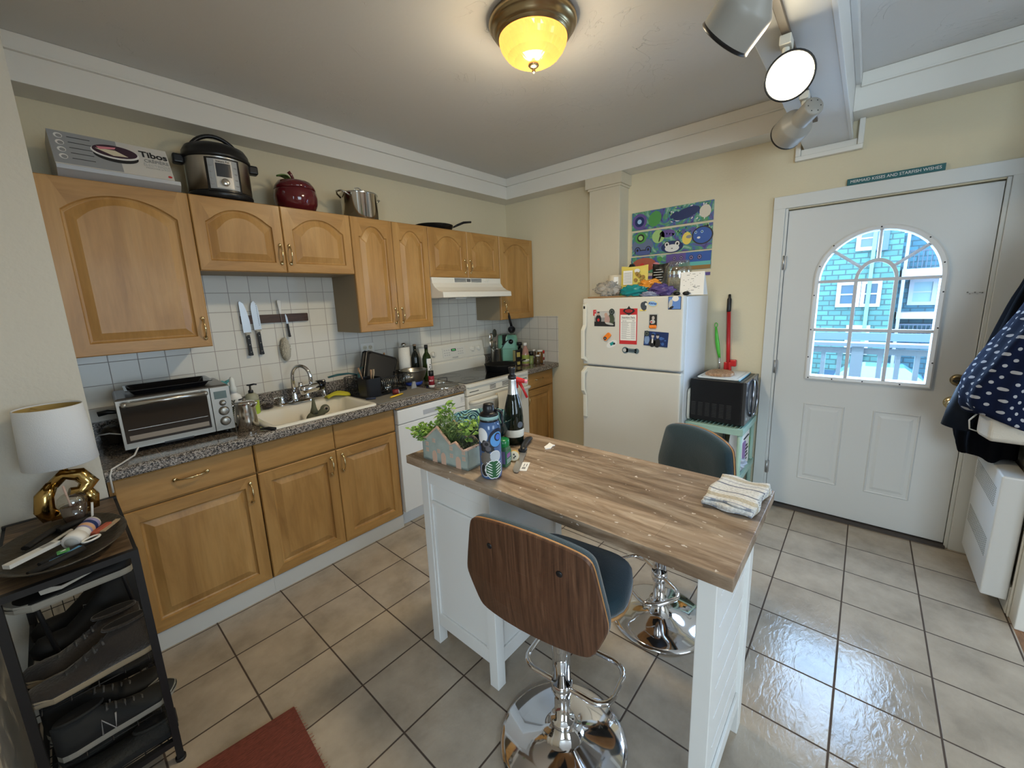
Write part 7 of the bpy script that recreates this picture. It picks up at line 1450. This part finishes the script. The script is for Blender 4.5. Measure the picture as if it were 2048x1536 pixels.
# tray with odds and ends
t = thing('metal_tray', 'dark oval hammered tray full of odds and ends on the rack top', 'tray', (-3.372, -1.06, RT), 0); mb = MB(); TR_ = mat('tray_metal', (.09, .08, .065), .45, metal=.7, bump=(50, .4))
mb.lathe([(.085, 0), (.12, .012), (.146, .032), (.149, .034), (.145, .036), (.118, .017), (.08, .006), (0, .006)], m=TR_, n=64, sx=1, sy=1.36); mb.build('tray_body', None, t)
TY = RT + .008
t = thing('pill_bottle', 'white plastic pill bottle with wide white cap lying in the tray', 'bottle', (-3.335, -1.085, TY + .034), 0); AXB = Vector((.50, .86, .12)).normalized(); mb = MB()
mb.lathe([(.021, .0), (.022, .004), (.022, .075), (.0, .078)], AXB * -.005, axis=AXB, m=WT, n=30); mb.build('bottle', None, t); mb = MB(); mb.lathe([(.0222, .022), (.0224, .070)], AXB * -.005, axis=AXB, m=C_('label_violet', (.30, .28, .45)), n=30, cap0=False, cap1=False); mb.lathe([(.0225, .045), (.0227, .058)], AXB * -.005, axis=AXB, m=NV, n=30, cap0=False, cap1=False); mb.lathe([(.0225, .03), (.0227, .043)], AXB * -.005, axis=AXB, m=C_('label_orange', (.6, .35, .2)), n=30, cap0=False, cap1=False); mb.build('label_band', None, t)
mb = MB(); mb.lathe([(0, -.034), (.024, -.034), (.027, -.030), (.027, -.004), (.023, -.002)], AXB * -.002, axis=AXB, m=WT, n=30); mb.lathe([(0, -.0345), (.018, -.0345), (.018, -.033)], AXB * -.002, axis=AXB, m=LG, n=24); mb.build('cap', None, t)
GT = 'odds and ends in the metal tray'
def stick(name, label, cat, p0, p1, r_, m, z=TY + .016, group=GT, n=8):
    t = thing(name, label, cat, (*p0, z), 0, group); mb = MB(); d = (p1[0] - p0[0], p1[1] - p0[1], .004); mb.tube([(0, 0, 0), (d[0] / 2, d[1] / 2, .002), d], r_, n, m, flat=.6); mb.build(name + '_body', None, t)
t = thing('thermometer_case', 'long flat white plastic case at the left of the tray', 'case', (-3.43, -1.12, TY + .03), .62, GT); mb = MB(); mb.box(-.06, .06, -.012, .012, 0, .012, C_('case_white', (.62, .62, .60))); mb.box(.02, .05, -.008, .008, .012, .0125, GY); mb.build('case_body', None, t, bev=.003)
stick('pen', 'white capped pen behind the long white case', 'pen', (-3.42, -1.05), (-3.35, -.97), .006, LG); stick('swab', 'thin white stick in the middle of the tray', 'stick', (-3.415, -1.115), (-3.365, -1.065), .0018, WT, TY + .03)
for i_, (a, b, c, d, r_) in enumerate(((-3.45, -1.0, -3.38, -.90, .012), (-3.46, -1.08, -3.40, -1.0, .012), (-3.44, -1.21, -3.33, -1.16, .013), (-3.42, -1.17, -3.31, -1.12, .012), (-3.38, -.93, -3.30, -.88, .014))): stick('flashlight' if i_ % 2 else 'cable_coil', ('black cylindrical gadget %s' if i_ % 2 else 'black rolled cable %s') % ('at the back left rim of the tray', 'between the long white case and the tray rim', 'along the front rim of the tray', 'under the front of the pill bottle', 'at the far end of the tray')[i_], 'gadget', (a, b), (c, d), r_, BLACKM)
t = thing('scissors', 'scissors with pale blue and white loops at the right of the tray', 'scissors', (-3.335, -1.15, TY + .02), .55, GT); mb = MB(); mb.tube([(-.07, 0, 0), (.0, .006, .004)], .005, 8, C_('scissor_blue', (.10, .32, .6)), flat=.5); mb.tube([(.028 + .022 * math.cos(a), .0 + .013 * math.sin(a), .012) for a in [2 * PI * k / 16 for k in range(16)]], .0032, 8, WT, closed=True); mb.tube([(-.07, .01, 0), (.0, -.004, .004)], .005, 8, C_('scissor_blue', (.10, .32, .6)), flat=.5); mb.build('scissor_body', None, t)
t = thing('lighter', 'rust red plastic lighter beside the pill bottle', 'lighter', (-3.285, -1.06, TY + .02), .9, GT); MB().box(-.035, .035, -.009, .009, 0, .012, C_('rust_red', (.4, .09, .05))).build('lighter_body', None, t, bev=.003)
t = thing('nail_file', 'flat beige stick at the right rim of the tray', 'nail file', (-3.262, -1.05, TY + .022), 1.0, GT); MB().box(-.04, .04, -.007, .007, 0, .004, C_('tan_handle2', (.42, .33, .22))).build('file_body', None, t)
t = thing('candy_wrapper', 'tiny green and white wrapper at the front of the tray', 'wrapper', (-3.372, -1.165, TY + .03), .3, GT); mb = MB(); mb.prism([(-.014, -.006), (.012, -.01), (.016, .006), (-.01, .010)], 0, .005, GN, 'xy'); mb.prism([(-.006, -.003), (.006, -.004), (.006, .003)], .005, .006, WT, 'xy'); mb.build('wrapper_body', None, t)
t = thing('black_glove', 'black glove fingertips hanging at the far left edge of the view', 'glove', (-3.50, -.66, 1.16)); mb = MB()
for k in range(4): mb.tube([(-.05, -.0, .03 - .02 * k), (-.01, -.004, .02 - .022 * k), (.022 - .004 * abs(k - 1.3), -.008, .005 - .026 * k)], [.012, .012, .010], 10, BLACKM)
mb.sph((-.06, 0, -.01), .035, 12, BLACKM, (1, .35, 1.2)); mb.build('fingers', None, t)

# ============================================================ CART, MICROWAVE
MINTP = mat('mint_shelf', (.34, .50, .42), .4)
KX0, KX1, KY0, KY1 = -.455, -.035, -2.378, -2.015
t = thing('shelf_cart', 'mint green plastic shelf unit holding the microwave, beside the refrigerator', 'shelf', ((KX0 + KX1) / 2, (KY0 + KY1) / 2, 0)); o = t.location
for z in (.66, .335, .10):
    mb = MB(); a, b, c, d = KX0 - o[0], KX1 - o[0], KY0 - o[1], KY1 - o[1]
    mb.box(a, b, c, c + .018, z - .045, z); mb.box(a, b, d - .018, d, z - .045, z); mb.box(a, a + .018, c + .018, d - .018, z - .045, z); mb.box(b - .018, b, c + .018, d - .018, z - .045, z); mb.box(a + .018, b - .018, c + .018, d - .018, z - .014, z - .008)
    for k in range(12): yy = c + .03 + (d - c - .06) * k / 11; mb.box(a + .018, b - .018, yy - .003, yy + .003, z - .008, z - .002)
    mb.box(a - .002, a + .0, c, d, z - .014, z - .008); mb.box(a - .002, b, c - .002, c, z - .014, z - .008); mb.build('shelf_tray', MINTP, t, bev=.003)
for x in (KX0 + .02, KX1 - .02):
    for y in (KY0 + .02, KY1 - .02): MB().cyl((x - o[0], y - o[1], 0), (x - o[0], y - o[1], .655), .015, m=MINTP, n=14).build('post', MINTP, t)
t = thing('microwave', 'black microwave with side vent slots and a curved silver rimmed door handle', 'microwave', (-.245, -2.185, .662)); o = t.location
MX0, MX1, MY0, MY1 = -.415, -.035, -2.352, -2.03
a, b, c, d = MX0 - o[0], MX1 - o[0], MY0 - o[1], MY1 - o[1]
mb = MB(); mb.box(a, b, c, d, .012, .30); mb.build('microwave_body', mat('microwave_black', (.006, .006, .007), .3), t, bev=.004)
mb = MB()
for r_ in range(9):
    for q in range(6): yy = c + .06 + q * .045; mb.box(a - .0012, a + .001, yy, yy + .028, .045 + r_ * .011, .049 + r_ * .011)
mb.build('vent_slots', mat('vent_grey', (.035, .035, .035), .5), t)
MF = mat('microwave_front', (.05, .052, .056), .12)
mb = MB(); mb.box(a - .002, b, c - .022, c - .001, .012, .302, MF); mb.build('front_door', None, t, bev=.004)
mb = MB(); hx0 = a + .13; pts = []
for k in range(40):
    th = 2 * PI * k / 40; u_ = math.cos(th); pts.append((a + .20 + .075 * (abs(math.sin(th)) ** 1.0) * (1 if math.sin(th) > 0 else -1), c - .026 - .014 * abs(math.sin(th)), .165 + .13 * u_))
mb.tube(pts, .008, 8, mat('door_rim', (.28, .28, .3), .15, metal=.9), closed=True); mb.build('door_handle', None, t)
mb = MB(); mb.box(a + .10, a + .105, c - .0235, c - .022, .03, .045, LG); mb.lathe([(.010, 0), (.010, .002)], (a + .045, c - .022, .05), axis=(0, -1, 0), m=LG); [mb.box(a + .19, a + .24, c - .0235, c - .022, .14 + .02 * k, .147 + .02 * k, LG) for k in range(3)]; mb.build('emblem', None, t)
mb = MB(); [mb.cyl((x, y, 0), (x, y, .014), .015, m=BLACK, n=12) for x in (a + .03, b - .03) for y in (c + .03, d - .03)]; mb.build('foot', BLACK, t)
t = thing('cutting_board', 'white plastic cutting board with a groove on top of the microwave', 'cutting board', (-.225, -2.19, .9645)); mb = MB(); mb.loops([rr(-.16, .175, -.135, .13, .015, 0), rr(-.16, .175, -.135, .13, .015, .010)], mat('board_white', (.66, .68, .66), .45)); mb.loops([rr(-.145, .16, -.12, .115, .012, .0102), rr(-.135, .15, -.11, .105, .01, .0102)], LG, cap0=False, cap1=False); mb.build('board', None, t, bev=.003)
mb = MB(); [mb.box(-.165 if s_ < 0 else -.15, .17, s_ * .132 - .004, s_ * .132 + .004, .001, .009) for s_ in (-1,)]; mb.build('blue_grip', C_('grip_blue', (.25, .45, .5)), t)
t = thing('olive_board', 'small live-edge olive wood board lying on the white cutting board', 'cutting board', (-.24, -2.165, .9750), .2); mb = MB(); P = [(-.115, -.02), (-.09, -.075), (-.03, -.095), (.03, -.085), (.08, -.06), (.105, -.01), (.10, .04), (.05, .06), (0, .075), (-.06, .085), (-.10, .05)]
P = [((a_ + b_) / 2, (c_ + d_) / 2) if k % 2 else (a_, c_) for (a_, c_), (b_, d_) in zip(P, P[1:] + P[:1]) for k in (0, 1)]
mb.prism(P, 0, .020, OLIVE, 'xy'); mb.build('board', None, t, bev=.003)
t = thing('white_tray', 'white rounded tray standing between the refrigerator and the microwave', 'tray', (-.27, -2.022, .666)); mb = MB(); mb.loops([[(a_, y_, b_) for a_, b_, _ in rr(-.165, .15, .0, .22, .03, 0)] for y_ in (-.006, .006)], HC); mb.build('tray_body', None, t, bev=.002)
# broom, duster behind the microwave
t = thing('mop_handle', 'red pole with black grip standing against the wall behind the microwave', 'pole', (-.018, -2.205, 0)); t.location = (-.0165, -2.150, 0); mb = MB(); mb.cyl((0, -.022, .90), (0, .0, 1.42), .013, m=RED, n=16); mb.build('pole', None, t); mb = MB(); mb.lathe([(.0135, 1.40), (.0145, 1.41), (.0145, 1.49), (.009, 1.50), (.008, 1.525), (0, 1.527)], m=BLACK); mb.build('grip', None, t)
mb = MB(); mb.box(-.012, .012, -.072, -.03, 1.0, 1.05, RED); mb.box(-.010, .010, -.04, .01, .92, 1.03, RED); mb.build('hook_clip', None, t, bev=.006)
mb = MB(); mb.cyl((0, -.022, .66), (0, -.022, .9), .012, m=RED, n=12); mb.cyl((0, -.022, .0), (0, -.022, .66), .010, m=GY, n=12); mb.build('lower_pole', None, t)
t = thing('green_brush', 'bright green brush handle leaning up behind the microwave beside the red pole', 'brush', (-.05, -2.105, .962)); GRN = mat('lime_plastic', (.10, .55, .05), .35)
t.location = (-.045, -2.105, 1.0); mb = MB(); mb.tube([(0, -.008, .06), (0, 0, .10), (0, .012, .17), (0, .022, .24), (0, .028, .29)], [.008, .012, .015, .011, .007], 12, GRN, flat=.6); mb.tube([(0, .028 + .010 * math.cos(a_), .305 + .016 * math.sin(a_)) for a_ in [2 * PI * k / 14 for k in range(14)]], .003, 6, GRN, closed=True); mb.build('handle', None, t)
mb = MB(); mb.cyl((0, -.010, -.02), (0, -.008, .065), .006, m=CHROME, n=12); mb.cyl((0, -.03, -.335), (0, -.010, -.02), .005, m=GY, n=8); mb.build('shaft', None, t)
# things on the lower shelves
t = thing('grocery_bag', 'white printed paper bag with purple picture on the shelf under the microwave', 'bag', (-.245, -2.31, .337)); mb = MB(); mb.loops([[(-.09, -.05, 0), (.12, -.05, 0), (.12, .05, 0), (-.09, .05, 0)], [(-.10, -.045, .25), (.13, -.045, .25), (.12, .03, .25), (-.09, .03, .25)]], PAPER); mb.box(-.08, -.01, -.0535, -.046, .03, .19, C_('print_purple', (.28, .16, .36))); [mb.box(.01, .06 + .02 * (k % 2), -.0515, -.046, .04 + .025 * k, .05 + .025 * k, DK) for k in range(5)]; mb.box(-.05, .09, -.0505, -.044, .205, .213, DK); mb.build('bag_body', None, t)
t, _o = lump('produce_bag', 'bright green crumpled bag behind the white printed bag', 'bag', (-.10, -2.315, .337), (.085, .085, .24), C_('green_bag', (.15, .36, .03)), 17, .3)
lump('plastic_bag', 'blue and white plastic bag hanging over the front of the middle shelf', 'bag', (-.33, -2.32, .337), (.16, .12, .10), mat('bag_blue', (.45, .5, .62), .3, var=(18, .7)), 23, .5)
lump('plastic_bag', 'orange crumpled bag at the left of the middle shelf', 'bag', (-.385, -2.21, .337), (.1, .14, .12), C_('bag_orange', (.6, .28, .05)), 27, .45)
lump('plastic_bag', 'red and white wrapper on the lowest shelf', 'bag', (-.30, -2.30, .102), (.2, .1, .09), mat('bag_red', (.55, .10, .08), .35, var=(25, .5)), 31, .4)
lump('plastic_bag', 'dark green bag on the lowest shelf', 'bag', (-.14, -2.28, .102), (.15, .14, .12), C_('bag_dark', (.02, .07, .03)), 37, .4)
lump('plastic_bag', 'pale crumpled bag at the back left of the middle shelf', 'bag', (-.31, -2.09, .337), (.15, .1, .2), C_('bag_pale', (.45, .45, .5)), 41, .4)

# ============================================================ RADIATOR COVER, COATS
t = thing('radiator_cover', 'white metal radiator cover with grille holes on the right wall', 'radiator', (-.30, -3.50, 0)); o = t.location; RDW = mat('radiator_white', (.70, .70, .68), .35)
mb = MB(); mb.box(-.555 - o[0], -.04 - o[0], -3.534 - o[1], -3.448 - o[1], .068, .672); mb.build('cover_shell', RDW, t, bev=.008, seg=3)
mb = MB()
for zc in (.50, .24):
    for kx in range(24):
        for kz in range(9): x = -.50 + kx * .018 - o[0]; z = zc + kz * .011; mb.box(x - .0035, x + .0035, -3.448 + .0001 - o[1], -3.4472 - o[1], z, z + .006)
mb.build('grille_holes', mat('grille_grey', (.22, .22, .2), .7), t)
def garment(name, label, cat, prof, xa, xb, m, seed, nz=26, nx=22, amp=.012, fold=9):
    """prof: list of (z, y_out) from top to bottom; hangs off the right wall"""
    t = thing(name, label, cat, ((xa + xb) / 2, -3.5, prof[-1][0])); o = t.location; mb = MB(); rs = Vector((seed, seed * 2.1, 0))
    def Y(z):
        for (za, ya), (zb, yb) in zip(prof, prof[1:]):
            if z <= za and z >= zb: f_ = (za - z) / (za - zb + 1e-9); f_ = f_ * f_ * (3 - 2 * f_) if 0 else f_; return ya + (yb - ya) * f_
        return prof[-1][1]
    def fn(u_, v_):
        z = prof[0][0] + (prof[-1][0] - prof[0][0]) * v_; a = 2 * PI * u_; cx, sy = math.cos(a), math.sin(a); q = (abs(cx) ** 3 + abs(sy) ** 3) ** (-1 / 3); y_out = Y(z); yb = -3.53; ym = (y_out + yb) / 2; hy = (y_out - yb) / 2
        w = (xb - xa) / 2 * (.72 + .28 * min(1, v_ * 2.2)); k = amp * (math.sin(fold * a + 3 * v_ + seed) + 1.2 * noise.noise(Vector((u_ * 8, v_ * 4, seed))))
        return ((xa + xb) / 2 + (w + k) * q * cx - o[0], min(ym + (hy + k) * q * sy, y_out + .01) - o[1], z - o[2] + (.012 * math.sin(5 * a + seed) if v_ > .9 else 0))
    mb.grid(fn, 56, nz, m); mb.grid(lambda u_, v_: tuple(Vector(fn(u_, 1.0)) * (1 - v_ * .999) + Vector(((xa + xb) / 2 - o[0], -3.44 - o[1], .01)) * v_ * .999), 56, 3, m); mb.build('garment_cloth', None, t); return t
def dots_mat():
    m = mat('polka_dot_navy', (.006, .010, .03), .9, spec=.1); N, L = nt(m); b = N['Principled BSDF']; tc = N.new('ShaderNodeTexCoord'); sx = N.new('ShaderNodeSeparateXYZ'); L.new(tc.outputs['Object'], sx.inputs[0])
    ad = N.new('ShaderNodeMath'); ad.operation = 'SUBTRACT'; L.new(sx.outputs[1], ad.inputs[0]); mu = N.new('ShaderNodeMath'); mu.operation = 'MULTIPLY'; mu.inputs[1].default_value = .8; L.new(sx.outputs[0], mu.inputs[0]); L.new(mu.outputs[0], ad.inputs[1])
    cb = N.new('ShaderNodeCombineXYZ'); L.new(ad.outputs[0], cb.inputs[0]); L.new(sx.outputs[2], cb.inputs[1])
    mp = N.new('ShaderNodeMapping'); mp.inputs['Rotation'].default_value = (0, 0, .75); mp.inputs['Scale'].default_value = (29, 29, 29); L.new(cb.outputs[0], mp.inputs[0])
    fr = N.new('ShaderNodeVectorMath'); fr.operation = 'FRACTION'; L.new(mp.outputs[0], fr.inputs[0]); sb = N.new('ShaderNodeVectorMath'); sb.operation = 'SUBTRACT'; sb.inputs[1].default_value = (.5, .5, 0); L.new(fr.outputs[0], sb.inputs[0])
    s2_ = N.new('ShaderNodeSeparateXYZ'); L.new(sb.outputs[0], s2_.inputs[0]); c2 = N.new('ShaderNodeCombineXYZ'); L.new(s2_.outputs[0], c2.inputs[0]); L.new(s2_.outputs[1], c2.inputs[1]); ln = N.new('ShaderNodeVectorMath'); ln.operation = 'LENGTH'; L.new(c2.outputs[0], ln.inputs[0])
    lt = N.new('ShaderNodeMath'); lt.operation = 'LESS_THAN'; lt.inputs[1].default_value = .2; L.new(ln.outputs['Value'], lt.inputs[0]); mx = N.new('ShaderNodeMixRGB'); L.new(lt.outputs[0], mx.inputs[0]); mx.inputs[1].default_value = (.006, .010, .03, 1); mx.inputs[2].default_value = (.36, .36, .38, 1); L.new(mx.outputs[0], b.inputs['Base Color']); return m
garment('polka_dot_coat', 'navy coat with white polka dots bulging at the right edge of the view', 'coat', [(1.75, -3.50), (1.46, -3.435), (1.10, -3.285), (1.02, -3.272), (.965, -3.30), (.945, -3.40)], -.73, -.385, dots_mat(), 3, amp=.008)
garment('black_coat', 'black coat hanging behind and below the polka dot coat', 'coat', [(1.70, -3.51), (1.45, -3.44), (.95, -3.33), (.75, -3.33), (.69, -3.345)], -.39, -.10, mat('coat_black', (.003, .003, .004), .95, spec=.05), 8, amp=.010)
t = thing('jacket_sleeve', 'dark navy jacket sleeve poking out under the polka dot coat', 'jacket', (-.40, -3.33, .97)); mb = MB(); mb.tube([(-.0, -.03, .15), (-.02, .0, .05), (-.03, .02, -.04), (-.03, .035, -.125)], [.05, .055, .055, .052], 18, mat('jacket_navy', (.004, .008, .016), .55, spec=.2)); mb.build('sleeve', None, t)
t = thing('canvas_bag', 'cream canvas tote bag hanging under the polka dot coat', 'bag', (-.60, -3.42, .86)); mb = MB(); CV = mat('canvas', (.55, .50, .42), .9, bump=(200, .3)); mb.loops([[(x_ * s_, y_ * s_, z) for x_, y_ in ((-.10, -.10), (.10, -.10), (.10, .065), (.0, .08), (-.10, .06))] for z, s_ in ((.0, .9), (.02, 1.0), (.12, 1.0))], CV, smooth=False); mb.build('tote', None, t, bev=.012, seg=3); mb = MB(); mb.tube([(.02, .075, .11), (.02, .105, .06), (.02, .10, .02), (.02, .075, .012)], .006, 8, CV, flat=.5); mb.build('strap', None, t)

# ============================================================ CEILING LIGHT, TRACK LIGHTS
t = thing('ceiling_light', 'flush ceiling light with brass rings and ribbed amber glass bowl', 'ceiling light', (-1.765, -1.745, ZC - .0015)); 
mb = MB(); mb.lathe([(.16, 0), (.181, -.004), (.184, -.018), (.176, -.032), (.166, -.036), (.165, -.048), (.154, -.056), (.150, -.058), (.148, -.068), (.140, -.070)], m=ABRASS, n=72, cap1=False); mb.build('brass_canopy', ABRASS, t)
AMB = bpy.data.materials.new('amber_glass'); AMB.use_nodes = True; N, L = nt(AMB); b = N['Principled BSDF']; b.inputs['Base Color'].default_value = (.9, .55, .16, 1); b.inputs['Roughness'].default_value = .3; b.inputs['Emission Color'].default_value = (1, .60, .17, 1); b.inputs['Emission Strength'].default_value = .30
mb = MB(); prof = [(.142, -.055), (.143, -.075), (.137, -.090), (.128, -.108), (.108, -.133), (.08, -.150), (.045, -.160), (.012, -.163)]
L_ = []
for r_, z in prof: L_.append([(r_ * (1 + (.022 if k % 2 else -.0) * (1 if z < -.078 else 0)) * math.cos(2 * PI * k / 72), r_ * (1 + (.022 if k % 2 else 0) * (1 if z < -.078 else 0)) * math.sin(2 * PI * k / 72), z) for k in range(72)])
mb.loops(L_, AMB, smooth=False, cap0=False); mb.build('glass_bowl', AMB, t)
mb = MB(); mb.lathe([(0, -.160), (.022, -.162), (.023, -.168), (.014, -.176), (.005, -.180), (.008, -.187), (.006, -.195), (0, -.197)], m=ABRASS, n=24); mb.build('finial', ABRASS, t)

N.remove(b); tl = N.new('ShaderNodeBsdfTranslucent'); tl.inputs[0].default_value = (1, .55, .16, 1); gl = N.new('ShaderNodeBsdfGlossy'); gl.inputs['Roughness'].default_value = .15; em = N.new('ShaderNodeEmission'); em.inputs[0].default_value = (1, .60, .19, 1); em.inputs[1].default_value = .38; m1 = N.new('ShaderNodeMixShader'); m1.inputs[0].default_value = .08; L.new(tl.outputs[0], m1.inputs[1]); L.new(gl.outputs[0], m1.inputs[2]); ad_ = N.new('ShaderNodeAddShader'); L.new(m1.outputs[0], ad_.inputs[0]); L.new(em.outputs[0], ad_.inputs[1]); L.new(ad_.outputs[0], N['Material Output'].inputs[0])
light('bulb_inside_bowl', 'POINT', (-1.765 - .06, -1.745 - .045, ZC - .095), .06, (1.0, .9, .7), shadow_soft_size=.015)
HOT = mat('lamp_bulb_glow', (1, .9, .7), .5, emis=((1, .86, .55), 9))
mb = MB(); d_ = Vector((-.66, -.5, -.0)).normalized(); mb.sph((-d_.x * .03, -d_.y * .03, -.09), .026, 18, HOT, (1, 1, 1.1)); mb.build('bulb', None, t)
l1 = light('ceiling_lamp_glow', 'POINT', (-1.765, -1.745, 2.44), 6.5, (1.0, .84, .58), shadow_soft_size=.07)
light('ceiling_lamp_down', 'AREA', (-1.765, -1.745, 2.47), 12, (1.0, .85, .58), (-1.765, -1.745, 0), shape='DISK', size=.22)
TRK = mat('track_brown', (.10, .075, .05), .5); HD = mat('lamp_head_grey', (.30, .285, .25), .42)
t = thing('track_rail', 'brown ceiling track running along the underside of the beam', 'track', (-1.3, -2.62, 2.396)); MB().box(-2.2, .75, -.012, .012, -.016, 0).build('rail', TRK, t, bev=.002)
def head(label, jx, c, d, R=.060, L_=.20, lit=False):
    t = thing('track_light', label, 'track light', (jx, -2.62, 2.380), 0, 'spot heads on the ceiling track'); o = Vector(t.location); c = Vector(c) - o; d = Vector(d).normalized()
    mb = MB(); mb.box(-.03, .03, -.017, .017, -.03, 0); mb.cyl((0, 0, -.03), (0, 0, -.05), .011, m=None, n=12); mb.build('adapter', mat('adapter_cream', (.62, .60, .52), .4), t, bev=.003)
    back = c - d * L_; mb = MB(); side = d.cross(Vector((0, 0, 1))).normalized(); mid = c - d * L_ * .60
    mb.tube([(0, 0, -.048), tuple((Vector((0, 0, -.048)) + mid) / 2 + Vector((0, 0, .004))), tuple(mid + Vector((0, 0, .02)))], .007, 8); mb.build('stem', HD, t)
    mb = MB(); mb.lathe([(0, -L_), (R * .50, -L_), (R * .56, -L_ + .006), (R * .56, -L_ * .56), (R * .60, -L_ * .53), (R * .93, -L_ * .42), (R * .98, -L_ * .38), (R, -L_ * .3), (R, -.004)], c, axis=d, m=HD, n=36, cap1=False)
    mb.lathe([(R, -.008), (R * 1.02, 0), (R * .96, .002), (R * .92, -.012)], c, axis=d, m=BLACK, n=36, cap0=False, cap1=False)
    x_, y_, _ = frame_from(d)
    for k in range(6): a = 2 * PI * k / 6; p = c - d * (L_ + .0004) + (x_ * math.cos(a) + y_ * math.sin(a)) * R * .36; mb.cyl(p, p + d * .002, .0025, m=BLACK, n=8)
    mb.build('head_shell', None, t)
    mb = MB(); mb.lathe([(0, -.010), (R * .93, -.010)] if not lit else [(0, .008), (R * .5, .006), (R * .93, -.004)], c, axis=d, m=(mat('spot_glow', (1, .93, .8), .5, emis=((1, .86, .6), 10)) if lit else mat('spot_lens', (.05, .05, .05), .2)), n=36, cap0=False, cap1=False); mb.build('lens', None, t)
    return t
head('large unlit grey track head nearest the camera, cropped by the top edge', -2.03, (-1.985, -2.555, 2.205), (.29, .74, -.576), .072, .20)
head('lit track head facing the camera, glowing disc in the middle of the track', -1.50, (-1.49, -2.635, 2.262), (-.85, -.10, -.28), .074, .20, True)
head('unlit grey track head at the wall end of the track, pointing down', -.97, (-.86, -2.545, 2.262), (.78, .57, -.20), .070, .205)
light('spot_glow_light', 'SPOT', (-1.56, -2.67, 2.235), 12, (1.0, .82, .58), (-3.2, -2.9, 1.6), spot_size=2.4, spot_blend=.9, shadow_soft_size=.06)
for oo in bpy.data.objects:
    if oo.type == 'LIGHT': oo['kind'] = 'structure'
